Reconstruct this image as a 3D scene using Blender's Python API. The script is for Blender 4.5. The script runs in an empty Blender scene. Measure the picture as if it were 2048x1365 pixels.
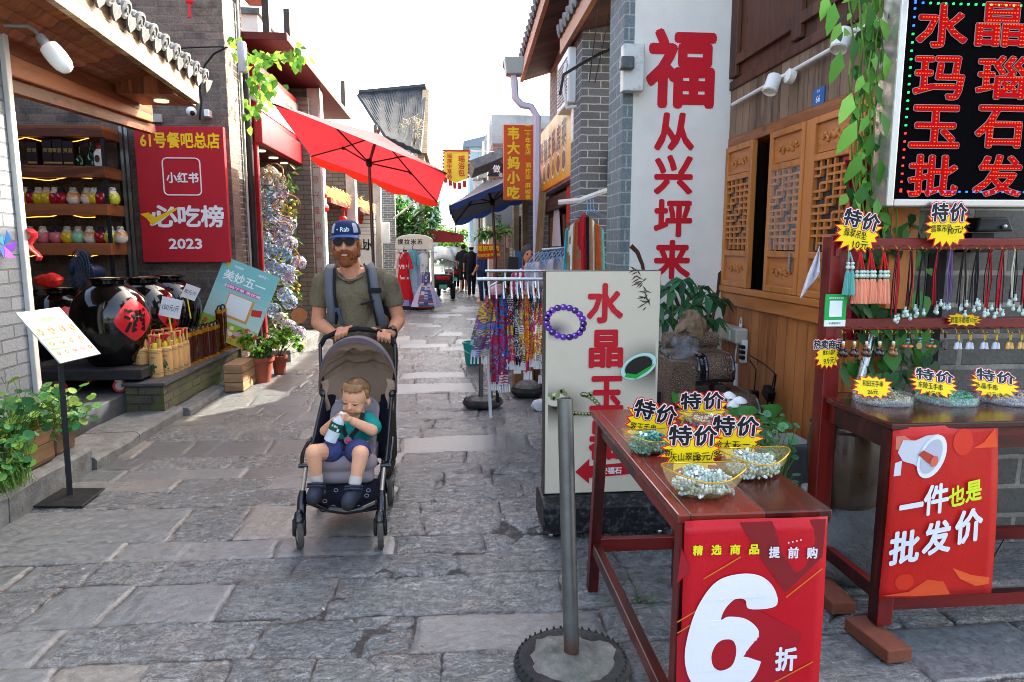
import bpy, bmesh, math, random
from math import sin, cos, pi, radians, sqrt, atan2, hypot
from mathutils import Vector as V, Matrix, noise as mnoise
random.seed(7)
S = bpy.context.scene
COL = S.collection
# ------------------------------------------------------------------ camera, sky, sun, exposure
H = 1.67; FPX = 1365.3; PIT = radians(8.0); YAW = radians(4.93)
cam = bpy.data.objects.new("camera", bpy.data.cameras.new("camera")); COL.objects.link(cam)
cam.location = (0, 0, H); cam.rotation_euler = (pi/2-PIT, 0, -YAW)
cam.data.lens = 24; cam.data.sensor_width = 36; cam.data.clip_start = .05; cam.data.clip_end = 3000
S.camera = cam
SUN_AZ = radians(45); SUN_EL = radians(36)          # azimuth from +Y (down the street) towards +X
SUND = V((sin(SUN_AZ)*cos(SUN_EL), cos(SUN_AZ)*cos(SUN_EL), sin(SUN_EL)))
W = bpy.data.worlds.new("World"); S.world = W; W.use_nodes = True
nt = W.node_tree; nt.nodes.clear()
sky = nt.nodes.new("ShaderNodeTexSky"); sky.sky_type = 'NISHITA'; sky.sun_disc = False
sky.sun_elevation = SUN_EL; sky.sun_rotation = SUN_AZ; sky.dust_density = 5.0; sky.air_density = .8; sky.ozone_density = .4
bg = nt.nodes.new("ShaderNodeBackground"); bg.inputs[1].default_value = .15
wo = nt.nodes.new("ShaderNodeOutputWorld")
tint = nt.nodes.new('ShaderNodeMix'); tint.data_type = 'RGBA'; tint.blend_type = 'MULTIPLY'; tint.inputs[0].default_value = 1; tint.inputs[7].default_value = (1.0, .97, .89, 1)
nt.links.new(sky.outputs[0], tint.inputs[6]); nt.links.new(tint.outputs[2], bg.inputs[0]); nt.links.new(bg.outputs[0], wo.inputs[0])
sl = bpy.data.lights.new("sun", 'SUN'); sl.energy = 2.6; sl.angle = radians(.6); sl.color = (1, .93, .80)
so = bpy.data.objects.new("sun", sl); COL.objects.link(so); so.location = SUND*60
so.rotation_euler = SUND.to_track_quat('Z', 'Y').to_euler()
vs = S.view_settings; vs.view_transform = 'Standard'; vs.look = 'None'; vs.gamma = 1; vs.use_curve_mapping = False
vs.exposure = 3.05
S.cycles.max_bounces = 10; S.cycles.diffuse_bounces = 5; S.cycles.glossy_bounces = 4
S.cycles.transparent_max_bounces = 16; S.cycles.transmission_bounces = 8
S.cycles.use_denoising = True; S.cycles.filter_width = .95
# ------------------------------------------------------------------ pixel (2048-wide photograph) -> world point
FW = V((sin(YAW)*cos(PIT), cos(YAW)*cos(PIT), -sin(PIT))); RT = V((cos(YAW), -sin(YAW), 0)); UP = RT.cross(FW)
def ray(px, py): return FW + RT*((px-1024)/FPX) + UP*((682.5-py)/FPX)
def G(px, py, z=0):
    d = ray(px, py); return V((0, 0, H)) + d*((z-H)/d.z)
def Yp(px, py, y):
    d = ray(px, py); return V((0, 0, H)) + d*(y/d.y)
def Xp(px, py, x):
    d = ray(px, py); return V((0, 0, H)) + d*(x/d.x)
# ------------------------------------------------------------------ colours
def c(h):
    h = h.lstrip('#'); r = []
    for i in (0, 2, 4):
        s = int(h[i:i+2], 16)/255; r.append(s/12.92 if s <= .04045 else ((s+.055)/1.055)**2.4)
    return (r[0], r[1], r[2], 1)
def mixc(a, b, t): return tuple(a[i]*(1-t)+b[i]*t for i in range(4))
def jit(a, s=.15, r=random): 
    k = 1+r.uniform(-s, s); return tuple(min(1, max(0, x*k*(1+r.uniform(-s, s)*.4))) for x in a[:3])+(1,)
# ------------------------------------------------------------------ materials
class NT:
    def __init__(s, name):
        s.m = bpy.data.materials.new(name); s.m.use_nodes = True; s.t = s.m.node_tree; s.t.nodes.clear()
        s.out = s.n("ShaderNodeOutputMaterial"); s.b = s.n("ShaderNodeBsdfPrincipled"); s.l(s.b, 0, s.out, 0)
    def n(s, t, **k):
        x = s.t.nodes.new(t)
        for a, b in k.items():
            if a.startswith('i_'):
                key = a[2:]; x.inputs[int(key) if key.isdigit() else key].default_value = b
            else: setattr(x, a, b)
        return x
    def l(s, a, ao, b, bi): s.t.links.new(a.outputs[2 if a.bl_idname == 'ShaderNodeMix' else ao], b.inputs[bi])
    def tex(s, scale=1., kind='Object', stretch=(1, 1, 1)):
        tc = s.n("ShaderNodeTexCoord"); mp = s.n("ShaderNodeMapping"); mp.inputs['Scale'].default_value = [scale*q for q in stretch]
        s.l(tc, kind, mp, 0); return mp
    def noise(s, vec, scale=5, detail=6, rough=.6, dist=0):
        x = s.n("ShaderNodeTexNoise"); x.inputs['Scale'].default_value = scale; x.inputs['Detail'].default_value = detail
        x.inputs['Roughness'].default_value = rough; x.inputs['Distortion'].default_value = dist
        if vec: s.l(vec, 0, x, 'Vector')
        return x
    def ramp(s, src, stops, o=0, interp='LINEAR'):
        r = s.n("ShaderNodeValToRGB"); e = r.color_ramp.elements; r.color_ramp.interpolation = interp
        while len(e) < len(stops): e.new(.5)
        for i, (p, q) in enumerate(stops):
            e[i].position = p; e[i].color = q if hasattr(q, '__len__') else (q, q, q, 1)
        s.l(src, o, r, 0); return r
    def mix(s, f, a, b, blend='MIX'):
        x = s.n("ShaderNodeMix", data_type='RGBA', blend_type=blend)
        for sock, q in ((0, f), (6, a), (7, b)):
            if isinstance(q, tuple) and len(q) == 2: s.l(q[0], q[1], x, sock)
            elif hasattr(q, 'outputs'): s.l(q, 0, x, sock)
            else: x.inputs[sock].default_value = q
        return x
    def math(s, op, a, b=0., cl=False):
        x = s.n("ShaderNodeMath", operation=op, use_clamp=cl)
        for i, q in enumerate((a, b)):
            if isinstance(q, tuple): s.l(q[0], q[1], x, i)
            elif hasattr(q, 'outputs'): s.l(q, 0, x, i)
            else: x.inputs[i].default_value = q
        return x
    def bump(s, h, strength=.3, dist=.01, prev=None, o=0):
        x = s.n("ShaderNodeBump"); x.inputs['Strength'].default_value = strength; x.inputs['Distance'].default_value = dist
        s.l(h, o, x, 'Height')
        if prev: s.l(prev, 0, x, 'Normal')
        return x
MC = {}
def P(name, col=None, rough=.55, metal=0, var=None, bump=None, attr=False, trans=0, ior=1.45, emit=None, spec=None, coat=0, stretch=(1, 1, 1), alpha=1, leafy=0, dirt=None, sheen=0, sss=0):
    if name in MC: return MC[name]
    n = NT(name); b = n.b; b.inputs['Roughness'].default_value = rough; b.inputs['Metallic'].default_value = metal
    col = c(col) if isinstance(col, str) else col
    src = None
    if attr:
        a = n.n("ShaderNodeAttribute", attribute_name="Col"); src = a
    elif col: b.inputs['Base Color'].default_value = col
    mp = n.tex(1, 'Object', stretch) if (var or bump or dirt) else None
    if var:
        ns = n.noise(mp, var[0], 5, .62); k = n.ramp(ns, [(.28, 1-var[1]), (.72, 1+var[1]*.6)])
        src = n.mix(1., src or col, k, 'MULTIPLY')
    if dirt:   # (scale, amount, colour): stains with a shape of their own
        ns = n.noise(mp, dirt[0], 7, .7); k = n.ramp(ns, [(.5, 0.), (.72, dirt[1])])
        src = n.mix(k, src or col, c(dirt[2]))
    if src: n.l(src, 0 if src.bl_idname != 'ShaderNodeMix' else 2, b, 'Base Color')
    if bump:
        nb = n.noise(mp, bump[0], 6, .65); bp = n.bump(nb, bump[1], bump[2] if len(bump) > 2 else .01); n.l(bp, 0, b, 'Normal')
        rr = n.ramp(nb, [(.3, max(0, rough-.12)), (.7, min(1, rough+.12))]); n.l(rr, 0, b, 'Roughness')
    if trans: b.inputs['Transmission Weight'].default_value = trans
    b.inputs['IOR'].default_value = ior
    if emit: b.inputs['Emission Color'].default_value = c(emit[0]); b.inputs['Emission Strength'].default_value = emit[1]
    b.inputs['Specular IOR Level'].default_value = spec if spec is not None else (.5 if (metal or coat or rough < .3) else .28)
    if coat: b.inputs['Coat Weight'].default_value = coat; b.inputs['Coat Roughness'].default_value = .08
    if alpha < 1: b.inputs['Alpha'].default_value = alpha
    if sheen: b.inputs['Sheen Weight'].default_value = sheen
    if sss:
        b.inputs['Subsurface Weight'].default_value = sss; b.inputs['Subsurface Radius'].default_value = (.012, .005, .003); b.inputs['Subsurface Scale'].default_value = 1
    if leafy:
        t = n.n("ShaderNodeBsdfTranslucent"); mx = n.n("ShaderNodeMixShader"); mx.inputs[0].default_value = leafy
        if src: n.l(src, 0 if src.bl_idname != 'ShaderNodeMix' else 2, t, 0)
        else: t.inputs[0].default_value = col
        n.l(b, 0, mx, 1); n.l(t, 0, mx, 2); n.l(mx, 0, n.out, 0)
    MC[name] = n.m; return n.m
def wood(name, c1, c2, grain=14, rough=.45, plank=None, vertical=True, coat=0, knots=True, kind='UV'):
    """plank: board width in m (UV metres; boards run along v when vertical)."""
    if name in MC: return MC[name]
    n = NT(name); c1 = c(c1); c2 = c(c2)
    tc = n.n("ShaderNodeTexCoord"); sep = n.n("ShaderNodeSeparateXYZ"); n.l(tc, kind, sep, 0)
    u, v = (0, 1) if vertical else (1, 0)
    w = plank or .6
    idx = n.math('FLOOR', n.math('DIVIDE', (sep, u), w))
    comb = n.n("ShaderNodeCombineXYZ"); n.l(sep, u, comb, 0)
    vv = n.math('ADD', n.math('MULTIPLY', (sep, v), .12), n.math('MULTIPLY', idx, 3.37)); n.l(vv, 0, comb, 1); n.l(idx, 0, comb, 2)
    g = n.noise(comb, grain, 8, .6, 1.2); g2 = n.noise(comb, grain*6, 4, .6)
    wn = n.n("ShaderNodeTexWhiteNoise", noise_dimensions='1D'); n.l(idx, 0, wn, 'W')
    k = n.math('ADD', n.math('MULTIPLY', (g, 0), .9), n.math('MULTIPLY', (g2, 0), .25))
    k2 = n.math('ADD', k, n.math('MULTIPLY', n.math('SUBTRACT', (wn, 0), .5), .34))
    r = n.ramp(k2, [(.40, c2), (.56, mixc(c1, c2, .4)), (.72, c1)])
    fr = n.math('FRACT', n.math('DIVIDE', (sep, u), w))
    ed = n.math('MINIMUM', fr, n.math('SUBTRACT', 1., fr)); edm = n.math('MULTIPLY', ed, w)
    gap = n.ramp(edm, [(.0, 0.), (.004, 1.)])
    colr = r
    if knots:
        cm = n.n("ShaderNodeCombineXYZ"); n.l(sep, u, cm, 0); n.l(n.math('MULTIPLY', (sep, v), .6), 0, cm, 1)
        vo = n.n("ShaderNodeTexVoronoi"); vo.inputs['Scale'].default_value = 4.5; n.l(cm, 0, vo, 'Vector')
        kn = n.ramp(vo, [(.05, 1.), (.12, 0.)]); colr = n.mix(kn, r, mixc(c2, (.02, .01, .005, 1), .5)); colo = 2
    else: colo = 0
    if plank:
        mm = n.mix(gap, (.02, .012, .008, 1), (colr, colo)); n.l(mm, 2, n.b, 'Base Color')
    else: n.l(colr, colo, n.b, 'Base Color')
    bp = n.bump(g2, .12, .004)
    if plank: bp = n.bump(gap, .6, .006, bp)
    n.l(bp, 0, n.b, 'Normal'); n.b.inputs['Roughness'].default_value = rough; n.b.inputs['Specular IOR Level'].default_value = .3
    if coat: n.b.inputs['Coat Weight'].default_value = coat*.5; n.b.inputs['Coat Roughness'].default_value = .15
    MC[name] = n.m; return n.m
def brick(name, c1, c2, mortar, bw=.26, bh=.085, ms=.012, rough=.85, stain='#2a2620', stain_amt=.5, bumpk=.7, var=.5, moss=None):
    if name in MC: return MC[name]
    n = NT(name); tc = n.n("ShaderNodeTexCoord")
    nv = n.noise(tc, 9, 3); n.t.links.new(tc.outputs['UV'], nv.inputs['Vector'])
    vm = n.n("ShaderNodeVectorMath", operation='SCALE'); vm.inputs[3].default_value = .012; n.l(nv, 1, vm, 0)
    va = n.n("ShaderNodeVectorMath", operation='ADD'); n.l(tc, 'UV', va, 0); n.l(vm, 0, va, 1)
    br = n.n("ShaderNodeTexBrick"); br.inputs['Scale'].default_value = 1; br.inputs['Brick Width'].default_value = bw
    br.inputs['Row Height'].default_value = bh; br.inputs['Mortar Size'].default_value = ms; br.inputs['Mortar Smooth'].default_value = .25
    br.inputs['Color1'].default_value = c(c1); br.inputs['Color2'].default_value = c(c2); br.inputs['Mortar'].default_value = c(mortar)
    n.l(va, 0, br, 'Vector')
    n1 = n.noise(None, 3.2, 7, .7); n.t.links.new(tc.outputs['UV'], n1.inputs['Vector'])
    n2 = n.noise(None, 42, 5, .7); n.t.links.new(tc.outputs['UV'], n2.inputs['Vector'])
    k = n.ramp(n2, [(.25, 1-var), (.75, 1.15)]); m1 = n.mix(1., br, k, 'MULTIPLY')
    k2 = n.ramp(n1, [(.48, 0.), (.7, stain_amt)]); m2 = n.mix(k2, (m1, 2), c(stain))
    last = m2
    if moss:
        n3 = n.noise(None, 2.3, 8, .75); n.t.links.new(tc.outputs['UV'], n3.inputs['Vector'])
        last = n.mix(n.ramp(n3, [(.45, 0.), (.62, .85)]), (m2, 2), c(moss))
    n.l(last, 2, n.b, 'Base Color')
    hh = n.math('ADD', n.math('MULTIPLY', (br, 1), -1.), n.math('MULTIPLY', (n2, 0), .5))
    n.l(n.bump(hh, bumpk, .012), 0, n.b, 'Normal'); n.b.inputs['Roughness'].default_value = rough
    MC[name] = n.m; return n.m
PRINT = P('printed_colours', attr=True, rough=.42, bump=(5, .15, .02))
# ------------------------------------------------------------------ mesh builder
GL = {}
def glyph(s, bold=0.):
    """outline of a string as (x, y, layer) points and faces, centred; bold thickens it with copies shifted round a circle"""
    k = (s, bold)
    if k not in GL:
        cu = bpy.data.curves.new('lettering', 'FONT'); cu.body = s; cu.resolution_u = 2
        o = bpy.data.objects.new('lettering', cu); COL.objects.link(o)
        dg = bpy.context.evaluated_depsgraph_get(); dg.update(); me = o.evaluated_get(dg).to_mesh()
        vs_ = [(q.co.x, q.co.y) for q in me.vertices]; fs = [tuple(p.vertices) for p in me.polygons]
        o.evaluated_get(dg).to_mesh_clear(); bpy.data.objects.remove(o); bpy.data.curves.remove(cu)
        x0 = min(q[0] for q in vs_); x1 = max(q[0] for q in vs_); y0 = min(q[1] for q in vs_); y1 = max(q[1] for q in vs_)
        cx, cy = (x0+x1)/2, (y0+y1)/2; V0 = [(a-cx, b-cy) for a, b in vs_]; n = 0 if bold <= 0 else (8 if bold < .06 else 14)
        vv = [(a, b, 0) for a, b in V0]; ff = list(fs)
        for j in range(n):
            dx, dy = bold*cos(2*pi*j/n), bold*sin(2*pi*j/n); m = len(vv); vv += [(a+dx, b+dy, (j+1)/n) for a, b in V0]; ff += [tuple(q+m for q in f) for f in fs]
        GL[k] = (vv, ff, x1-x0+2*max(0, bold), y1-y0+2*max(0, bold))
    return GL[k]
def rotz(a): return Matrix.Rotation(a, 3, 'Z')
def frame(d, up=V((0, 0, 1))):
    d = V(d).normalized(); x = up.cross(d)
    if x.length < 1e-4: x = V((1, 0, 0))
    x.normalize(); return x, d.cross(x), d
class B:
    def __init__(s): s.v = []; s.f = []; s.col = {}; s.cur = None
    def c(s, col): s.cur = c(col) if isinstance(col, str) else col; return s
    def F(s, *idx):
        if s.cur: s.col[len(s.f)] = s.cur
        s.f.append(tuple(idx))
    def A(s, pts):
        i = len(s.v); s.v.extend([V(p) for p in pts]); return i
    def quad(s, a, b, cc, d): i = s.A((a, b, cc, d)); s.F(i, i+1, i+2, i+3)
    def face(s, pts): i = s.A(pts); s.F(*range(i, i+len(pts)))
    def box(s, x0, x1, y0, y1, z0, z1):
        return s.obox(((x0+x1)/2, (y0+y1)/2, (z0+z1)/2), (abs(x1-x0), abs(y1-y0), abs(z1-z0)))
    def obox(s, ctr, size, R=None, taper=1.):
        h = V(size)/2; ctr = V(ctr); pts = []
        for z in (-1, 1):
            k = taper if z > 0 else 1
            for x, y in ((-1, -1), (1, -1), (1, 1), (-1, 1)):
                p = V((x*h.x*k, y*h.y*k, z*h.z)); pts.append(ctr+(R @ p if R else p))
        i = s.A(pts)
        for q in ((3, 2, 1, 0), (4, 5, 6, 7), (0, 1, 5, 4), (1, 2, 6, 5), (2, 3, 7, 6), (3, 0, 4, 7)): s.F(*[i+k for k in q])
        return s
    def bar(s, a, b, w, h=None, up=V((0, 0, 1))):
        a = V(a); b = V(b); x, y, d = frame(b-a, V(up)); R = Matrix((x, y, d)).transposed()
        return s.obox((a+b)/2, (w, h or w, (b-a).length), R)
    def tube(s, pts, r, n=8, cap=True, closed=False):
        pts = [V(p) for p in pts]; m = len(pts); rs = r if hasattr(r, '__len__') else [r]*m
        ref = None; base = len(s.v)
        for k, p in enumerate(pts):
            if closed: d = pts[(k+1) % m]-pts[k-1]
            else: d = pts[min(k+1, m-1)]-pts[max(k-1, 0)]
            d.normalize()
            if ref is None: ref, _, _ = frame(d)
            ref = ref-d*ref.dot(d)
            if ref.length < 1e-5: ref = frame(d)[0]
            ref.normalize(); y = d.cross(ref)
            s.v.extend([p+(ref*cos(2*pi*j/n)+y*sin(2*pi*j/n))*rs[k] for j in range(n)])
        for k in range(m if closed else m-1):
            a = base+k*n; b2 = base+((k+1) % m)*n
            for j in range(n): s.F(a+j, a+(j+1) % n, b2+(j+1) % n, b2+j)
        if cap and not closed:
            s.F(*[base+j for j in range(n)][::-1]); s.F(*[base+(m-1)*n+j for j in range(n)])
        return s
    def lathe(s, prof, ctr=(0, 0, 0), n=24, R=None, sx=1, sy=1, cap=True):
        ctr = V(ctr); base = len(s.v)
        for r, z in prof:
            for j in range(n):
                p = V((r*sx*cos(2*pi*j/n), r*sy*sin(2*pi*j/n), z)); s.v.append(ctr+(R @ p if R else p))
        for k in range(len(prof)-1):
            for j in range(n): s.F(base+k*n+j, base+k*n+(j+1) % n, base+(k+1)*n+(j+1) % n, base+(k+1)*n+j)
        if cap: s.F(*[base+j for j in range(n)][::-1]); s.F(*[base+(len(prof)-1)*n+j for j in range(n)])
        return s
    def ball(s, ctr, r, n=12, m=8, R=None):
        r = V(r) if hasattr(r, '__len__') else V((r, r, r)); ctr = V(ctr); base = len(s.v)
        f = lambda p: ctr+(R @ V((p[0]*r.x, p[1]*r.y, p[2]*r.z)) if R else V((p[0]*r.x, p[1]*r.y, p[2]*r.z)))
        s.v.append(f((0, 0, -1)))
        for k in range(1, m):
            t = -pi/2+pi*k/m
            for j in range(n): s.v.append(f((cos(t)*cos(2*pi*j/n), cos(t)*sin(2*pi*j/n), sin(t))))
        s.v.append(f((0, 0, 1))); top = len(s.v)-1
        for j in range(n):
            s.F(base, base+1+(j+1) % n, base+1+j)
            for k in range(m-2):
                a = base+1+k*n; s.F(a+j, a+(j+1) % n, a+n+(j+1) % n, a+n+j)
            a = base+1+(m-2)*n; s.F(a+j, a+(j+1) % n, top)
        return s
    def cap(s, a, b, ra, rb, n=12):                       # tapered capsule
        a = V(a); b = V(b); x, y, d = frame(b-a); pts = []; rs = []
        for k in range(4): t = pi/2*(1-k/3.); pts.append(a-d*ra*sin(t)*.999); rs.append(max(ra*cos(t), ra*.02))
        for k in range(4): t = pi/2*k/3.; pts.append(b+d*rb*sin(t)*.999); rs.append(max(rb*cos(t), rb*.02))
        return s.tube(pts, rs, n)
    def prism(s, pts, o, ux, uy, th):                     # 2-D outline extruded th along ux x uy
        o = V(o); ux = V(ux); uy = V(uy); nn = ux.cross(uy).normalized()*th; n = len(pts)
        i = s.A([o+ux*p[0]+uy*p[1]+nn for p in pts]); j = s.A([o+ux*p[0]+uy*p[1] for p in pts])
        s.F(*range(i, i+n)); s.F(*range(j+n-1, j-1, -1))
        for k in range(n): s.F(j+k, j+(k+1) % n, i+(k+1) % n, i+k)
        return s
    def flat(s, pts, o, ux, uy, off=0.):
        o = V(o); ux = V(ux); uy = V(uy); nn = ux.cross(uy).normalized()*off
        s.face([o+ux*p[0]+uy*p[1]+nn for p in pts]); return s
    def rect(s, x0, y0, x1, y1, o, ux, uy, off=0.): return s.flat([(x0, y0), (x1, y0), (x1, y1), (x0, y1)], o, ux, uy, off)
    def text(s, t, ctr, ux, uy, w=None, h=None, bold=.02, off=0., rot=0., bb=None):
        g = glyph(t, bold); gw, gh = (g[2], g[3]) if bb is None else bb
        kx = w/gw if w else h/gh; ky = h/gh if h else kx
        ux = V(ux); uy = V(uy); ctr = V(ctr)+ux.cross(uy).normalized()*off
        if rot: ux, uy = ux*cos(rot)+uy*sin(rot), uy*cos(rot)-ux*sin(rot)
        nl = ux.cross(uy).normalized()*.0004; i = s.A([ctr+ux*(a*kx)+uy*(b_*ky)+nl*l_ for a, b_, l_ in g[0]])
        for f in g[1]: s.F(*[i+q for q in f])
        return s
    def grid(s, fn, nu, nv, wrap=False):
        base = len(s.v)
        for a in range(nu):
            for b in range(nv): s.v.append(V(fn(a/(nu if wrap else nu-1), b/(nv-1))))
        for a in range(nu if wrap else nu-1):
            for b in range(nv-1):
                a2 = (a+1) % nu; s.F(base+a*nv+b, base+a2*nv+b, base+a2*nv+b+1, base+a*nv+b+1)
        return s
    def leaf(s, p, d, nrm, L, w, fold=.25, droop=.2):
        p = V(p); x, _, d = frame(d, V(nrm)); u = d.cross(x); m = p+d*L*.42+u*L*.06; t = p+d*L-u*L*droop
        i = s.A((p, m-x*w/2+u*w*fold, p+d*L*.75-x*w*.3+u*w*fold*.5-u*L*droop*.5, t, p+d*L*.75+x*w*.3+u*w*fold*.5-u*L*droop*.5, m+x*w/2+u*w*fold, m))
        s.F(i, i+6, i+1); s.F(i+6, i+3, i+2, i+1); s.F(i, i+5, i+6); s.F(i+6, i+5, i+4, i+3)
        return s
    def disc(s, p, nrm, r, n=9, cup=.2):
        x, y, d = frame(nrm, V((.3, 1, .1))); p = V(p); i = s.A([p-d*r*cup]+[p+(x*cos(2*pi*k/n)+y*sin(2*pi*k/n))*r*(1+.06*sin(k*4.)) for k in range(n)])
        for k in range(n): s.F(i, i+1+k, i+1+(k+1) % n)
        return s
    def build(s, name, mat, parent=None, w=True, smooth=False, bevel=0, ang=40, loc=None, solid=0, sub=0, remesh=0, sm=0, weld=False):
        off = V((0, 0, 0))
        if parent is not None and w:
            q = parent
            while q: off = off+q.location; q = q.parent
        if loc is not None: off = V(loc)
        me = bpy.data.meshes.new(name); me.from_pydata([tuple(p-off) for p in s.v], [], s.f)
        bm = bmesh.new(); bm.from_mesh(me)
        if s.col:
            la = bm.loops.layers.float_color.new("Col"); bm.faces.ensure_lookup_table()
            for i, f in enumerate(bm.faces):
                q = s.col.get(i, (.5, .5, .5, 1))
                for lp in f.loops: lp[la] = q
        if weld: bmesh.ops.remove_doubles(bm, verts=bm.verts, dist=1e-4)
        bmesh.ops.recalc_face_normals(bm, faces=bm.faces)
        uvl = bm.loops.layers.uv.new("UVMap")
        for f in bm.faces:
            nn = f.normal; ax = max(range(3), key=lambda k: abs(nn[k]))
            for lp in f.loops:
                p = lp.vert.co+off; lp[uvl].uv = (p.y, p.z) if ax == 0 else ((p.x, p.z) if ax == 1 else (p.x, p.y))
            f.smooth = smooth
        bm.to_mesh(me); bm.free()
        if smooth and not remesh: me.set_sharp_from_angle(angle=radians(ang))
        for m_ in (mat if isinstance(mat, (list, tuple)) else [mat]): me.materials.append(m_)
        o = bpy.data.objects.new(name, me); COL.objects.link(o); o.parent = parent
        if loc is not None: o.location = V(loc)
        if remesh:
            md = o.modifiers.new("remesh", 'REMESH'); md.mode = 'VOXEL'; md.voxel_size = remesh; md.use_smooth_shade = True
            if sm: q = o.modifiers.new("smooth", 'SMOOTH'); q.factor = .5; q.iterations = sm
        if solid: md = o.modifiers.new("solid", 'SOLIDIFY'); md.thickness = solid; md.offset = 0
        if bevel: md = o.modifiers.new("bevel", 'BEVEL'); md.width = bevel; md.segments = 2; md.limit_method = 'ANGLE'; md.angle_limit = radians(50)
        if sub: md = o.modifiers.new("sub", 'SUBSURF'); md.levels = sub; md.render_levels = sub
        return o
def tag(o, label, cat, group=None, kind=None):
    o['label'] = label; o['category'] = cat
    if group: o['group'] = group
    if kind: o['kind'] = kind
    return o
def thing(name, label, cat, loc=(0, 0, 0), rz=0, group=None):
    o = bpy.data.objects.new(name, None); COL.objects.link(o); o.location = V(loc); o.rotation_euler = (0, 0, rz); o.empty_display_size = .1
    return tag(o, label, cat, group)
def struct(o): o['kind'] = 'structure'; return o
def one(b, name, mat, label, cat, loc, group=None, **k):
    return tag(b.build(name, mat, None, loc=loc, **k), label, cat, group)
def copy_thing(src, loc, rz=None, label=None):
    r = src.copy(); COL.objects.link(r); r.location = V(loc)
    if rz is not None: r.rotation_euler = (0, 0, rz)
    if label: r['label'] = label
    for ch in src.children:
        q = ch.copy(); COL.objects.link(q); q.parent = r
        for g in ch.children: h = g.copy(); COL.objects.link(h); h.parent = q
    return r
ORD = 'first second third fourth fifth sixth seventh eighth ninth tenth eleventh twelfth thirteenth fourteenth fifteenth sixteenth seventeenth eighteenth nineteenth twentieth'.split()
X1, Y1, Z1 = V((1, 0, 0)), V((0, 1, 0)), V((0, 0, 1))
STEEL = P('brushed_steel', '#b8bbbd', .32, 1, bump=(60, .05)); BLK = P('black_plastic', '#101113', .42, bump=(80, .05)); WHT = P('white_plastic', '#e2e2dd', .4)
DKM = P('dark_metal', '#26282b', .45, .6, bump=(50, .08)); IRON = P('grey_iron', '#5a5c5c', .5, .7, var=(12, .3), bump=(40, .1), dirt=(6, .5, '#4a3526'))
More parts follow.
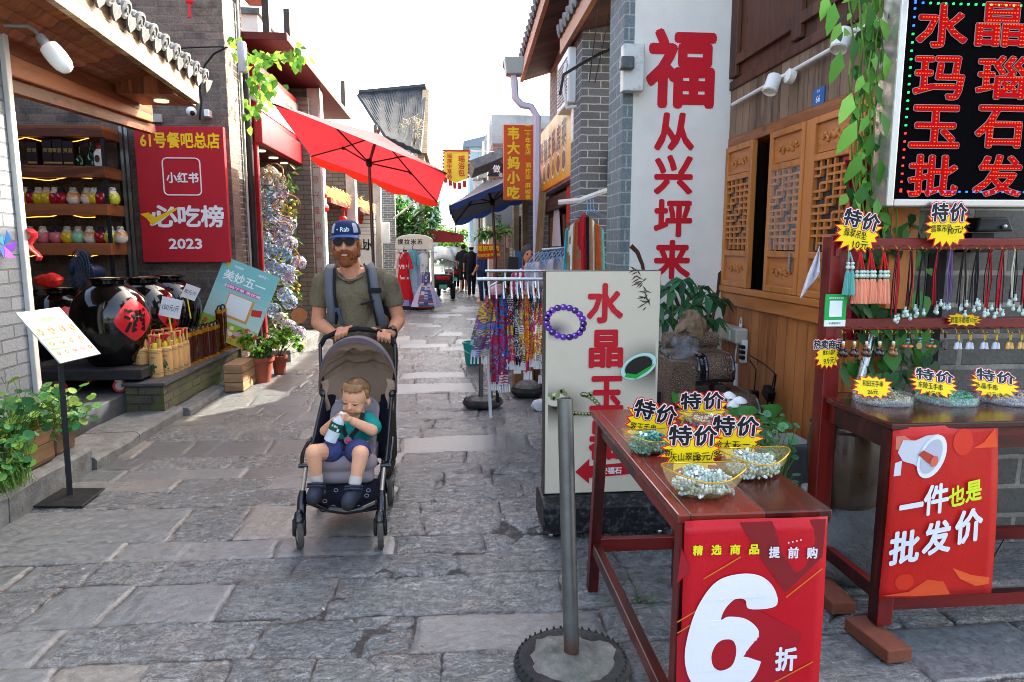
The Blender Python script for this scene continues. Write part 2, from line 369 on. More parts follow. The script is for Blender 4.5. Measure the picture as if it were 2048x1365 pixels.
# ------------------------------------------------------------------ ground: one sheet of worn slabs reaching the horizon
import numpy as np
def vnoise(x, y, seed):
    rs = np.random.RandomState(seed); L = rs.rand(256, 256); xi = np.floor(x).astype(int); yi = np.floor(y).astype(int)
    fx = x-xi; fy = y-yi; fx = fx*fx*(3-2*fx); fy = fy*fy*(3-2*fy); g = lambda a, b: L[a % 256, b % 256]
    return (g(xi, yi)*(1-fx)+g(xi+1, yi)*fx)*(1-fy)+(g(xi, yi+1)*(1-fx)+g(xi+1, yi+1)*fx)*fy
def fbm(x, y, seed, o=4): return sum(vnoise(x*2**k, y*2**k, seed+k)*.5**k for k in range(o))/sum(.5**k for k in range(o))-.5
def make_ground():
    rs = np.random.RandomState(11)
    xs = np.concatenate([[-400, -60, -12, -6, -4, -3.2], np.arange(-2.9, 2.5, .0175), [2.8, 3.4, 5, 12, 60, 400]])
    ys = [-60, -10, -2, .4]; y = 1.4
    while y < 34: ys.append(y); y += max(.0125, .0052*y)
    ys = np.array(ys+[36, 40, 50, 80, 150, 400, 1500.]); X, Y = np.meshgrid(xs, ys)
    wob = .022*fbm(X*2.1, Y*2.1, 3)*2+.012*fbm(X*14, Y*14, 5)
    rows = [-60]; q = 0.4
    while q < 36: rows.append(q); q += rs.choice([.3, .38, .46, .52, .25], p=[.25, .25, .2, .15, .15])
    rows = np.array(rows+[2000.]); Yw = Y+wob+.02*np.sin(X*1.1+Y*.3); r = np.clip(np.searchsorted(rows, Yw)-1, 0, len(rows)-2)
    dy = np.minimum(Yw-rows[r], rows[r+1]-Yw); dx = np.full_like(X, 9.); sid = np.zeros(X.shape, int); Xw = X+wob*1.2-.35*(Y-np.floor(Y))*0
    for k in range(len(rows)-1):
        m = r == k
        if not m.any(): continue
        br = [-500., -3.1+rs.rand()*.5]
        while br[-1] < 3: br.append(br[-1]+rs.choice([.36, .5, .66, .85, 1.1]))
        br = np.array(br+[500.]); skew = (Yw[m]-rows[k])*rs.uniform(-.12, .12); xx = Xw[m]+skew
        i = np.clip(np.searchsorted(br, xx)-1, 0, len(br)-2); dx[m] = np.minimum(xx-br[i], br[i+1]-xx); sid[m] = k*40+i
    edge = np.minimum(dx, dy); R = np.random.RandomState(5).rand(60000, 6)
    tone = R[sid, 0]; kind = R[sid, 1]
    # worn-smooth slabs towards the left, flaked and polished ones up the middle of the street
    prob = 1/(1+np.exp(-(X+1.5)*2.2)); rough = np.where(kind < .12+.75*prob, .55+.45*R[sid, 2], .12*R[sid, 2])
    crack = np.abs(fbm(X*1.3+7, Y*1.3, 21, 3)); edge = np.where((crack < .006) & (rough > .3), np.minimum(edge, .004), edge)
    tex = np.clip(fbm(X*3.2, Y*5.5, 31, 5), -.5, .5); terr = np.round(tex*7)/7*.65+tex*.35
    tx2 = np.clip(fbm(X*7.5+3, Y*13, 61, 4), -.5, .5); terr = terr+.62*(np.round(tx2*5)/5*.7+tx2*.3)
    Z = (R[sid, 3]-.5)*.012+(X-np.floor(X*2)/2-.25)*(R[sid, 4]-.5)*.018+rough*terr*.036+.004*fbm(X*9, Y*9, 41)
    Z -= .016*np.clip(1-edge/.013, 0, 1); Z = np.where((Y > 34) | (np.abs(X) > 4), 0, Z)-.004
    ny, nx = X.shape; me = bpy.data.meshes.new("street_paving"); me.vertices.add(nx*ny)
    me.vertices.foreach_set('co', np.stack([X, Y, Z], -1).ravel().astype(np.float32))
    a = (np.arange(ny-1)[:, None]*nx+np.arange(nx-1)[None]).ravel(); f = np.stack([a, a+1, a+nx+1, a+nx], -1)
    me.loops.add(f.size); me.loops.foreach_set('vertex_index', f.ravel().astype(np.int32)); me.polygons.add(len(f))
    me.polygons.foreach_set('loop_start', (np.arange(len(f))*4).astype(np.int32)); me.update(calc_edges=True)
    me.polygons.foreach_set('use_smooth', np.ones(len(f), bool))
    for nm, d in (('edge', edge), ('tone', tone), ('flake', rough)):
        at = me.attributes.new(nm, 'FLOAT', 'POINT'); at.data.foreach_set('value', d.ravel().astype(np.float32))
    n = NT('worn_limestone_slabs'); g = lambda q: n.n("ShaderNodeAttribute", attribute_name=q); ed, to, fl = g('edge'), g('tone'), g('flake')
    tc = n.tex(1, 'Object'); n1 = n.noise(tc, 2.6, 8, .68); n2 = n.noise(tc, 24, 7, .72, .6); n3 = n.noise(tc, 110, 3, .6); n4 = n.noise(n.tex(1, 'Object', (1, 2.2, 1)), 11, 6, .7, 1.4)
    base0 = n.ramp(to, [(0, c('#4a4c4d')), (.35, c('#555a5c')), (.7, c('#616465')), (1, c('#706c65'))], o=2)
    base = n.mix(n.math('MULTIPLY', (fl, 2), .55), base0, c('#6e7172')); brn = n.ramp(n1, [(.5, 0.), (.68, .42)]); flw = n.math('MULTIPLY', brn, (fl, 2))
    m1 = n.mix(flw, base, c('#6b563f')); m2 = n.mix(1., (m1, 2), n.ramp(n2, [(.3, .4), (.5, .98), (.7, 1.55)]), 'MULTIPLY')
    st = n.mix(n.ramp(n4, [(.6, 0.), (.74, .5)]), (m2, 2), c('#3a3a38'))
    je = n.math('ADD', (ed, 2), n.math('MULTIPLY', n.math('SUBTRACT', (n2, 0), .5), .022))
    jm = n.ramp(je, [(.0, 1.), (.005, 1.), (.012, 0.)]); jd = n.ramp(je, [(.0, .95), (.004, .8), (.0075, 0.)])
    jc = n.mix(n.ramp(n1, [(.35, 0.), (.6, 1.)]), c('#594f44'), c('#241f1b')); m3 = n.mix(jm, (st, 2), (jc, 2)); m4 = n.mix(jd, (m3, 2), c('#221c17'))
    n.l(m4, 2, n.b, 'Base Color')
    tr = n.ramp(n4, [(.36, 0.), (.43, .3), (.5, .36), (.53, .7), (.63, 1.)]); hb = n.math('ADD', n.math('MULTIPLY', tr, (fl, 2)), n.math('MULTIPLY', (n2, 0), .42))
    hb2 = n.math('ADD', hb, n.math('MULTIPLY', (n3, 0), .14)); n.l(n.bump(hb2, .9, .013), 0, n.b, 'Normal')
    rg = n.math('ADD', n.math('MULTIPLY', (fl, 2), -.16), .37); rg2 = n.math('ADD', rg, n.math('MULTIPLY', n.math('SUBTRACT', (n2, 0), .5), .3)); rg3 = n.math('MAXIMUM', rg2, n.math('MULTIPLY', jm, .9)); n.l(rg3, 0, n.b, 'Roughness')
    n.b.inputs['Specular IOR Level'].default_value = 1.0
    me.materials.append(n.m); o = bpy.data.objects.new("street_paving", me); COL.objects.link(o); struct(o)
make_ground()
STONE = P('kerb_stone', '#6c6d6c', .8, var=(7, .45), bump=(26, .7, .02), dirt=(3, .6, '#3b3d33'))
def wobbly(b, amt, seed=0):
    for p in b.v:
        d = mnoise.noise_vector(p*3.1+V((seed, 0, 0)))*amt; p += d
    return b
kb = B()
def slab(b, x0, x1, y0, y1, z0, z1, n=10):
    f = lambda u, v: (0, 0, 0)
    sec = [(x1, z0), (x1+.008, z1-.03), (x1-.015, z1-.004), (x1-.05, z1), ((x0+x1)/2, z1+.003), (x0, z1)]
    b.grid(lambda u, v: (sec[round(v*5)][0], y0+(y1-y0)*u, sec[round(v*5)][1]), n, 6); b.face([(s_[0], y0, s_[1]) for s_ in sec]+[(x0, y0, z0)]); b.face([(s_[0], y1, s_[1]) for s_ in sec]+[(x0, y1, z0)])
y = 1.0
for ln in (1.3, .9, 1.0, .98): slab(kb, -3.3, -2.7, y, y+ln-.012, -.05, .195+random.uniform(-.008, .008)); y += ln
y = 5.2
for ln in (.7, .95): slab(kb, -3.3, -2.68, y, y+ln-.012, -.05, .095); y += ln
slab(kb, -3.3, -2.62, 6.86, 8.0, -.05, .07); slab(kb, -3.3, -2.64, 8.01, 9.2, -.05, .05)
struct(wobbly(kb, .012).build('kerb', STONE, smooth=True))
HAZY = None
# ------------------------------------------------------------------ left: grey brick wall nearest the camera
GBR = brick('pale_grey_brick', '#666e77', '#7b828a', '#565a5f', .30, .1, .008, stain='#565a5c', stain_amt=.35, var=.3)
OLD = brick('old_dark_brick', '#6e6058', '#8a7667', '#7d7468', .28, .09, .012, stain='#292320', stain_amt=.8, var=.6)
DKB = brick('blue_grey_brick', '#54575b', '#63666b', '#b0aca2', .25, .075, .006, stain='#4a3f3a', stain_amt=.3, var=.35)
MOS = brick('mossy_brick', '#4a443a', '#5b5346', '#3c382f', .25, .085, .012, stain='#25231c', stain_amt=.6, moss='#4b5a16')
CEDAR = wood('cedar_boards', '#a8623a', '#6e3a20', 10, .5, .17, False)
CEDL = wood('shelf_timber', '#9c5a34', '#5f3018', 10, .5, None, False)
w = thing('brick_wall', 'pale grey brick wall with white metal corner strip beside the wine shop', 'wall', (-3.4, 3, 0))
B().box(-3.6, -3.2, -.5, 5.40, 0, 4.7).build('brickwork', GBR, w)
B().box(-3.24, -3.165, 5.402, 5.46, .26, 4.7).build('corner_strip', P('white_painted_metal', '#c9c8c2', .45, 0, var=(5, .15)), w, bevel=.006)
pw = thing('paper_pinwheel', 'blue and purple paper pinwheel pinned to the grey brick wall', 'ornament', (-3.19, 5.1, 1.75))
for k, q in enumerate(('#2f7fd6', '#8a4fd0', '#c65bd6', '#2a62c4', '#3f9be0')):
    a = k*2*pi/5; b = B(); o = Xp(8, 492, -3.17); r = .11
    b.face([o, o+V((.03, sin(a)*r, cos(a)*r)), o+V((.012, sin(a+.9)*r*.75, cos(a+.9)*r*.75))]); b.build('blade', P('foil_'+q[1:], q, .35), pw, solid=.003)
rb = B(); o = Xp(56, 458, -3.17); rb.grid(lambda u, v: o+V((.03*sin(u*9)+.01, (v-.5)*.1*(1-.3*u)+.05*u, -.24*u)), 9, 3)
one(rb, 'red_ribbon', P('red_film', '#d0202c', .35), 'crumpled red ribbon hanging on the grey brick wall', 'ornament', o, smooth=True, solid=.003)
# ------------------------------------------------------------------ left: the open wine shop
ws = thing('wine_shop', 'open wine shop front with cedar eave and grey tiled roof edge', 'shop', (-3.3, 7, 0))
TILE = P('dark_floor_tile', '#3b3e42', .5, var=(4, .35), bump=(14, .15))
fl = B(); fl.box(-7, -3.12, 5.42, 9, -.02, .27); fl.build('floor', TILE, ws, bevel=.008)
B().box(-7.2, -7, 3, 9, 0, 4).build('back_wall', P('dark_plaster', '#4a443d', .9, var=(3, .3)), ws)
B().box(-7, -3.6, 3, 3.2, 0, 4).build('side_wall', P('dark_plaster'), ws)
EA0, EA1 = Xp(108, 0, -2.6), Xp(399, 209, -2.6)
dz = (EA1.z-EA0.z)/(EA1.y-EA0.y); ez = lambda yy: EA0.z+(yy-EA0.y)*dz
Bm0, Bm1 = Xp(23, 155, -3.25), Xp(302, 246, -3.25); bz = lambda yy: Bm0.z+(yy-Bm0.y)*(Bm1.z-Bm0.z)/(Bm1.y-Bm0.y)
yn, yf = 2.5, EA1.y
def ybox(b, x0, x1, y0, y1, zf, dz0, dz1):
    i = b.A([(x, yy, zf(yy)+d) for yy in (y0, y1) for x, d in ((x0, dz0), (x1, dz0), (x1, dz1), (x0, dz1))])
    for q in ((0, 1, 2, 3), (7, 6, 5, 4), (0, 4, 5, 1), (1, 5, 6, 2), (2, 6, 7, 3), (3, 7, 4, 0)): b.F(*[i+k for k in q])
b = B(); ybox(b, -2.66, -2.6, yn, yf, ez, 0, .24); b.build('fascia', wood('pale_weathered_board', '#b99a78', '#7d6147', 10, .6, .12, False), ws)
b = B(); ybox(b, -3.42, -3.22, yn, Bm1.y, bz, 0, .26); b.build('beam', CEDAR, ws, bevel=.012)
b = B(); ybox(b, -3.36, -3.27, yn, Bm1.y+.15, bz, -.1, -.002); b.build('door_track', CEDL, ws)
for k in range(5):
    b = B(); t0, t1 = k/5, (k+1)/5; zz = lambda yy, t: bz(yy)+.26+(ez(yy)+.2-bz(yy)-.26)*t
    xa, xb = -3.24+t0*.6, -3.24+t1*.6-.006
    i = b.A([(xa, yn, zz(yn, t0)), (xb, yn, zz(yn, t1)), (xb, yf+.1, zz(yf, t1)), (xa, yf+.1, zz(yf, t0))]); b.F(i, i+1, i+2, i+3)
    b.build('soffit_board', CEDAR, ws, solid=.02)
b = B(); p0, p1 = Yp(274, 160, yf-.3), Yp(372, 200, yf-.1); b.box(-3.2, -2.665, yf-.5, yf+.08, ez(yf)-.005, ez(yf)+.2); bx = b.build('end_box', wood('end_boards', '#a8623a', '#6e3a20', 10, .5, .14, True), ws, bevel=.004)
B().lathe([(.07, 0), (.07, .02)], (-2.9, yf-.2, ez(yf)-.022)).build('downlight', P('lamp_glass', '#fff4dd', .3, emit=('#fff0d0', .12)), ws)
ROOFT = P('grey_clay_tile', '#6c6e70', .8, var=(9, .4), bump=(30, .4), dirt=(5, .5, '#3c3d3a'))
b = B(); k = 0; yy = 4.2
while yy < yf+.1:
    z0 = ez(yy)+.30; up = V((-1, 0, .42)).normalized(); o = V((-2.57, yy, z0))
    b.tube([o, o+up*1.2], .068, 10)                                         # cover tile ending in a round face
    b.lathe([(.074, 0), (.074, .025), (.05, .03), (.045, .024), (.02, .024), (.015, .034), (.004, .034)], o-up*.02, 12, Matrix(frame(-up)).transposed())
    o2 = V((-2.56, yy+.12, z0-.055)); b.grid(lambda u, v: o2+up*(v*1.2)+V((0, (u-.5)*.22, .05*(2*u-1)**2)), 5, 2)
    b.prism([(-.1, .05), (-.06, -.05), (0, -.1), (.06, -.05), (.1, .05), (0, .02)], o2+V((.0, 0, 0)), V((0, 1, 0)), V((.25, 0, 1)).normalized(), .02)
    yy += .245
b.build('roof_tiles', ROOFT, ws, smooth=True)
b = B(); b.face([(-2.62, yn, ez(yn)+.25), (-2.62, yf+.1, ez(yf)+.25), (-6.5, yf+.1, ez(yf)+1.9), (-6.5, yn, ez(yn)+1.9)]); b.build('roof_deck', CEDL, ws, solid=.03)
# gooseneck bulb under the eave
gl = thing('gooseneck_lamp', 'white bulb on a bent grey tube under the wine shop eave', 'lamp', Yp(20, 50, 5.3))
pp = [Yp(a, b_, 5.3) for a, b_ in ((8, 51), (35, 52), (56, 52), (70, 62), (80, 75))]; B().tube(pp, .012, 8).build('arm', P('grey_tube', '#9fa3a4', .4, .5), gl, smooth=True)
d = (Yp(122, 125, 5.3)-Yp(80, 75, 5.3)).normalized(); R = Matrix(frame(d)).transposed(); o = Yp(79, 73, 5.3)
B().lathe([(.02, -.01), (.03, .0), (.034, .06), (.03, .07)], o, 14, R).build('socket', P('grey_tube'), gl, smooth=True)
B().lathe([(.03, .07), (.062, .09), (.068, .13), (.068, .19), (.062, .24), (.045, .275), (.02, .292), (.002, .296)], o, 18, R).build('bulb', P('white_bulb', '#f1efe9', .25), gl, smooth=True)
# ------------------------------------------------------------------ side wall and corner of the next house
hs = thing('brick_house', 'old dark brick house whose side wall carries the red board', 'house', (-4, 9.5, 0))
b = B(); b.box(-7.2, -2.74, 9.0, 9.3, 0, 7.4); b.build('side_wall', OLD, hs)
B().box(-3.0, -2.80, 9.302, 10.0, 0, 7.0).build('street_wall', brick('dark_corner_brick', '#4a4a4c', '#5b5a5a', '#9a968c', .25, .08, .009, stain='#23211f', stain_amt=.7), hs)
for px0, px1, r, q in ((455, 478, .022, '#b9b7b0'), (477, 490, .02, '#a7a6a0')):
    a0 = Xp(px0-4, 0, -2.68); yy = 9.28 if px0 < 460 else 9.72; xx_ = -2.775 if px0 < 460 else -2.77; B().tube([(xx_, yy, .1), (xx_, yy, 7)], r, 8).build('pipe', P('pipe_'+q[1:], q, .4, .4, var=(6, .2)), hs, smooth=True)
B().tube([(-2.77, 9.93, .1), (-2.77, 9.93, 4.3)], .055, 10).build('downpipe', P('dark_pipe', '#2b2a2b', .5, var=(6, .3)), hs, smooth=True)
b = B()
for i in range(9): o = V((-2.5-.0*i, 9.1+i*.16, 5.2+0*i)); b.tube([o, o+V((-1, 0, .55))], .07, 8)
b.build('roof_tiles', ROOFT, hs, smooth=True); B().box(-2.85, -2.55, 9.31, 10.6, 5.05, 5.12).build('eave_board', CEDL, hs)
def cable(name, pts, r, label, mat=None): return one(B().tube(pts, r, 6), name, mat or BLK, label, 'cable', pts[0], smooth=True)
cable('cable', [Yp(a, b_, 8.92) for a, b_ in ((360, 97), (400, 95), (440, 94), (456, 96))], .008, 'thin black cable running across the dark brick wall above the red board')
cable('cable', [Yp(a, b_, 8.9) for a, b_ in ((450, 97), (428, 108), (410, 130), (402, 150), (399, 180), (403, 205), (399, 240))], .012, 'thick black cable looping down from the corner pipes to the eave end')
ch = thing('paper_charm', 'small red hanging charm high on the dark brick wall', 'ornament', Yp(378, 5, 8.9)); RED = P('red_silk', '#c8242a', .6)
B().ball(Yp(379, 2, 8.9), (.05, .03, .035)).build('knot', RED, ch, smooth=True); B().tube([Yp(379, 6, 8.9), Yp(379, 36, 8.9)], [.012, .02], 6).build('tassel', RED, ch)
cc = thing('security_camera', 'small white dome camera under the eave end on the brick wall', 'camera', Yp(383, 222, 8.9))
B().ball(Yp(383, 224, 8.88), (.06, .08, .06)).build('dome', WHT, cc, smooth=True); B().ball(Yp(385, 227, 8.80), .03).build('lens', BLK, cc, smooth=True); B().box(*[q for p in ((-2.98, -2.93), (8.86, 9.0), (3.22, 3.30)) for q in p]).build('bracket', WHT, cc)
b = B(); o = Yp(314, 237, 8.98); b.obox(o, (.12, .04, .1)); one(b, 'junction_box', P('old_plastic', '#b0aa9c', .6, var=(9, .2)), 'small beige junction box on the wall above the red board', 'box', o, bevel=.008)
# red board 61
rs_ = thing('shop_board', 'tall red board reading 61号餐吧总店 mounted on the dark brick wall', 'sign', Yp(365, 525, 8.9))
tl, tr_, br_, bl = [Yp(a, b_, 8.86) for a, b_ in ((272, 252), (450, 252), (458, 524), (284, 525))]
cx = (tl.x+tr_.x+bl.x+br_.x)/4; wdt = .5*(tr_.x-tl.x+br_.x-bl.x); zt = tl.z; zb = bl.z; hgt = zt-zb; RC = V((cx, 8.84, (zt+zb)/2))
B().box(cx-wdt/2, cx+wdt/2, 8.842, 8.93, zb, zt).build('panel', P('red_vinyl', '#b3202b', .5, var=(3, .08)), rs_, bevel=.006)
bx = lambda px, py: V((0, 8.838, Yp(px, py, 8.84).z))+V((Yp(px, py, 8.84).x, 0, 0))
b = B(); b.c('#f2c51e').text('61号餐吧总店', bx(360, 281), X1, Z1, w=.93, h=.19, bold=.028)
b.c('#e9e3e2').text('小红书', bx(365, 356), X1, Z1, w=.38, h=.13, bold=.03); b.text('吃榜', bx(402, 433), X1, Z1, w=.55, h=.27, bold=.03); b.text('必', bx(327, 433), X1, Z1, w=.34, h=.27, bold=.03); b.text('2023', bx(371, 488), X1, Z1, w=.40, h=.13, bold=.03)
o = bx(364, 354); rr = [];
for q, (sx, sy) in enumerate(((1, 1), (-1, 1), (-1, -1), (1, -1))):
    for j in range(6): a = q*pi/2+j*pi/10; rr.append(o+V((sx*.165+.055*cos(a), 0, sy*.165+.055*sin(a))))
b.tube(rr, .008, 6, closed=True)
b.c('#efc020').flat([(-.27, .05), (-.2, -.0), (-.14, -.085), (.16, .1), (.19, .14), (-.1, .01), (-.17, .07)], bx(327, 437)+V((.0, 0, 0)), X1*1.0, Z1, .003)
b.build('lettering', PRINT, rs_)
# ------------------------------------------------------------------ shelf with ceramic bottles
sh = thing('display_shelf', 'brown timber wall shelf with black posts inside the wine shop', 'shelf', (-4.7, 8.6, .27))
YS0, YS1 = 8.5, 8.97; xr = Yp(216, 420, YS0).x; SZ = []
for t_, b_ in ((250, 274), (332, 355), (408, 431), (487, 511)):
    z1, z0 = Yp(150, t_, YS0).z, Yp(150, b_, YS0).z; SZ.append(z1); B().box(-6.6, xr, YS0, YS1, z0, z1).build('board', CEDL, sh, bevel=.006)
for yy in (YS0+.03, YS1-.04): B().box(xr-.04, xr-.003, yy, yy+.035, .27, SZ[0]-.14).build('post', DKM, sh)
B().box(-5.45, -5.41, YS0+.03, YS0+.065, .27, SZ[0]-.14).build('post', DKM, sh)
for px in (253, 263):
    o = Yp(px, 400, 8.93); one(B().box(o.x-.018, o.x+.018, 8.9, 8.94, .27, 3.1), 'door_rail', P('aluminium_rail', '#8a8a86', .35, .8), 'upright aluminium door rail %s the red board' % ('farther from' if px == 253 else 'nearest to'), 'rail', (o.x, 8.92, .27))
LEDW = P('warm_led_strip', '#ffe2a0', .4, emit=('#ffb040', .45))
for k, (z, n_) in enumerate(((SZ[0]-.2, 'under the top shelf'), (SZ[1]-.17, 'under the second shelf'), (SZ[2]-.17, 'under the third shelf'), (SZ[3]-.17, 'under the lowest shelf'))):
    pts = [V((-5.6+1.4*i/24, YS0+.08, z+.06-.045*sin(pi*((i+3*k) % 12)/12)+.006*sin(i*1.1))) for i in range(25)]
    one(B().tube(pts, .0045, 5), 'light_string', LEDW, 'warm string of small lights hanging '+n_, 'lights', pts[0])
GLZ = P('glazed_ceramic', attr=True, rough=.18, coat=.5); CLOTH = P('pale_cloth', attr=True, rough=.85)
PAL = {'y': ('#d8b81e', '#d8b81e'), 'r': ('#a81428', '#a81428'), 'o': ('#dd8a18', '#e8ded0'), 'p': ('#d9727c', '#d9727c'), 'g': ('#8cc49c', '#8cc49c'), 'l': ('#c9cc3e', '#c9cc3e')}
NMS = {'y': 'yellow', 'r': 'dark red', 'o': 'orange and white', 'p': 'pink', 'g': 'mint green', 'l': 'lime yellow'}
CAPC = ('#c9c4bb', '#2a2a35', '#d8d2c8', '#bdb6a8')
def jar(px, k, zi, row, idx, cap):
    z = SZ[zi]; o = Yp(px, 400, 8.66); o.z = z; r = .078
    t = thing('ceramic_bottle', '%s round ceramic bottle, %s from the left on the %s shelf' % (NMS[k], ORD[idx], row), 'bottle', o, 0, 'round ceramic bottles on the wine shop shelves')
    b = B(); prof = [(.04, 0), (.062, .015), (.077, .05), (r, .08), (.072, .112), (.05, .14), (.03, .152), (.026, .17)]
    b.lathe(prof, o, 16); a1, a0 = c(PAL[k][0]), c(PAL[k][1])
    for fi, f in enumerate(b.f): zz = sum(b.v[q].z for q in f)/len(f)-z; b.col[fi] = mixc(a0, a1, min(1, max(0, (zz-.05)/.06)))
    b.build('body', GLZ, t, smooth=True)
    b = B().c(CAPC[cap % 4]); b.lathe([(.062, .128), (.046, .150), (.033, .165), (.034, .172), (.036, .19), (.02, .2)], o, 12); 
    for i, p in enumerate(b.v): p += V((sin(i*2.3), cos(i*1.7), sin(i*3.1)))*.005
    b.build('cloth_cap', CLOTH, t, smooth=True)
for row, zi, seq in (('middle', 2, 'y52 r64 y79 y95 r112 r124 o148 o176 y190 r203 l226'), ('lower', 3, 'o54 p80 p106 y129 g151 o175 r196 l216 o236')):
    for i, q in enumerate(seq.split()): jar(int(q[1:]), q[0], zi, row, i, i*7+zi)
GBOX = P('dark_gift_box', '#2d1216', .4, var=(6, .3))
for i, (px, h_) in enumerate(((68, .27), (100, .3), (118, .32), (140, .29), (146, .29))):
    o = Yp(px, 300, 8.62+.1*(i > 3)); o.z = SZ[1]; t = thing('gift_box', 'dark maroon bottle box with gold characters, %s from the left on the upper shelf' % ORD[i], 'box', o, 0, 'gift boxes on the upper shelf')
    B().box(o.x-.06, o.x+.06, o.y-.05, o.y+.05, o.z, o.z+h_).build('carton', GBOX, t, bevel=.004)
    b = B().c('#a8863a').text('贵酒', o+V((0, -.053, .18)), X1, Z1, h=.05); b.rect(-.05, .03, .05, .05, o+V((0, -.053, 0)), X1, Z1); b.build('print', PRINT, t)
GG = P('green_glass', '#10301a', .1, coat=.5)
for i, (px, k) in enumerate(((161, 1.), (184, 1.25))):
    o = Yp(px, 330, 8.64); o.z = SZ[1]; t = thing('green_bottle', ('short' if i == 0 else 'tall')+' dark green glass bottle on the upper shelf', 'bottle', o)
    B().lathe([(.03, 0), (.055, .02), (.06, .08), (.04, .13*k), (.018, .15*k), (.016, .19*k), (.022, .2*k)], o, 14).build('glass', GG, t, smooth=True); B().lathe([(.02, .19*k), (.024, .23*k), (.01, .24*k)], o, 10).build('stopper', GG, t, smooth=True)
o = Yp(200, 330, 8.62); o.z = SZ[1]; t = thing('white_bottle', 'white bottle with red cap and dark oval label on the upper shelf', 'bottle', o)
B().lathe([(.05, 0), (.056, .02), (.056, .16), (.03, .2), (.022, .21)], o, 16).build('body', WHT, t, smooth=True); B().lathe([(.026, .205), (.026, .245), (.02, .25)], o, 12).build('cap', P('red_plastic', '#b8141c', .35), t, smooth=True)
b = B().c('#4b2a1a'); b.flat([(.03*cos(a*pi/6), .045*sin(a*pi/6)) for a in range(12)], o+V((0, -.058, .09)), X1, Z1); b.build('label', PRINT, t)
# ------------------------------------------------------------------ glazed wine jars
JAR = P('black_glaze', '#0a0808', .1, coat=.35, var=(3, .3)); JRED = P('jar_red_paper', attr=True, rough=.3, coat=.3)
def wine_jar(px, Yj, R_, zb, ht, label, th=None, extra=None):
    o = Yp(px, 640, Yj); o.z = zb; t = thing('wine_jar', label, 'jar', o, 0, 'black glazed wine jars in the shop')
    prof = [(.5, 0), (.62, .04), (.82, .2), (.95, .36), (1., .52), (.97, .64), (.86, .76), (.66, .86), (.46, .915), (.42, .93), (.43, .96), (.5, .975), (.5, .99), (.44, 1.), (.36, .99), (.34, .9)]
    b = B(); b.lathe([(r*R_, z*ht) for r, z in prof], o, 40, cap=False); b.build('body', JAR, t, smooth=True)
    b = B(); b.lathe([(.40*R_, ht*.965), (.40*R_, ht*.992), (.1*R_, ht*1.0), (.003, ht*1.0)], o, 24); b.build('lid', P('jar_lid_cloth', '#a38f68', .9, var=(12, .2)), t, smooth=True)
    def rad(z):
        z /= ht
        for (r0, z0), (r1, z1) in zip(prof, prof[1:]):
            if z0 <= z <= z1: return R_*(r0+(r1-r0)*(z-z0)/(z1-z0+1e-9))
        return R_
    if th is not None:
        zc = .53*ht; s_ = .21*R_/.36
        def on(u, v, e): z = zc+v; r = rad(z)+e; a = th+u/R_; return o+V((r*cos(a), r*sin(a), z))
        b = B().c('#c01622'); N = 28; ring = []
        prev = None
        for q in range(8):
            k = q/7.; cur = []
            for j in range(N):
                a = 2*pi*j/N; m = 1/(abs(cos(a))**1.35+abs(sin(a))**1.35)**(1/1.35); cur.append(b.A([on(s_*m*cos(a)*k, s_*m*sin(a)*k*1.0, .003)]))
            if prev:
                for j in range(N): b.F(prev[j], prev[(j+1) % N], cur[(j+1) % N], cur[j])
            prev = cur
        b.build('paper_label', JRED, t, smooth=True)
        g = glyph('酒', .03); b = B().c('#15090a'); k = s_*1.15/g[3]; i = b.A([on(x*k, y*k, .005+.001*l_) for x, y, l_ in g[0]])
        for f in g[1]: b.F(*[i+q for q in f])
        b.build('lettering', JRED, t)
    return t, o
wine_jar(223, 7.0, .355, .5, .86, 'largest black glazed wine jar with red diamond 酒 label on the front cart', -.5)
wine_jar(292, 7.75, .34, .5, .83, 'black wine jar with red label and paper price card, right behind the largest jar', -.25)
wine_jar(345, 8.42, .33, .5, .82, 'black wine jar standing rearmost by the brick wall under the red board')
wine_jar(128, 7.75, .33, .42, .8, 'black wine jar with red label and a red bag on top', -1.0)
wine_jar(52, 8.0, .3, .42, .76, 'black wine jar half hidden behind the white corner strip')
for i, (p0, ang, txt) in enumerate((((342, 616), -.25, '100元/斤'), ((381, 585), -.5, '80元/斤'))):
    Yc = 7.28+.6*i; o = Yp(*p0, Yc); t = thing('price_card', ('white handwritten price card on a yellow stick in front of the second jar', 'white price card on a yellow stick leaning over the rearmost jar')[i], 'sign', o)
    ux = V((cos(ang), .1+.6*i, sin(ang))).normalized(); uy = V((-sin(ang), .0, cos(ang))); s_ = .1-.02*i
    b = B(); b.prism([(-s_, -s_), (s_, -s_), (s_, s_), (-s_, s_)], o, ux, uy, .004); b.build('card', P('white_card', '#d5d6da', .7), t)
    b = B().c('#22222a').text(txt, o, ux, uy, w=s_*1.6, h=s_*.7, bold=.0, off=.006); b.build('lettering', PRINT, t)
    b = B(); b.tube([o-uy*s_, o-uy*s_-V((-.03, .02, .22))], .008, 6); b.build('stick', P('yellow_plastic', '#d8c83a', .5), t)
o = Yp(98, 562, 7.6); b = B(); b.ball(o, (.13, .1, .09), 14, 10)
for p in b.v: p += mnoise.noise_vector(p*14)*.035
one(b, 'plastic_bag', P('red_bag_film', '#c8241c', .35, bump=(18, .8, .02)), 'crumpled red plastic bag lying on a wine jar', 'bag', o-V((0, 0, .08)), smooth=True, ang=20)
fan = thing('electric_fan', 'dark blue electric fan with round wire cage behind the jars', 'fan', Yp(170, 600, 8.1))
fc = Yp(158, 543, 7.95); fd = V((-.62, -.75, .12)).normalized(); R = Matrix(frame(fd)).transposed(); FB = P('fan_blue', '#1c2c4a', .4)
b = B()
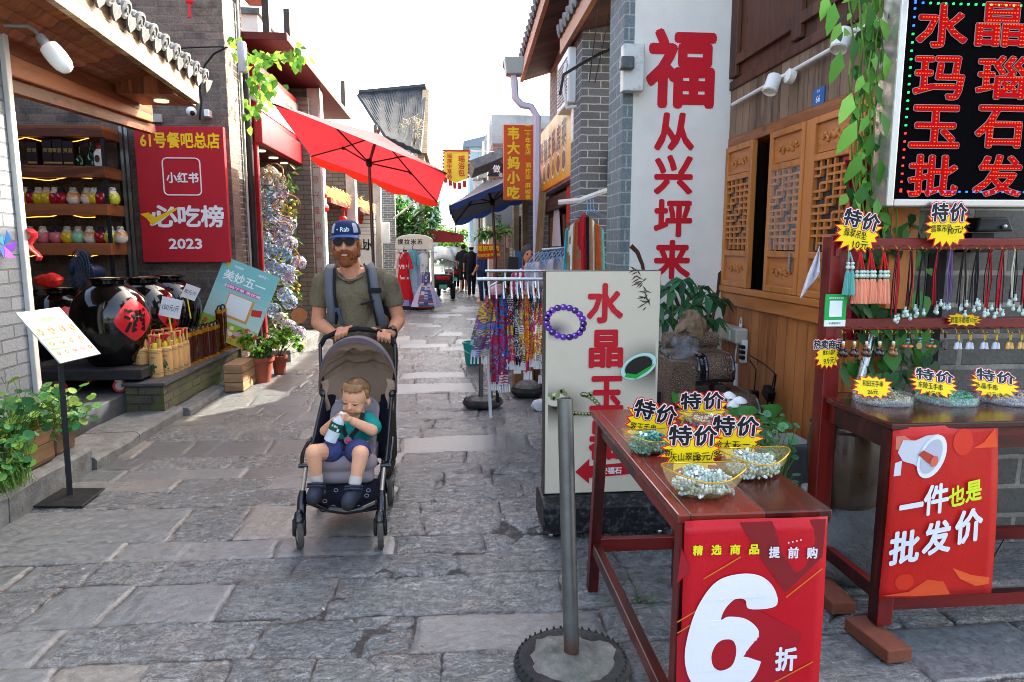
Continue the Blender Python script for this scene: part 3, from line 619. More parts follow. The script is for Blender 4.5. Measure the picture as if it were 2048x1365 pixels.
for r in (.06, .1, .14, .18, .22, .25): b.lathe([(r, .05*(1-(r/.26)**2)-.004), (r+.003, .05*(1-(r/.26)**2)), (r, .05*(1-(r/.26)**2)+.004)], fc, 30, R, cap=False)
for k in range(44): a = k*2*pi/44; b.tube([fc+R @ V((.05*cos(a), .05*sin(a), .05)), fc+R @ V((.17*cos(a), .17*sin(a), .035)), fc+R @ V((.26*cos(a), .26*sin(a), -.03)), fc+R @ V((.17*cos(a), .17*sin(a), -.09))], .0022, 4)
b.build('cage', P('fan_wire', '#3c4656', .45, .2), fan); b = B()
for k in range(5):
    a0 = k*2*pi/5; b.grid(lambda u, v: fc+R @ V(((.04+.19*u)*cos(a0+(v-.5)*1.0*(.5+u*.6)), (.04+.19*u)*sin(a0+(v-.5)*1.0*(.5+u*.6)), -.03+.03*(v-.5))), 5, 5)
b.build('blades', P('fan_blade', '#27374f', .3), fan, smooth=True, solid=.004); B().lathe([(.05, .055), (.05, .06), (.01, .066)], fc, 18, R).build('hub', FB, fan)
B().lathe([(.09, -.1), (.085, -.22), (.05, -.26)], fc, 18, R).build('motor', FB, fan, smooth=True); B().tube([fc-fd*.16, fc-fd*.16-V((0, 0, .5))], .03, 10).build('stand', FB, fan)
# cart with red casters
ct = thing('jar_cart', 'low dark wooden cart with red caster wheels carrying wine jars', 'cart', (-3.6, 7.1, .27)); CARTW = P('worn_black_wood', '#2c2b2c', .7, var=(8, .5), bump=(30, .5))
B().box(-4.15, -2.96, 6.66, 7.36, .40, .5).build('deck', CARTW, ct, bevel=.01); B().box(-5.2, -2.99, 7.37, 8.8, .34, .42).build('rear_deck', CARTW, ct, bevel=.01)
b = B(); b.box(-3.7, -3.0, 7.4, 8.75, .42, .5); b.build('riser', CARTW, ct)
for px, py in ((240, 768), (120, 765), (178, 752)):
    yy = 6.72 if py > 760 else 7.2; o = Yp(px, py, yy); o.z = .335
    wl = B(); wl.lathe([(.03, -.018), (.062, -.018), (.065, 0), (.062, .018), (.03, .018)], o, 20, Matrix(frame(V((.35, -1, 0)))).transposed()); q = wl.build('caster', P('red_rubber', '#a82230', .5), ct, smooth=True)
    B().lathe([(.04, -.024), (.04, .024)], o, 14, Matrix(frame(V((.35, -1, 0)))).transposed()).build('hub', P('hub_grey', '#9c9890', .4, .3), q); B().box(o.x-.03, o.x+.03, o.y-.03, o.y+.03, .375, .40).build('fork', STEEL, q)
o = Yp(110, 745, 8.4); b = B(); b.ball((o.x, 8.35, .30), (.3, .2, .06), 14, 8)
for p in b.v: p += mnoise.noise_vector(p*6)*.03
# ------------------------------------------------------------------ mossy brick ledge and bottles
lg = thing('brick_ledge', 'mossy low brick ledge with slate top below the wine bottles', 'wall', (-2.95, 7.8, .05)); LZ = .372
b = B(); b.box(-3.12, -2.77, 6.66, 8.98, .03, LZ-.03); b.build('brickwork', MOS, lg); B().box(-3.14, -2.74, 6.62, 8.985, LZ-.03, LZ).build('slate_top', P('slate', '#45464a', .55, var=(6, .3), bump=(20, .3)), lg, bevel=.006)
BAMB = P('bamboo_tube', '#c99b62', .5, var=(16, .18), stretch=(1, 1, .15)); AMB = P('amber_wine', '#451806', .08, coat=.8); GOLD = P('gold_band', '#b87a18', .25, .55)
def bamboo(i, px, py, lab):
    o = G(px, py, LZ); t = thing('bamboo_bottle', lab, 'bottle', o, random.uniform(-.4, .4), 'bamboo tube bottles on the ledge')
    h = .285; r = .062; B().lathe([(r*.97, 0), (r, .006), (r, h-.006), (r*.9, h), (r*.5, h)], (0, 0, 0), 18).build('tube', BAMB, t, w=False, smooth=True)
    b = B()
    for x in (-.045, .045): b.box(x-.008, x+.008, -.012, .012, h, h+.12)
    b.box(-.055, .055, -.014, .014, h+.12, h+.138); b.build('handle', BAMB, t, w=False, bevel=.003)
    B().lathe([(.026, h), (.028, h+.03), (.02, h+.045), (.008, h+.05)], (0, 0, 0), 10).build('stopper', P('yellow_wax', '#d8c030', .5), t, w=False, smooth=True)
    b = B()
    for q in (.03, h-.045):
        b.c('#3e5a40').lathe([(r+.001, q), (r+.001, q+.004)], (0, 0, 0), 18, cap=False); b.lathe([(r+.001, q+.014), (r+.001, q+.018)], (0, 0, 0), 18, cap=False)
    for k in range(16): a = -pi/2+random.gauss(0, .32); z = random.gauss(.105, .02); b.c(jit(c('#2f5a34'), .35)).disc((cos(a)*(r+.002), sin(a)*(r+.002), z), V((cos(a), sin(a), 0)), random.uniform(.006, .014), 6, 0)
    b.c('#8a2f2a').text('酒王', (0, -r-.003, .2), X1, Z1, w=.045, h=.02, bold=.01); b.build('print', PRINT, t, w=False)
    b = B(); pts = [V((random.uniform(-.06, .06), random.uniform(-.02, .02)-.012, h+.14-.02*k*random.random())) for k in range(7)]; b.tube(pts, .006, 5); b.tube([pts[0], pts[0]+V((-.01, -.02, -.09))], [.006, .01], 5); b.build('red_ribbon', RED, t, w=False)
BPX = [(267, 752), (287, 753), (314, 754), (334, 749), (346, 745), (356, 741), (363, 737), (369, 734), (300, 741), (322, 738), (339, 734)]
for i, (px, py) in enumerate(BPX): bamboo(i, px, py, 'bamboo tube bottle with red ribbon, %s' % ('%s from the near end of the front row' % ORD[i] if i < 8 else '%s in the row behind' % ORD[i-8]))
def amber(px, py, h, lab, R_=.045):
    o = G(px, py, LZ); t = thing('amber_bottle', lab, 'bottle', o, random.uniform(-.3, .3), 'amber wine tubes with gold bands on the ledge')
    B().lathe([(R_*.92, .03), (R_*.92, h-.04)], (0, 0, 0), 8).build('tube', AMB, t, w=False, smooth=True, ang=20)
    B().lathe([(R_, 0), (R_, .032)], (0, 0, 0), 8).build('gold_base', GOLD, t, w=False); B().lathe([(R_, h-.045), (R_, h), (R_*.3, h+.002)], (0, 0, 0), 8).build('gold_cap', GOLD, t, w=False)
    b = B(); b.tube([(R_*.6*cos(a), .3*R_*sin(a), h+.045*abs(sin(a))) for a in [pi*k/8 for k in range(9)]], .009, 6); b.build('cord_handle', BLK, t, w=False, smooth=True)
for i, (px, py) in enumerate(((380, 731), (390, 727), (401, 723), (410, 719), (419, 716), (427, 713), (435, 709))): amber(px, py, .36, 'amber wine tube with black cord handle, %s in the lower row' % ORD[i])
for i, (px, py) in enumerate(((443, 704), (450, 700), (460, 696), (430, 693), (417, 693), (402, 694))): amber(px, py, .52, 'tall amber wine tube with gold bands, %s from the poster' % ORD[i] if i < 3 else 'tall amber wine tube at the back of the ledge, %s from the right' % ORD[i-3], .048)
# ------------------------------------------------------------------ menu stand
ms = thing('menu_stand', 'black floor stand holding a tilted white picture menu', 'stand', (-2.59, 4.66, 0))
b = B(); c4 = [G(a, b_) for a, b_ in ((57, 1016), (165, 1016), (211, 979), (112, 979))]
b.prism([(p.x, p.y) for p in c4], (0, 0, 0), X1, Y1, .012); b.build('base', P('black_steel', '#1b1c1f', .5, bump=(20, .15), var=(5, .3)), ms, bevel=.006)
tp = Yp(120, 716, 4.66); B().tube([G(140, 990, .01), tp], .021, 4).build('pole', P('black_steel'), ms)
TL, TR, BR, BL = Yp(26, 629, 4.5), Yp(114, 617, 4.84), Yp(205, 700, 4.84), Yp(129, 726, 4.5)
ux = (TR-TL); uy = (TL-BL); wq = ux.length; hq = uy.length; ux.normalize(); uy.normalize(); nn = ux.cross(uy).normalized(); uy = nn.cross(ux)
o = (TL+TR+BL+BR)/4; b = B(); b.prism([(-wq/2, -hq/2), (wq/2, -hq/2), (wq/2, hq/2), (-wq/2, hq/2)], o-nn*.012, ux, uy, .01); b.build('board', P('menu_white', '#b4b7b2', .4), ms)
b = B(); rnd = random.Random(3); at = lambda u, v: ((u-.5)*wq, (v-.5)*hq)
def rc(u0, v0, u1, v1, col, off=.0006): b.c(col).rect(*at(u0, v0), *at(u1, v1), o, ux, uy, off)
rc(.04, .77, .96, .84, '#9fc59a'); b.c('#5f9a62').text('特色菜单', o+ux*0+uy*(.305*hq), ux, uy, h=.03, bold=.01, off=.0014); rc(.04, .72, .2, .76, '#cfe0c6')
cells = [(.25, .46, .5, .7), (.52, .46, .74, .7), (.76, .46, .97, .7), (.04, .46, .22, .7)]+[(.04+.235*i, .27, .25+.235*i, .43) for i in range(4)]+[(.04+.19*i, .1, .2+.19*i, .23) for i in range(5)]
for (u0, v0, u1, v1) in cells:
    rc(u0, v0, u1, v1, jit(c('#d6c7a8'), .2, rnd)); cx_, cy_ = (u0+u1)/2, (v0+v1)/2
    b.c('#f0ece6').flat([((cx_-.5)*wq+(u1-u0)*wq*.4*cos(a*pi/6), (cy_-.5)*hq+(v1-v0)*hq*.4*sin(a*pi/6)) for a in range(12)], o, ux, uy, .0012)
    for q in range(7): b.c(jit(c(rnd.choice(('#b5541e', '#8f3a16', '#d39a3a', '#6f7f2a'))), .2, rnd)).flat([((cx_-.5)*wq+(u1-u0)*wq*(.14*cos(a*pi/3)+rnd.uniform(-.01, .01)+.2*cos(q*.9)), (cy_-.5)*hq+(v1-v0)*hq*(.12*sin(a*pi/3)+.2*sin(q*.9))) for a in range(6)], o, ux, uy, .0018+.0003*q)
for v in (.25, .44): rc(.04, v-.012, .5, v+.012, '#5fa864')
b.build('print', PRINT, ms)
# ------------------------------------------------------------------ plants helpers
LEAF = P('leaf', attr=True, rough=.38, leafy=.28); STEM = P('green_stem', '#5b7a2c', .6); BARK = P('bark', '#4a3a28', .9, var=(12, .4), bump=(30, .6))
def pennywort(name, label, regions, n, seed, cols=('#2f6a3a', '#3f7f45', '#6aa050', '#23532c', '#86a848'), rmin=.018, rmax=.045, loc=None):
    rnd = random.Random(seed); t = thing(name, label, 'plant', loc); b = B(); s_ = B()
    for k in range(n):
        (x0, x1, y0, y1, z0, z1) = regions[rnd.choice(range(len(regions)))]; p = V((rnd.uniform(x0, x1), rnd.uniform(y0, y1), rnd.uniform(z0, z1)))
        nr = V((rnd.gauss(.25, .45), rnd.gauss(-.35, .45), 1)); b.c(jit(c(rnd.choice(cols)), .25, rnd)).disc(p, nr, rnd.uniform(rmin, rmax), 9, rnd.uniform(.0, .25))
        r0 = V((x0+(x1-x0)*.5+rnd.gauss(0, .06), (p.y*.7+(y0+y1)*.15), z0-.06)); s_.tube([r0, (r0+p)/2+V((rnd.gauss(0, .02), rnd.gauss(0, .02), .03)), p], .0022, 4, cap=False)
    b.build('leaves', LEAF, t, smooth=True); s_.build('stems', STEM, t); return t
def bush(name, label, ctr, rad, n, L, seed, cols, up=.3, loc=None, cat='plant', wid=.5, shell=.35):
    rnd = random.Random(seed); t = thing(name, label, cat, loc); b = B(); s_ = B(); ctr = V(ctr); rad = V(rad)
    cl = [V((rnd.gauss(0, .5), rnd.gauss(0, .5), rnd.gauss(0, .45))) for _ in range(max(6, n//40))]
    for k in range(n):
        q = rnd.choice(cl)+V((rnd.gauss(0, .16), rnd.gauss(0, .16), rnd.gauss(0, .16)))
        if q.length > 1.15: q *= 1.1/q.length
        p = ctr+V((q.x*rad.x, q.y*rad.y, q.z*rad.z)); d = (q*.8+V((rnd.gauss(0, .5), rnd.gauss(0, .5), rnd.gauss(up-.4, .4)))).normalized()
        b.c(jit(c(rnd.choice(cols)), .3, rnd)).leaf(p, d, V((rnd.gauss(0, .5), rnd.gauss(0, .5), 1)), L*rnd.uniform(.6, 1.25), L*wid*rnd.uniform(.7, 1.2), .15, .2)
    for q in cl:
        base = V(loc) if loc is not None else ctr-V((0, 0, rad.z)); p = ctr+V((q.x*rad.x, q.y*rad.y, q.z*rad.z)); s_.tube([base, (base*.5+p*.5)+V((rnd.gauss(0, .03), rnd.gauss(0, .03), .05))*rad.z, p], [L*.1, L*.06, L*.03], 5, cap=False)
    b.build('leaves', LEAF, t, smooth=True); s_.build('stems', BARK, t); return t
pl = thing('wooden_planter', 'weathered wooden trough planter on the kerb at the foot of the grey wall', 'planter', (-2.95, 4.4, .19)); OLDW = wood('weathered_planks', '#6a5138', '#3c2d1e', 12, .8, .11, False)
for x in (-2.79, -3.12): B().box(x-.012, x+.012, 3.4, 4.86, .2, .44).build('side_board', OLDW, pl, bevel=.004)
B().box(-3.1, -2.8, 3.4, 4.85, .2, .4).build('soil', P('soil', '#2c221a', .95, bump=(40, .8)), pl); B().box(-3.11, -2.8, 4.862, 4.885, .2, .44).build('end_board', wood('end_plank', '#b8763c', '#7d4a20', 10, .7), pl)
b = B(); b.box(-3.05, -2.8, 4.93, 5.18, .19, .36); one(wobbly(b, .02), 'planter_block', P('brown_block', '#6b5440', .85, var=(8, .3), bump=(20, .6)), 'rough brown block beside the wooden trough planter', 'block', (-2.93, 5.05, .19), bevel=.02)
pennywort('pennywort', 'round leaved green pennywort spilling out of the wooden trough', [(-3.1, -2.68, 3.9, 4.9, .46, .78), (-3.1, -2.72, 4.2, 5.2, .46, .66), (-2.82, -2.66, 4.0, 4.5, .26, .5), (-3.05, -2.7, 4.8, 5.35, .36, .56)], 520, 5, rmin=.013, rmax=.038, loc=(-2.95, 4.4, .4))
# crate, pots, bushes, leaning poster
cr = thing('wooden_crate', 'small weathered wooden crate on the paving beside the terracotta pot', 'crate', (-2.5, 8.18, 0)); CRW = wood('crate_boards', '#9a7a58', '#5f4630', 12, .8, None, False)
for k in range(3): B().box(-2.62, -2.41, 7.92, 8.44, .005+k*.106, .105+k*.106).build('board', CRW, cr, bevel=.004)
TERR = P('terracotta', '#8f4a34', .8, var=(6, .25), bump=(40, .2))
def pot(o, r, h, label):
    t = thing('terracotta_pot', label, 'pot', o); B().lathe([(r*.7, 0), (r*.95, h*.82), (r*1.08, h*.84), (r*1.1, h), (r*.98, h), (r*.94, h*.9)], o, 26, cap=False).build('pot', TERR, t, smooth=True)
    B().lathe([(r*.95, h*.9), (.001, h*.92)], o, 18).build('soil', P('soil'), t)
p1_ = G(517, 768); p1_.y += .14; pot(p1_, .15, .31, 'larger terracotta pot behind the crate'); p2_ = G(556, 750); p2_.y += .1; pot(p2_, .1, .24, 'smaller terracotta pot farther along the wall')
SG = ('#4f8a1c', '#7fae28', '#a3c43c', '#3a6e1c', '#2f5a1a')
bush('potted_shrub', 'bright sunlit shrub growing in the larger terracotta pot', p1_+V((.06, .06, .55)), (.26, .2, .24), 330, .075, 3, SG, loc=p1_+V((0, 0, .28)), wid=.7)
bush('potted_shrub', 'sunlit leafy shrub in the smaller terracotta pot', p2_+V((.06, .05, .46)), (.2, .18, .24), 220, .07, 4, SG, loc=p2_+V((0, 0, .2)), wid=.7)
po = thing('leaning_poster', 'pale blue printed promotion board leaning at an angle beside the bottles', 'poster', (-2.6, 8.75, .3))
A, B2, C2 = Yp(450, 513, 8.9), Yp(560, 556, 8.72), Yp(507, 708, 8.6); ux = B2-A; wq = ux.length; ux.normalize(); uy = B2-C2; uy = (uy-ux*uy.dot(ux)); hq = uy.length; uy.normalize(); o = A-uy*hq
b = B(); b.prism([(0, 0), (wq, 0), (wq, hq), (0, hq)], o, ux, uy, -.012); b.build('board', P('board_white', '#c9d4cf', .5), po)
b = B(); N = 12
for k in range(N):
    v0, v1 = k/N, (k+1)/N; q = mixc(c('#c9b84a'), c('#8fb23c'), min(1, v0/.2)) if v0 < .2 else mixc(c('#c6d6c8'), c('#7fbdb8'), min(1, (v0-.2)/.5)); b.c(q).rect(0, v0*hq, wq, v1*hq, o, ux, uy, .0008)
T = lambda s_, u, v, h, col, w=None, bd=.02: b.c(col).text(s_, o+ux*(u*wq)+uy*(v*hq), ux, uy, w=w, h=h, bold=bd, off=.0034)
T('美妙五一', .47, .8, .13, '#eef4ee', .58); T('美团团购', .3, .93, .03, '#eaf3ee'); T('美妙五一', .75, .93, .035, '#eaf3ee'); b.c('#e8c22a').rect(.07*wq, .91*hq, .14*wq, .95*hq, o, ux, uy, .0016)
b.c('#d8589a').rect(.2*wq, .645*hq, .8*wq, .7*hq, o, ux, uy, .0016); T('扫码下单 更优惠', .5, .672, .035, '#f4eef0', .5)
b.c('#d99a4a').rect(.3*wq, .3*hq, .76*wq, .6*hq, o, ux, uy, .0016); b.c('#e9e6de').rect(.32*wq, .33*hq, .72*wq, .59*hq, o, ux, uy, .0024)
for k in range(22):
    a = random.uniform(0, 1); b.c(jit(c(random.choice(('#d05a3a', '#e9b0b4', '#6f9a2c', '#f0dfae', '#e0a23a'))), .2)).flat([((a+.045*cos(q*1.05))*wq, (.05+.2*((k*7) % 11)/11+.03*sin(q*1.05))*hq) for q in range(6)], o, ux, uy, .0018+.0002*k)
b.c('#c8392c').flat([(.78*wq, .42*hq), (.95*wq, .45*hq), (.93*wq, .53*hq), (.76*wq, .5*hq)], o, ux, uy, .0026); T('五一', .12, .12, .06, '#5f5a20'); b.build('print', PRINT, po)

lf = B(); rnd = random.Random(88)
for k in range(26): p = G(rnd.uniform(150, 1250), rnd.uniform(760, 1340)); lf.c(jit(c(rnd.choice(('#8a5a2a', '#6a4a26', '#a8843a', '#c8c0b0', '#b05a2a'))), .2, rnd)).leaf(p+V((0, 0, .012)), (rnd.gauss(0, 1), rnd.gauss(0, 1), .05), (rnd.gauss(0, .2), 0, 1), rnd.uniform(.012, .03), rnd.uniform(.006, .012), .1, .1)
o = one(lf, 'fallen_leaves', LEAF, 'small dry leaf scraps scattered over the paving', 'leaves', (-.5, 3.5, 0)); o['kind'] = 'stuff'
# ------------------------------------------------------------------ left: red shop with flowers
PALE = P('pale_render', '#b9b2a8', .8, var=(4, .2), dirt=(3, .4, '#7c7468')); WHITEW = P('white_render', '#d8d4cc', .85, var=(2.5, .12))
GRBR = brick('taupe_brick', '#6e665e', '#7d746b', '#544e48', .26, .085, .009, stain='#4a423c', stain_amt=.3, var=.25)
REDP = P('red_lacquer', '#a01420', .35, var=(4, .15)); MARO = P('maroon_boards', '#5a2422', .6, var=(5, .3))
rs2 = thing('red_shop', 'shop with red header beam and flower filled recess under a maroon canopy', 'shop', (-2.9, 11.3, 0))
B().box(-4.6, -3.5, 10, 12.6, 0, 4.2).build('back_wall', GRBR, rs2); B().box(-3.498, -2.47, 12.55, 12.75, 0, 4.2).build('end_wall', GRBR, rs2)
B().box(-3.49, -2.36, 10.02, 12.54, -.02, .16).build('floor', STONE, rs2, bevel=.01); B().box(-3.49, -2.66, 10.02, 12.54, 3.10, 3.2).build('ceiling', MARO, rs2)
q = [Xp(a, b_, -2.62) for a, b_ in ((520, 284), (641, 346), (641, 316), (520, 232))]; yA, yB = q[0].y, q[1].y; zA, zB = (q[0].z+q[1].z)/2, (q[2].z+q[3].z)/2
B().box(-2.72, -2.6, 10.0, 12.75, zA-.02, zB).build('header', REDP, rs2, bevel=.01)
B().box(-2.766, -2.684, 10.0, 10.07, .16, zA).build('door_strip', REDP, rs2); B().box(-2.75, -2.69, 10.08, 10.12, .16, zA).build('door_jamb', STEEL, rs2)
sg = thing('glossy_signboard', 'glossy white and red framed signboard above the flower shop recess', 'sign', (-2.65, 11.4, zB)); 
B().box(-2.78, -2.66, 10.05, 12.72, zB+.02, zB+.75).build('frame', REDP, sg); B().box(-2.659, -2.645, 10.2, 12.6, zB+.12, zB+.66).build('face', P('glossy_white', '#c9c5c4', .12, coat=1.), sg)
b = B().c('#b01524').text('花间', (-2.64, 11.9, zB+.4), V((0, 1, 0)), Z1, h=.3, bold=.03); b.build('lettering', PRINT, sg)
cz = 4.42
B().box(-3.2, -2.2, 9.95, 15.9, cz, cz+.1).build('canopy', MARO, rs2, bevel=.01); B().box(-3.2, -2.9, 10.0, 15.9, zB+.8, cz).build('upper_wall', MARO, rs2)
B().box(-3.2, -2.2, 16.0, 19.5, cz-.45, cz-.36).build('canopy', P('brown_boards', '#6a5545', .7, var=(4, .3)), rs2)
for i, (px, py) in enumerate(((521, 302), (547, 316), (569, 327))):
    o = G(px, py, 3.09); tag(B().lathe([(.075, -.012), (.075, .006), (.001, .006)], o, 18).build('ceiling_light', P('lit_disc', '#fff1d8', .3, emit=('#fff0d0', .25)), None, loc=o), 'round recessed light in the shop ceiling above the flowers, %s from the street wall' % ORD[i], 'light')
for i, (px, y0, y1, yy) in enumerate(((535, -40, 92, 10.2), (577, 20, 108, 11.6), (688, 163, 240, 15.8), (752, 250, 300, 19.2))):
    o = Yp(px, y1, yy); top = Yp(px, y0, yy); o.z = cz+.1 if i < 3 else cz-.36; one(B().box(o.x-.045, o.x+.045, yy-.04, yy+.04, o.z, top.z), 'canopy_post', P('weathered_steel', '#4a4644', .6, .4, var=(6, .3)), 'thin dark post rising above the maroon canopy, %s along the street' % ORD[i], 'post', o)
wh = thing('white_house', 'sunlit white rendered house above and behind the canopies', 'house', (-4, 17, 0)); B().box(-5.5, -3.3, 12.76, 21, 0, 5.6).build('walls', WHITEW, wh); B().box(-5.6, -3.25, 12.7, 21.1, 5.6, 5.7).build('coping', STONE, wh)
# flowers
fl = thing('flower_column', 'tall column of blue hydrangeas, yellow blooms and woven hoops in the shop recess', 'flowers', (-2.85, 11.3, .16)); rnd = random.Random(9); PET = P('petals', attr=True, rough=.6, leafy=.25)
fb = B()
for k in range(420):
    p = Yp(rnd.uniform(512, 596), rnd.uniform(330, 690), 11.35+rnd.uniform(-.1, .35)); fb.c(jit(c(rnd.choice(('#2f4a24', '#45612f', '#5c7a44', '#6a6a34'))), .3, rnd)).leaf(p, (rnd.gauss(0, 1), -.5, rnd.gauss(-.3, .7)), (rnd.gauss(0, 1), -1, .6), .13, .055)
fb.build('foliage', LEAF, fl, smooth=True)
HY = [(540, 348, 0), (527, 352, 3), (556, 362, 3), (532, 372, 1), (562, 385, 2), (540, 398, 1), (552, 402, 2), (530, 425, 1), (548, 432, 1), (520, 440, 0), (545, 450, 2), (572, 460, 2), (578, 448, 2), (530, 478, 1), (560, 478, 2), (580, 488, 2), (528, 500, 1), (548, 505, 1), (568, 508, 4), (540, 532, 1), (560, 540, 1), (575, 545, 1), (597, 527, 2), (578, 558, 2), (570, 590, 1), (580, 605, 1), (560, 640, 0), (578, 655, 2), (598, 668, 2), (548, 622, 1), (535, 570, 1), (518, 395, 0)]
HC = ('#b0aca4', '#9fb2c8', '#b0aec0', '#bdb2a4', '#7aa0cc')
for k, (px, py, q) in enumerate(HY):
    o = Yp(px, py, 11.08+rnd.uniform(-.08, .08)); b = B()
    for j in range(80):
        d = V((rnd.gauss(0, 1), rnd.gauss(-.5, 1), rnd.gauss(.2, 1))).normalized(); p = o+d*.118; b.c(jit(c(HC[q]), .22, rnd)); x, y, z = frame(d, V((rnd.random(), rnd.random(), 1)))
        for a in range(2): u = x*cos(a*pi/2)+y*sin(a*pi/2); v = d.cross(u); b.face([p-u*.03, p+v*.016+d*.006, p+u*.03, p-v*.016+d*.006])
    b.build('hydrangea', PET, fl)
for k, (px, py) in enumerate(((522, 406), (527, 452), (533, 447), (521, 470), (571, 412), (580, 417), (588, 410), (580, 428), (553, 515), (560, 512), (561, 524), (566, 562), (586, 578), (596, 580), (598, 572), (540, 345))):
    o = Yp(px, py, 10.95); b = B().c(jit(c('#c4b41c'), .1, rnd)).ball(o, (.027, .025, .023), 8, 6); b.build('yellow_bloom', PET, fl, smooth=True)
CANE = P('cane', '#a3764a', .6, var=(14, .2))
for (px, py, rx, rz, a0, a1) in ((575, 412, .2, .17, -2.6, 1.9), (540, 392, .16, .16, 0, 6.28), (566, 470, .14, .2, .3, 3.4), (585, 520, .1, .18, -1, 2.2), (535, 490, .1, .2, 1.4, 4), (560, 410, .11, .1, 0, 6.2), (548, 345, .14, .13, -.5, 2.4)):
    o = Yp(px, py, 10.95); B().tube([o+V((rx*cos(a0+(a1-a0)*k/22), -.03*sin(k*.6), rz*sin(a0+(a1-a0)*k/22))) for k in range(23)], .011, 6).build('cane_hoop', CANE, fl, smooth=True)
for (px, py) in ((598, 632),): b = B(); o = Yp(px, py, 11.0); b.lathe([(.002, 0), (.08, .01), (.12, .05)], o, 16, Matrix(frame(V((.3, -1, .2)))).transposed()); b.build('woven_bowl', CANE, fl, smooth=True, solid=.006)
# ------------------------------------------------------------------ left: brick fins, pale piers, thatch eaves, lanterns
THAT = P('straw', attr=True, rough=.9); LAN = P('red_lantern', '#c01a14', .5, emit=('#d02010', .04))
for i, (yy, x1, pw_, lab, top) in enumerate(((12.8, -2.31, .22, 'pale lit pier beside the red header with faded writing', 4.4), (15.6, -2.12, .2, 'second pale pier between the two thatched eaves', 4.0), (19.3, -1.95, .2, 'slim pale pier just behind the red parasol pole', 3.9), (23.2, -1.88, .5, 'dark brick pier before the tree', 3.9))):
    t = thing('brick_pier', lab, 'pier', (x1-.2, yy, 0)); B().box(-4.2, x1-pw_, yy, yy+.2, 0, top).build('brick_fin', GRBR if i < 3 else DKB, t)
    B().box(x1-pw_+.002, x1, yy-.05, yy+.3, 0, top).build('pillar', PALE if i < 3 else DKB, t, bevel=.01)
    if i == 0:
        b = B().c('#a05a50')
        for k in range(9): b.text('生意兴隆通四海财源'[k], (x1-.12, yy-.053, 3.1-.27*k), X1, Z1, h=.13, bold=.0)
        b.build('lettering', PRINT, t); B().box(x1-.02, x1+.02, yy-.09, yy-.052, 0, top).build('edge_trim', STEEL, t)
def thatch(y0, y1, x, z, lab):
    t = thing('thatched_eave', lab, 'eave', (x, y0, z)); b = B(); B().box(x-.8, x, y0, y1, z-.1, z).build('soffit', MARO, t); rnd = random.Random(int(y0*10))
    for k in range(420):
        p = V((x+rnd.uniform(-.2, .03), rnd.uniform(y0, y1), z+rnd.uniform(.0, .24))); d = V((.5, rnd.gauss(0, .3), -.6+rnd.gauss(0, .3))); b.c(jit(c('#c08a3a'), .35, rnd)); s_ = V((0, .012, .004)); b.face([p-s_, p+s_, p+d*.16])
    b.build('straw', THAT, t)
def fp(px, py, x): return Xp(px, py, x)
ta, tb = Xp(637, 370, -2.2), Xp(697, 398, -2.2); thatch(13.2, 15.55, -2.25, ta.z*.5+tb.z*.5-.1, 'straw fringed eave beside the first pale pier')
tc_ = Xp(735, 410, -2.05); thatch(16.2, 19.2, -2.1, tc_.z-.1, 'straw fringed eave farther along, above the white art panel')
for i, (px, py, yy, s_) in enumerate(((643, 390, 13.0, 1.), (643, 416, 13.0, 1.25), (688, 412, 15.2, 1.), (686, 438, 15.2, .8))):
    o = Yp(px, py, yy); t = thing('red_lantern', '%s red silk lantern under the thatched eave, %s' % (('upper', 'lower')[i % 2], 'next to the pale pier' if i < 2 else 'above the blue cap'), 'lantern', o)
    B().ball(o, (.11*s_, .11*s_, .085*s_), 14, 8).build('shade', LAN, t, smooth=True, ang=15); B().tube([o-V((0, 0, .08)), o-V((0, 0, .30))], [.016, .022], 6).build('tassel', RED, t); B().tube([o+V((0, 0, .08)), o+V((0, 0, .26))], .006, 5).build('cord', RED, t)
ap = thing('art_panel', 'white wall panel with a red oval and brush writing behind the parasol pole', 'panel', Yp(732, 520, 18.6)); a0, a1 = Yp(714, 420, 18.6), Yp(752, 540, 18.6)
B().box(a0.x-.3, a1.x, 18.6, 18.7, .2, a0.z+.15).build('panel', WHITEW, ap); b = B().c('#b02a1c'); o = Yp(721, 434, 18.58); b.flat([(.07*cos(k*pi/8), .2*sin(k*pi/8)) for k in range(16)], o, X1, Z1); b.c('#2a2a2c')
for k in range(5): b.rect(-.22, -.1*k, .2-.05*(k % 2), -.1*k+.012, Yp(737, 440, 18.58), X1, Z1)
for k, s_ in enumerate('山水'): b.text(s_, Yp(728+k*9, 490, 18.58), X1, Z1, h=.3, bold=.01)
b.build('brushwork', PRINT, ap)
mb = thing('meter_box', 'white wall box fixed to a slim pier behind the man', 'box', Yp(768, 486, 19.0)); o0, o1 = Yp(762, 445, 19.0), Yp(776, 487, 19.0); B().box(o0.x, o1.x+.05, 18.9, 19.2, o1.z, o0.z).build('housing', WHT, mb, bevel=.02)
b = B(); p0 = Yp(788, 437, 22); b.tube([p0, Yp(825, 408, 18.)], .03, 8); one(b, 'awning_bracket', P('white_tube', '#c9c6bb', .4, .3), 'slanting white awning arm beside the dark brick pier', 'bracket', p0)
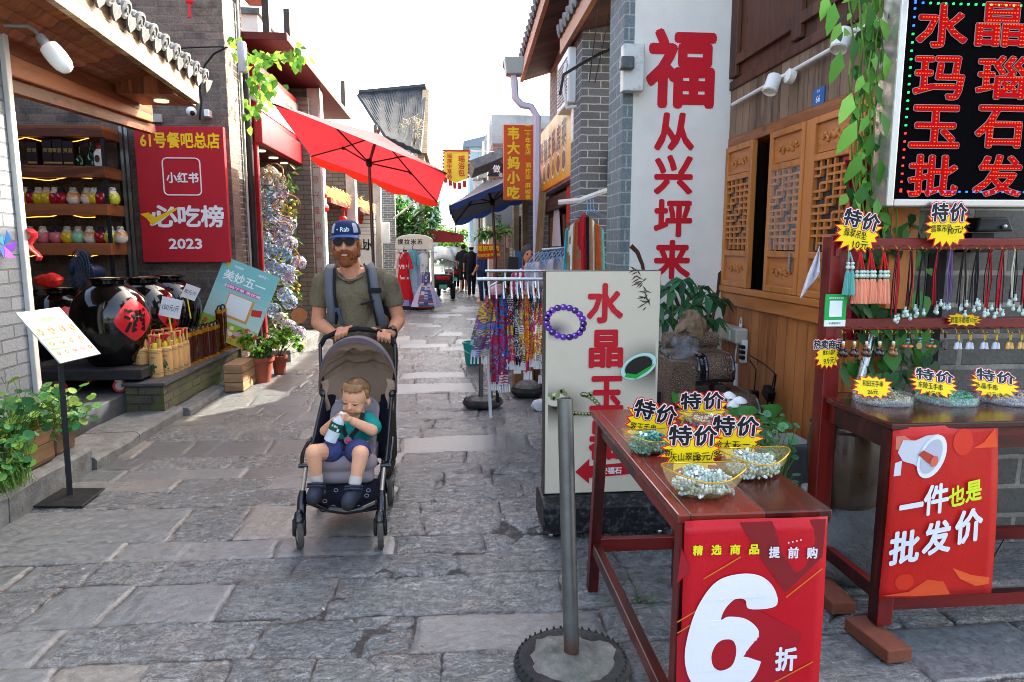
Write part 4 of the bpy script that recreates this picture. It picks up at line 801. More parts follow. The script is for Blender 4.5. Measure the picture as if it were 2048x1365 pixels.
# tiled roof house
th_ = thing('tiled_house', 'old house with dark wavy tiled roof and brick gable beyond the umbrella', 'house', (-2, 28, 0)); rnd = random.Random(4)
r0, r1, e0, e1 = Yp(718, 192, 31), Yp(852, 182, 31), Yp(775, 278, 27), Yp(838, 306, 27)
B().prism([(0, 0), (1, 0), (1, 1), (0, 1)], (0, 0, 0), X1, Y1, .01)
b = B(); N = 26
for k in range(N):
    u = k/(N-1); p, q = r0.lerp(r1, u), e0.lerp(e1, u); b.tube([p+(q-p)*t+V((0, 0, .02*sin(t*9+k))) for t in (0, .2, .4, .6, .8, 1.)], .1, 6)
b.face([r0-V((0, 0, .02)), r1-V((0, 0, .02)), e1-V((0, 0, .02)), e0-V((0, 0, .02))]); b.build('tile_roof', P('dark_roof_tile', '#3a3d40', .85, var=(3, .4)), th_, smooth=True)
B().tube([r0+V((0, 0, .1)), r1+V((0, 0, .16))], .14, 6).build('ridge', P('dark_roof_tile'), th_)
g0 = Yp(850, 184, 31); B().box(e1.x-.05, g0.x+.05, 27.2, 31.2, 0, e1.z).build('gable_wall', brick('buff_brick', '#8a7458', '#9c8668', '#6b5a46', .3, .1, .012), th_); b = B(); b.prism([(27.1, e1.z), (31.3, e1.z), (31.3, r1.z), (30.8, r1.z)], (g0.x-.1, 0, 0), Y1, Z1, .28); b.build('gable', MC['buff_brick'], th_)
B().box(-5.5, e1.x-.06, 27.4, 31, 0, e0.z-.2).build('front_wall', WHITEW, th_)
bush('roof_weeds', 'pink flowering weeds growing on the edge of the tiled roof', Yp(825, 262, 27)+V((0, 0, .1)), (.5, .2, .75), 200, .12, 8, ('#5f7a3a', '#8fa04a', '#b98a94', '#c49aa4'), up=.9, loc=Yp(828, 292, 27), wid=.3)
# ------------------------------------------------------------------ trees, hill
def tree(label, base, ctr, rad, n, L, seed, cols):
    rnd = random.Random(seed); t = thing('tree', label, 'tree', base); b = B(); tr = B(); ctr = V(ctr); rad = V(rad); base = V(base)
    tr.tube([base, base.lerp(ctr, .5)+V((.1, 0, 0)), ctr], [rad.x*.09, rad.x*.07, rad.x*.04], 8)
    cl = [V((rnd.gauss(0, .5), rnd.gauss(0, .5), rnd.gauss(0, .45))) for _ in range(26)]
    for q in cl: p = ctr+V((q.x*rad.x, q.y*rad.y, q.z*rad.z)); tr.tube([ctr-V((0, 0, rad.z*.5)), (ctr+p)/2, p], [rad.x*.04, rad.x*.025, .01], 5)
    for k in range(n):
        q = rnd.choice(cl)+V((rnd.gauss(0, .15), rnd.gauss(0, .15), rnd.gauss(0, .13))); p = ctr+V((q.x*rad.x, q.y*rad.y, q.z*rad.z)); b.c(jit(c(rnd.choice(cols)), .3, rnd)).leaf(p, (rnd.gauss(0, 1), rnd.gauss(0, 1), rnd.gauss(-.4, .5)), (rnd.gauss(0, .6), rnd.gauss(0, .6), 1), L*rnd.uniform(.7, 1.3), L*.5, .1, .2)
    tr.build('trunk', BARK, t, smooth=True); b.build('crown', LEAF, t)
o = Yp(828, 455, 25); tree('leafy green tree behind the white arched stall', (o.x-.6, 25.5, 0), o+V((-.3, 0, .2)), (.95, .9, 1.0), 1500, .2, 21, ('#2f5a22', '#3f7a2a', '#5a9a34', '#23461c'))
o = Yp(905, 500, 60); tree('bushy tree at the far end of the street', (o.x, 60, 0), o+V((0, 0, .3)), (2.2, 2, 1.9), 1500, .42, 22, ('#4a7a2c', '#6fa03a', '#3a6424'))
o = Yp(938, 505, 72); tree('pale bushy tree beyond the last house on the right', (o.x, 72, 0), o, (2.6, 2, 2.2), 1000, .5, 23, ('#5a8a3c', '#7fae4a', '#44702e'))
hb = B(); prof = [(835, 480), (850, 455), (862, 425), (872, 402), (880, 396), (888, 402), (896, 430), (905, 462), (930, 470), (960, 462), (1010, 478), (1060, 490)]; YH = 700.
rows_ = []
for k, dyy in ((0, -90), (1, -30), (2, 0), (3, 60)):
    rows_.append([Yp(px, 490-(490-py)*(.0 if k in (0, 3) else (.7 if k == 1 else 1)), YH)+V(((px-930)*.02*dyy/30*0, dyy, -4 if k in (0, 3) else random.uniform(-4, 4))) for px, py in prof])
for r_a, r_b in zip(rows_, rows_[1:]):
    for k in range(len(prof)-1): hb.quad(r_a[k], r_a[k+1], r_b[k+1], r_b[k])
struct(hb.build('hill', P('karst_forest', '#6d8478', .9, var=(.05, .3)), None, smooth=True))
# ------------------------------------------------------------------ parasols
def parasol(name, label, corners, apex, hub, base, canopy_m, drop, val_m, sag=.06, ribm=DKM, edges=None):
    t = thing(name, label, 'umbrella', base); cs = [V(p) for p in corners]; apex = V(apex); hub = V(hub); n = len(cs); b = B(); vb = B()
    for k in range(n):
        a, d = cs[k], cs[(k+1) % n]; N = 8; rowp = None
        for r in range(7):
            tt = r/6; cur = [b.A([apex.lerp(a.lerp(d, j/N), tt)-(apex-(a+d)/2).normalized()*0-V((0, 0, sag*sin(pi*tt)*(.3+.7*sin(pi*j/N))))]) for j in range(N+1)]
            if rowp:
                for j in range(N): b.F(rowp[j], rowp[j+1], cur[j+1], cur[j])
            rowp = cur
        M_ = 24
        for j in range(M_ if edges is None or k in edges else 0):
            p, q = a.lerp(d, j/M_), a.lerp(d, (j+1)/M_); h0 = drop*(.55+.45*abs(sin(pi*j*4/M_))); h1 = drop*(.55+.45*abs(sin(pi*(j+1)*4/M_))); vb.quad(p, q, q-V((0, 0, h1)), p-V((0, 0, h0)))
    b.build('canopy', canopy_m, t, smooth=True); vb.build('valance', val_m, t)
    for p in cs:
        B().tube([apex-V((0, 0, .02)), apex.lerp(p, .5)-V((0, 0, .035)), p-V((0, 0, .012))], .011, 6).build('rib', ribm, t); B().tube([hub, apex.lerp(p, .5)-V((0, 0, .035))], .011, 6).build('strut', ribm, t); B().ball(apex.lerp(p, .5)-V((0, 0, .04)), .03, 6, 4).build('joint', BLK, t)
    B().tube([base, hub, apex+V((0, 0, .06))], .024, 10).build('pole', P('bronze_pole', '#5b4a40', .4, .6), t, smooth=True); B().lathe([(.04, -.05), (.045, 0), (.035, .06)], hub, 10).build('hub', BLK, t)
    return t
def cloth_tl(name, col, tr_col, f):
    n = NT(name); n.b.inputs['Base Color'].default_value = c(col); n.b.inputs['Roughness'].default_value = .8; t = n.n("ShaderNodeBsdfTranslucent"); t.inputs[0].default_value = c(tr_col); m = n.n("ShaderNodeMixShader"); m.inputs[0].default_value = f; n.l(n.b, 0, m, 1); n.l(t, 0, m, 2); n.l(m, 0, n.out, 0); MC[name] = n.m; return n.m
RC_ = cloth_tl('red_parasol_cloth', '#84182a', '#a4262e', .3); RV = cloth_tl('orange_valance', '#8e2018', '#a82418', .2)
A, B2, C2, D2 = Yp(545, 206, 8.6), Yp(893, 346, 8.9), Yp(875, 404, 11.4), Yp(622, 312, 11.4); ctr = (A+B2+C2+D2)/4; nrm = (B2-A).cross(D2-A).normalized(); nrm = nrm if nrm.z > 0 else -nrm
hub = Yp(748, 358, ctr.y); parasol('red_parasol', 'big red square parasol tilted over the street beside the flower shop', (A, B2, C2, D2), ctr+nrm*.42, ctr-nrm*.02, (ctr.x+.02, ctr.y+.12, 0), RC_, .13, RV, edges=(2,))
BC_ = cloth_tl('navy_parasol_cloth', '#34373f', '#3c4048', .15); BV = cloth_tl('blue_valance', '#22386e', '#2a4684', .2)
b2 = [Yp(898, 412, 10.3), Yp(1062, 342, 10.3), Yp(1056, 392, 12.1), Yp(912, 444, 12.1)]; ctr = (b2[0]+b2[1]+b2[2]+b2[3])/4; nrm = (b2[1]-b2[0]).cross(b2[3]-b2[0]).normalized(); nrm = nrm if nrm.z > 0 else -nrm
parasol('blue_parasol', 'dark blue parasol with scalloped blue edge over the herb stall', b2, ctr+nrm*.3, ctr-nrm*.05, (Yp(1000, 560, 11.2).x, 11.2, 0), BC_, .1, BV)
# ------------------------------------------------------------------ hanging banner, far signs
bn = thing('hanging_banner', 'yellow pennant banner with red teeth and red characters hanging over the street', 'banner', Yp(912, 303, 16)); YE = P('banner_yellow', '#d8b83a', .7)
p = [Yp(a, b_, 16) for a, b_ in ((889, 303), (937, 303), (935, 358), (910, 367), (887, 352))]; b = B(); b.face(p); b.build('cloth', YE, bn, solid=.006); b = B(); q = p[0]; rr = p[1]
for k in range(7): a, d = p[0].lerp(p[4], k/7), p[0].lerp(p[4], (k+1)/7); b.face([a, d, (a+d)/2-V((.05, 0, 0))]); a, d = p[1].lerp(p[2], k/7), p[1].lerp(p[2], (k+1)/7); b.face([a, (a+d)/2+V((.05, 0, 0)), d])
for k in range(5): a = p[4].lerp(p[3], k/2.5) if k < 3 else p[3].lerp(p[2], (k-2.5)/2.5); b.face([a, a+V((.09, 0, .0)), a+V((.09, 0, -.16)), a+V((.01, 0, -.16))])
b.box(p[0].x-.04, p[1].x+.04, 15.98, 16.02, p[0].z, p[0].z+.03); b.build('red_trim', REDP, bn, solid=.004)
b = B().c('#b03a1e')
for k, s_ in enumerate('瑶浴包'): b.text(s_, Yp(923, 318+14*k, 15.98), X1, Z1, h=.15, bold=.02)
for k, s_ in enumerate('瑶族中草药'): b.text(s_, Yp(899, 312+10.5*k, 15.98), X1, Z1, h=.11, bold=.02)
b.build('lettering', PRINT, bn); B().tube([p[1]+V((-.6, .03, .015)), p[1]+V((1.0, .03, .0))], .014, 6).build('rod', WHT, bn)
def vboard(name, label, px0, py0, px1, py1, yy, col, items, cat='sign', th=.08, edge=None):
    a, d = Yp(px0, py0, yy), Yp(px1, py1, yy); t = thing(name, label, cat, ((a.x+d.x)/2, yy, d.z)); B().box(a.x, d.x, yy, yy+th, d.z, a.z).build('panel', P('panel_'+col[1:], col, .45, var=(2.5, .08)), t, bevel=.008)
    b = B()
    for s_, px, py, hpx, q, bd in items: b.c(q).text(s_, Yp(px, py, yy-.004), X1, Z1, h=hpx*yy/FPX, bold=bd)
    b.build('lettering', PRINT, t); return t
vboard('vertical_sign', 'tall orange hanging sign with yellow characters 韦大妈小吃', 1007, 249, 1067, 401, 10., '#c8551e', [(s_, 1027, 267+29.5*k, 25, '#e8c21a', .04) for k, s_ in enumerate('韦大妈小吃')]+[(s_, 1056, py, 11, '#e8c21a', .02) for s_, py in zip('二十年老店油炸串麻辣串', (257, 269, 281, 293, 304, 330, 343, 354, 371, 384, 395))])
vboard('herb_banner', 'red orange banner with yellow characters over the herb stall', 955, 489, 998, 518, 13., '#d03a14', [('瑶族草药', 976, 497, 11, '#f0d020', .03), ('瑶浴煲汤', 966, 511, 6, '#f0d020', .02), ('泡茶泡酒', 987, 510, 6, '#f0d020', .02)], 'banner', .02)
vboard('hanging_lightbox', 'grey green hanging lightbox with black brush characters beneath the blue parasol', 972, 360, 1024, 452, 13.5, '#8a9690', [('老', 984, 366, 12, '#20221f', 0.), ('合', 998, 415, 15, '#20221f', 0.), ('陸', 996, 437, 16, '#20221f', 0.)])
t = thing('shaped_sign', 'dark mountain shaped sign with white characters above the grey lightbox', 'sign', Yp(992, 352, 14)); b = B(); o = V((0, 14, 0)); b.prism([((Yp(a, b_, 14)).x, Yp(a, b_, 14).z) for a, b_ in ((974, 353), (980, 340), (984, 326), (991, 322), (997, 320), (1004, 328), (1012, 335), (1020, 353))], o, X1, Z1, .06); b.build('panel', P('sign_plum', '#2d2630', .5), t)
b = B().c('#e8e4da').text('做', Yp(993, 338, 13.92), X1, Z1, h=.15, bold=.02); b.text('酒', Yp(1001, 350, 13.92), X1, Z1, h=.08, bold=.01); b.build('lettering', PRINT, t)
vboard('paper_notice', 'pale notice with red characters on the far brick wall', 1013, 458, 1026, 496, 14., '#b5a9a2', [('瑶山家人'[k], 1019, 464+9*k, 6.5, '#b02a24', .01) for k in range(4)], 'notice', .02)
# ------------------------------------------------------------------ white arched stall with dresses
st = thing('dress_stall', 'white stall with arched top lettered 提拉米苏 where dresses hang', 'stall', (-1, 18.2, 0)); a0, a1 = Yp(791, 500, 18), Yp(868, 620, 18); zt = Yp(830, 469, 18).z; zb = a0.z
pts = [(a0.x, zb)]+[((a0.x+a1.x)/2-(a1.x-a0.x)/2*cos(k*pi/10)**(1), zb+.14+(zt-zb-.14)*sin(k*pi/10)**.55) for k in range(11)]+[(a1.x, zb)]
CRM = P('cream_paint', '#cfcabd', .5, var=(4, .1)); b = B(); b.prism(pts, (0, 17.95, 0), X1, Z1, -.8); b.build('arched_top', CRM, st, bevel=.02)
for x in (a0.x, a1.x-.05):
    for yy in (17.95, 18.7): B().box(x, x+.05, yy, yy+.05, 0, zb).build('post', CRM, st)
B().box(a0.x, a1.x, 17.95, 18.75, .02, .1).build('base', OLDW, st); B().tube([(a0.x, 17.9, zb-.06), (a1.x+.1, 17.9, zb-.06)], .012, 6).build('rail', STEEL, st)
b = B()
for k, s_ in enumerate('提拉米苏'): b.c('#2a2624').text(s_, Yp(801+13*k, 484, 17.94), X1, Z1, h=.14, bold=.02)
b.build('lettering', PRINT, st)
def dress(name, label, px, top, bot, w0, w1, yy, cols, sleeves=True, rows=26, flare=1., group=None):
    o = Yp(px, bot, yy); zt = Yp(px, top, yy).z; t = thing(name, label, 'dress', o); b = B(); rnd = random.Random(px); N = 18; hgt = zt-o.z; base = len(b.v)
    for r in range(rows+1):
        u = r/rows; w_ = w0*(1-.12*sin(u*9)) if u < .35 else w0+(w1-w0)*((u-.35)/.65)**flare
        for k in range(N): a = 2*pi*k/N; f = 1+.14*sin(k*pi*2/3+u)*min(1, u*1.6); b.v.append(V((o.x+w_*cos(a)*f, yy+w_*.42*sin(a)*f, zt-hgt*u)))
    for r in range(rows):
        for k in range(N): q = cols(r/rows, k, rnd); b.c(q); b.F(base+r*N+k, base+r*N+(k+1) % N, base+(r+1)*N+(k+1) % N, base+(r+1)*N+k)
    if sleeves:
        for s_ in (-1, 1):
            b.c(cols(.1, 0, rnd)); b.tube([(o.x+s_*w0*.7, yy, zt-.04), (o.x+s_*w0*1.25, yy, zt-.2), (o.x+s_*w0*1.5, yy-.02, zt-.42)], [w0*.34, w0*.3, w0*.42], 10)
    b.build('cloth', P('dress_cloth', attr=True, rough=.8), t, smooth=True); B().tube([(o.x, yy, zt-.02), (o.x, yy, zt+.08), (o.x+.03, yy, zt+.12), (o.x, yy, zt+.14)], .008, 5).build('hanger', BLK, t); return t
R_ = lambda *a: c(a[random.randrange(len(a))])
dress('embroidered_dress', 'red embroidered long dress with blue hem hanging on the white stall', 809, 505, 612, .13, .24, 17.75, lambda u, k, r: c(r.choice(('#a81420', '#c01822', '#7a4a5a', '#c9b4b0'))) if u < .5 and (u < .12 or .22 < u < .3 or u > .42) else (c('#b81420') if u < .86 else c(r.choice(('#5a5a9a', '#8a86b8', '#6a3a6a')))))
dress('gauze_dress', 'pale turquoise gauze dress hanging beside the red dress', 827, 500, 606, .10, .17, 17.9, lambda u, k, r: jit(c('#6aa8b4') if u < .3 else mixc(c('#7fb0bc'), c('#b8bcc8'), (u-.3)/.7), .12, r))
dress('gauze_dress', 'pale lilac gauze dress hanging behind the turquoise one', 838, 500, 604, .08, .15, 18.05, lambda u, k, r: jit(c('#a8a6c0'), .12, r))
dress('tiered_dress', 'lilac tiered dress with patterned blue apron at the corner of the stall', 853, 545, 614, .12, .36, 17.6, lambda u, k, r: c(r.choice(('#3a4a7a', '#5a6a9a', '#8a4a4a', '#b0b4c8'))) if (k in (11, 12, 13, 14) or u < .3) else jit(c('#b4b0cc'), .1, r), False, flare=.7)
mq = thing('mannequin', 'white headless mannequin torso standing in the stall', 'mannequin', Yp(845, 560, 18.1)); o = Yp(845, 535, 18.1); B().lathe([(.1, -.2), (.13, -.05), (.12, .1), (.17, .3), (.16, .42), (.06, .5), (.05, .58), (.02, .6)], o-V((0, 0, .1)), 16, None, 1, .7).build('torso', WHT, mq, smooth=True); B().tube([(o.x, 18.1, .1), o-V((0, 0, .2))], .015, 6).build('stand', STEEL, mq)
# ------------------------------------------------------------------ tricycles with canopies
def trike(px, yy, lab, s_=1., rz=0):
    o = Yp(px, 590, yy); o.z = 0; t = thing('covered_tricycle', lab, 'tricycle', o, rz); CV = P('canopy_vinyl', '#a8aaa6', .35); BD = P('trike_dark', '#1e2022', .4)
    b = B(); b.grid(lambda u, v: (-.36+.72*u, .75-1.5*v, 1.5-.35*max(0, (v-.55)/.45)**1.5+.12*sin(pi*u)-.5*(1-min(1, 1))), 8, 10); b.build('canopy', CV, t, w=False, smooth=True, solid=.03)
    b = B(); b.quad(V((-.34, -.62, .85)), V((.34, -.62, .85)), V((.34, -.5, 1.32)), V((-.34, -.5, 1.32))); b.build('window', P('clear_vinyl', '#8f9894', .15, alpha=.6), t, w=False)
    B().obox((0, -.4, .62), (.62, .55, .34)).build('rear_box', BD, t, w=False, bevel=.08); B().obox((0, .25, .45), (.5, .9, .2)).build('floor_pan', BD, t, w=False, bevel=.05)
    B().obox((0, -.68, .68), (.4, .05, .1)).build('tail_light', P('red_lens', '#b81410', .2), t, w=False, bevel=.02); B().obox((0, -.7, .42), (.24, .015, .13)).build('number_plate', P('plate_green', '#5a9a84', .4), t, w=False)
    for x, y_ in ((-.33, -.35), (.33, -.35), (0, .75)):
        q = B(); q.lathe([(.1, -.05), (.24, -.05), (.26, 0), (.24, .05), (.1, .05)], (x, y_, .26), 20, Matrix(frame(X1)).transposed()); q.build('wheel', P('tyre_rubber', '#17181a', .8), t, w=False, smooth=True)
    for x in (-.33, .33): B().tube([(x, -.55, .7), (x, -.5, 1.35)], .015, 6).build('canopy_post', STEEL, t, w=False); B().tube([(x, .62, .6), (x, .7, 1.48)], .015, 6).build('canopy_post', STEEL, t, w=False)
    return t
trike(882, 21.5, 'covered tricycle with pale vinyl canopy parked beside the dress stall', rz=.12); trike(905, 26, 'second covered tricycle with round dark canopy farther up the street', rz=.1)
b = B(); o = Yp(880, 475, 27); b.prism([(-.9, -.2), (.9, -.2), (.9, .1), (-.5, .35)], (o.x, 27, o.z), X1, Z1, .7); one(b, 'red_awning', P('red_awning_cloth', '#a83430', .7), 'small red awning behind the parked tricycles', 'awning', (o.x, 27, o.z))
# ------------------------------------------------------------------ people far up the street
SKIN = P('skin', '#c98a68', .5, sss=.15, var=(30, .06)); HAIRD = P('dark_hair', '#15110f', .6)
def walker(px, py_feet, yy, label, hgt, top, legs, rz=0, stride=.12, shorts=False, hat=None, bag=False):
    o = Yp(px, py_feet, yy); o.z = 0; t = thing('person', label, 'person', o, rz); k = hgt/1.75
    b = B()
    for s_ in (-1, 1):
        f = stride*s_; b.cap((s_*.09*k, 0, .9*k), (s_*.09*k, f*.6, .48*k), .085*k, .06*k, 8); b.cap((s_*.09*k, f*.6, .48*k), (s_*.09*k, f+.06*(s_ < 0), .09*k), .055*k, .04*k, 8); b.cap((s_*.09*k, f, .05*k), (s_*.09*k, f+.15, .04*k), .045*k, .035*k, 8)
        b.cap((s_*.2*k, 0, 1.4*k), (s_*.25*k, -.03, 1.12*k), .05*k, .042*k, 8); b.cap((s_*.25*k, -.03, 1.12*k), (s_*.24*k, .12, .9*k), .04*k, .03*k, 8); b.ball((s_*.24*k, .15, .86*k), .045*k, 8, 6)
    b.cap((0, 0, .95*k), (0, 0, 1.35*k), .15*k, .17*k, 10); b.cap((0, 0, 1.4*k), (0, .01, 1.55*k), .06*k, .055*k, 8); b.ball((0, .01, 1.63*k), (.078*k, .095*k, .115*k), 12, 8); b.ball((0, .11*k, 1.61*k), .018*k, 6, 4)
    b.build('body', SKIN, t, w=False, remesh=.016, sm=2)
    b = B(); b.cap((0, 0, .97*k), (0, 0, 1.36*k), .17*k, .185*k, 12)
    for s_ in (-1, 1): b.cap((s_*.18*k, 0, 1.4*k), (s_*.245*k, -.03, 1.18*k), .07*k, .06*k, 8)
    b.build('shirt', top, t, w=False, remesh=.02, sm=3); b = B()
    for s_ in (-1, 1):
        f = stride*s_; b.cap((s_*.085*k, 0, .95*k), (s_*.09*k, f*.6, .48*k), .11*k, .08*k, 8)
        if not shorts: b.cap((s_*.09*k, f*.6, .48*k), (s_*.09*k, f, .1*k), .078*k, .06*k, 8)
    b.build('trousers', legs, t, w=False, remesh=.02, sm=2); b = B(); b.ball((0, -.02*k, 1.66*k), (.088*k, .1*k, .1*k), 12, 8); b.build('hair', HAIRD, t, w=False, smooth=True)
    if hat: B().lathe([(.17*k, 1.67*k), (.1*k, 1.7*k), (.09*k, 1.78*k), (.01, 1.8*k)], (0, 0, 0), 16).build('hat', hat, t, w=False, smooth=True)
    if bag: B().obox((.22*k, -.08, 1.0*k), (.1, .2, .24)).build('shoulder_bag', BLK, t, w=False, bevel=.03); B().tube([(.22*k, -.08, 1.12*k), (.0, -.18*k, 1.3*k), (-.14*k, 0, 1.46*k)], .014, 5).build('bag_strap', BLK, t, w=False)
BLC = P('black_cotton', '#141418', .85); NVC = P('navy_cotton', '#242c44', .85)
walker(913, 574, 27, 'person in black walking away, leftmost of the walkers', 1.66, BLC, BLC, .2)
walker(927, 577, 25, 'person in black shirt and shorts walking up the street', 1.7, BLC, BLC, 0, .16, True)
walker(943, 584, 22.5, 'person in black wearing a pale hat and a shoulder bag', 1.68, BLC, BLC, .1, .14, hat=P('straw_hat', '#d9d2c0', .8), bag=True)
walker(964, 580, 20, 'person in navy waistcoat standing beside the herb stall', 1.7, P('denim_blue', '#30406a', .85), NVC, .9, .05)

# leafy vine and lamps at the corner pipes on the left
vn = thing('wall_vine', 'sunlit green vine reaching out from the pipes over the red shop corner', 'vine', Yp(480, 100, 9.2)); b = B(); sb = B(); rnd = random.Random(52)
for pts in (((470, 85), (500, 110), (540, 125), (600, 115)), ((500, 110), (520, 160), (545, 190)), ((490, 160), (515, 200), (505, 235))): sb.tube([Yp(x, y, 9.1) for x, y in pts], .006, 5, cap=False)
for (x0, y0, x1, y1, n_) in ((470, 80, 500, 110, 14), (500, 115, 605, 108, 46), (510, 135, 545, 180, 34), (500, 165, 540, 190, 22), (500, 205, 515, 235, 16), (590, 100, 604, 130, 10)):
    for k in range(n_): t = rnd.random(); o = Yp(x0+(x1-x0)*t+rnd.gauss(0, 9), y0+(y1-y0)*t+rnd.gauss(0, 9), 9.1+rnd.gauss(0, .12)); b.c(jit(c(rnd.choice(('#5a8a24', '#7fae34', '#3f6a1e', '#96bc48'))), .25, rnd)).leaf(o, (rnd.gauss(.2, .6), -.2, rnd.gauss(-.8, .3)), (rnd.gauss(0, .5), -1, .5), rnd.uniform(.08, .15), rnd.uniform(.05, .09), .1, .1)
b.build('leaves', LEAF, vn, smooth=True); sb.build('stems', STEM, vn)
o = Yp(486, 145, 9.05); one(B().lathe([(.05, 0), (.055, .01), (.055, .34), (.04, .36)], o, 18), 'wall_lamp', P('lamp_shell', '#a9a7ac', .4), 'grey white cylinder wall lamp beside the corner pipes', 'lamp', o, smooth=True)
t = thing('floodlight', 'small pale floodlight aimed down beside the red shop signboard', 'lamp', Yp(517, 195, 9.6)); B().obox(Yp(518, 195, 9.6), (.2, .1, .14), Matrix.Rotation(.5, 3, 'Y')).build('housing', P('lamp_shell'), t, bevel=.01); B().tube([Yp(510, 185, 9.6), Yp(503, 180, 9.75)], .015, 6).build('arm', BLK, t)

for k, (a0, a1) in enumerate((((868, 452), (930, 436)), ((868, 470), (930, 462)))): p, q = Yp(*a0, 30), Yp(*a1, 24); one(B().tube([p, (p+q)/2-V((0, 0, .12)), q], .012, 5), 'overhead_wire', BLK, ('upper', 'lower')[k]+' thin wire crossing the pale sky gap at the end of the street', 'wire', p)
# ------------------------------------------------------------------ right side, middle distance
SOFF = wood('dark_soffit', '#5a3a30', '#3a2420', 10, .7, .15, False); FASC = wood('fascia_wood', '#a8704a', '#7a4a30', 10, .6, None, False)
R2 = thing('brick_shop', 'dark blue brick shop with projecting tiled eave behind the hanging clothes', 'shop', (1.8, 7.5, 0))
B().box(1.30, 2.05, 7.0, 7.6, 0, 3.95).build('brick_pier', DKB, R2); B().box(2.051, 5, 7.02, 7.25, 0, 3.95).build('side_wall', DKB, R2)
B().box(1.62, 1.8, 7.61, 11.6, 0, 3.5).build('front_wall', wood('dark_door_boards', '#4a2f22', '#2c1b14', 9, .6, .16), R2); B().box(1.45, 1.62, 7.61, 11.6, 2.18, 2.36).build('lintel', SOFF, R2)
for yy in (8.0, 8.8, 9.6, 10.4): B().box(1.56, 1.618, yy, yy+.62, .15, 2.1).build('door_leaf', wood('door_brown', '#7a4a2c', '#52301c', 9, .5, .3), R2, bevel=.01)
# eaves
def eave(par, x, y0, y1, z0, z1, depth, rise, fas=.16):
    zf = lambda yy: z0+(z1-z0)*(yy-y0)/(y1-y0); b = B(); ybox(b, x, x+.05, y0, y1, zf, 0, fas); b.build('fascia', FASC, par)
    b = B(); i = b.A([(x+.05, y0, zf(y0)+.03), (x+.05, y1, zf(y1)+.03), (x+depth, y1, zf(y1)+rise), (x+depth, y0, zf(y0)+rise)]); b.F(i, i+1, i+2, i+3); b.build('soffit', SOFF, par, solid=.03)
    b = B(); yy = y0
    while yy < y1: p = V((x-.04, yy, zf(yy)+fas+.05)); q = V((x+depth, yy, zf(yy)+rise+.25)); b.tube([p, q], .07, 8); yy += .2
    b.face([(x-.03, y0, zf(y0)+fas+.01), (x-.03, y1, zf(y1)+fas+.01), (x+depth, y1, zf(y1)+rise+.2), (x+depth, y0, zf(y0)+rise+.2)]); b.build('roof_tiles', ROOFT, par, smooth=True)
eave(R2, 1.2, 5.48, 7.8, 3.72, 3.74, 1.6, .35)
R3 = thing('upper_house', 'house with high wooden eave and brick corner above the yellow signboard', 'house', (1.8, 9.5, 3)); eave(R3, 1.05, 7.2, 10.76, 4.40, 4.12, 1.6, .5, .18); B().box(1.52, 2.3, 7.26, 10.3, 4.91, 6.65).build('upper_wall', OLD, R3)  # wall above the eave is added, unseen, to shade the left brick wall
B().box(1.5, 2.2, 7.62, 10.7, 3.4, 4.9).build('brick_wall', brick('worn_grey_brick', '#6a6664', '#7a7572', '#9a958c', .25, .08, .009, stain='#54463f', stain_amt=.5), R3); b = B(); o = Yp(1038, 150, 10.7); b.grid(lambda u, v: o+V((-.1-.12*sin(u*2.4)+(v-.5)*.06, 0, -.05+.3*u)), 8, 3); b.build('ridge_finial', ROOFT, R3, solid=.05)
ac = thing('air_conditioner', 'white air conditioner unit hung above the yellow signboard', 'air conditioner', Xp(1140, 200, 1.3)); o = Xp(1140, 165, 1.3); B().box(1.22, 1.5, o.y-.35, o.y+.4, o.z-.28, o.z+.28).build('casing', WHT, ac, bevel=.02)
b = B()
for k in range(12): b.box(1.212, 1.2195, o.y-.3, o.y+.34, o.z-.22+.036*k, o.z-.205+.036*k)
b.build('grille', P('grille_grey', '#8a8a8a', .5), ac); B().tube([(1.2, o.y-.36, o.z+.1), (1.15, o.y-.45, o.z-.1), (1.2, o.y-.42, o.z-.35), (1.5, o.y-.4, o.z-.3)], .02, 8).build('hose', WHT, ac, smooth=True)
# yellow signboard
ys = thing('yellow_signboard', 'long yellow restaurant signboard with food pictures above the dark doors', 'sign', (1.4, 9.3, 2.4)); z0, z1 = 2.42, 3.36; Y0, Y1_ = 7.62, 11.3
B().box(1.36, 1.5, Y0, Y1_, z0, z1).build('box', P('grey_steel_box', '#8f949a', .4, .5), ys, bevel=.01); B().box(1.349, 1.359, Y0+.02, Y1_-.02, z0+.02, z1-.02).build('red_rim', REDP, ys)
ux = -Y1; o = V((1.347, (Y0+Y1_)/2, (z0+z1)/2)); ln = Y1_-Y0; b = B()
for k in range(6): b.c(mixc(c('#d8941a'), c('#d9c58a'), k/5 if k > 2 else .1*k)).rect(-ln/2+.05, -.43+.143*k, ln/2-.05, -.43+.143*(k+1), o, ux, Z1)
for k, s_ in enumerate('阳朔庄私房菜'): b.c('#e9e2dc').text(s_, o+ux*(-1.0+.42*k)+Z1*.12, ux, Z1, h=.36, w=.36, bold=.07, off=.002); b.c('#5a2018').text(s_, o+ux*(-1.0+.42*k)+Z1*.12, ux, Z1, h=.33, w=.33, bold=.035, off=.004)
for k in range(6):
    p = o+ux*(-1.1+.44*k)-Z1*.2; b.c('#d8d0c4').flat([(.17*cos(a*pi/10), .14*sin(a*pi/10)) for a in range(20)], p, ux, Z1, .002); b.c(('#7a3a1c', '#8a5a2c', '#6a4a24', '#9a8a3a', '#8a4a2a', '#5a4a3a')[k]).flat([(.14*cos(a*pi/10), .11*sin(a*pi/10)) for a in range(20)], p, ux, Z1, .004); b.c('#b82a1c').flat([(.05*cos(a*pi/3), .04*sin(a*pi/3)) for a in range(6)], p, ux, Z1, .006)
b.build('print', PRINT, ys)
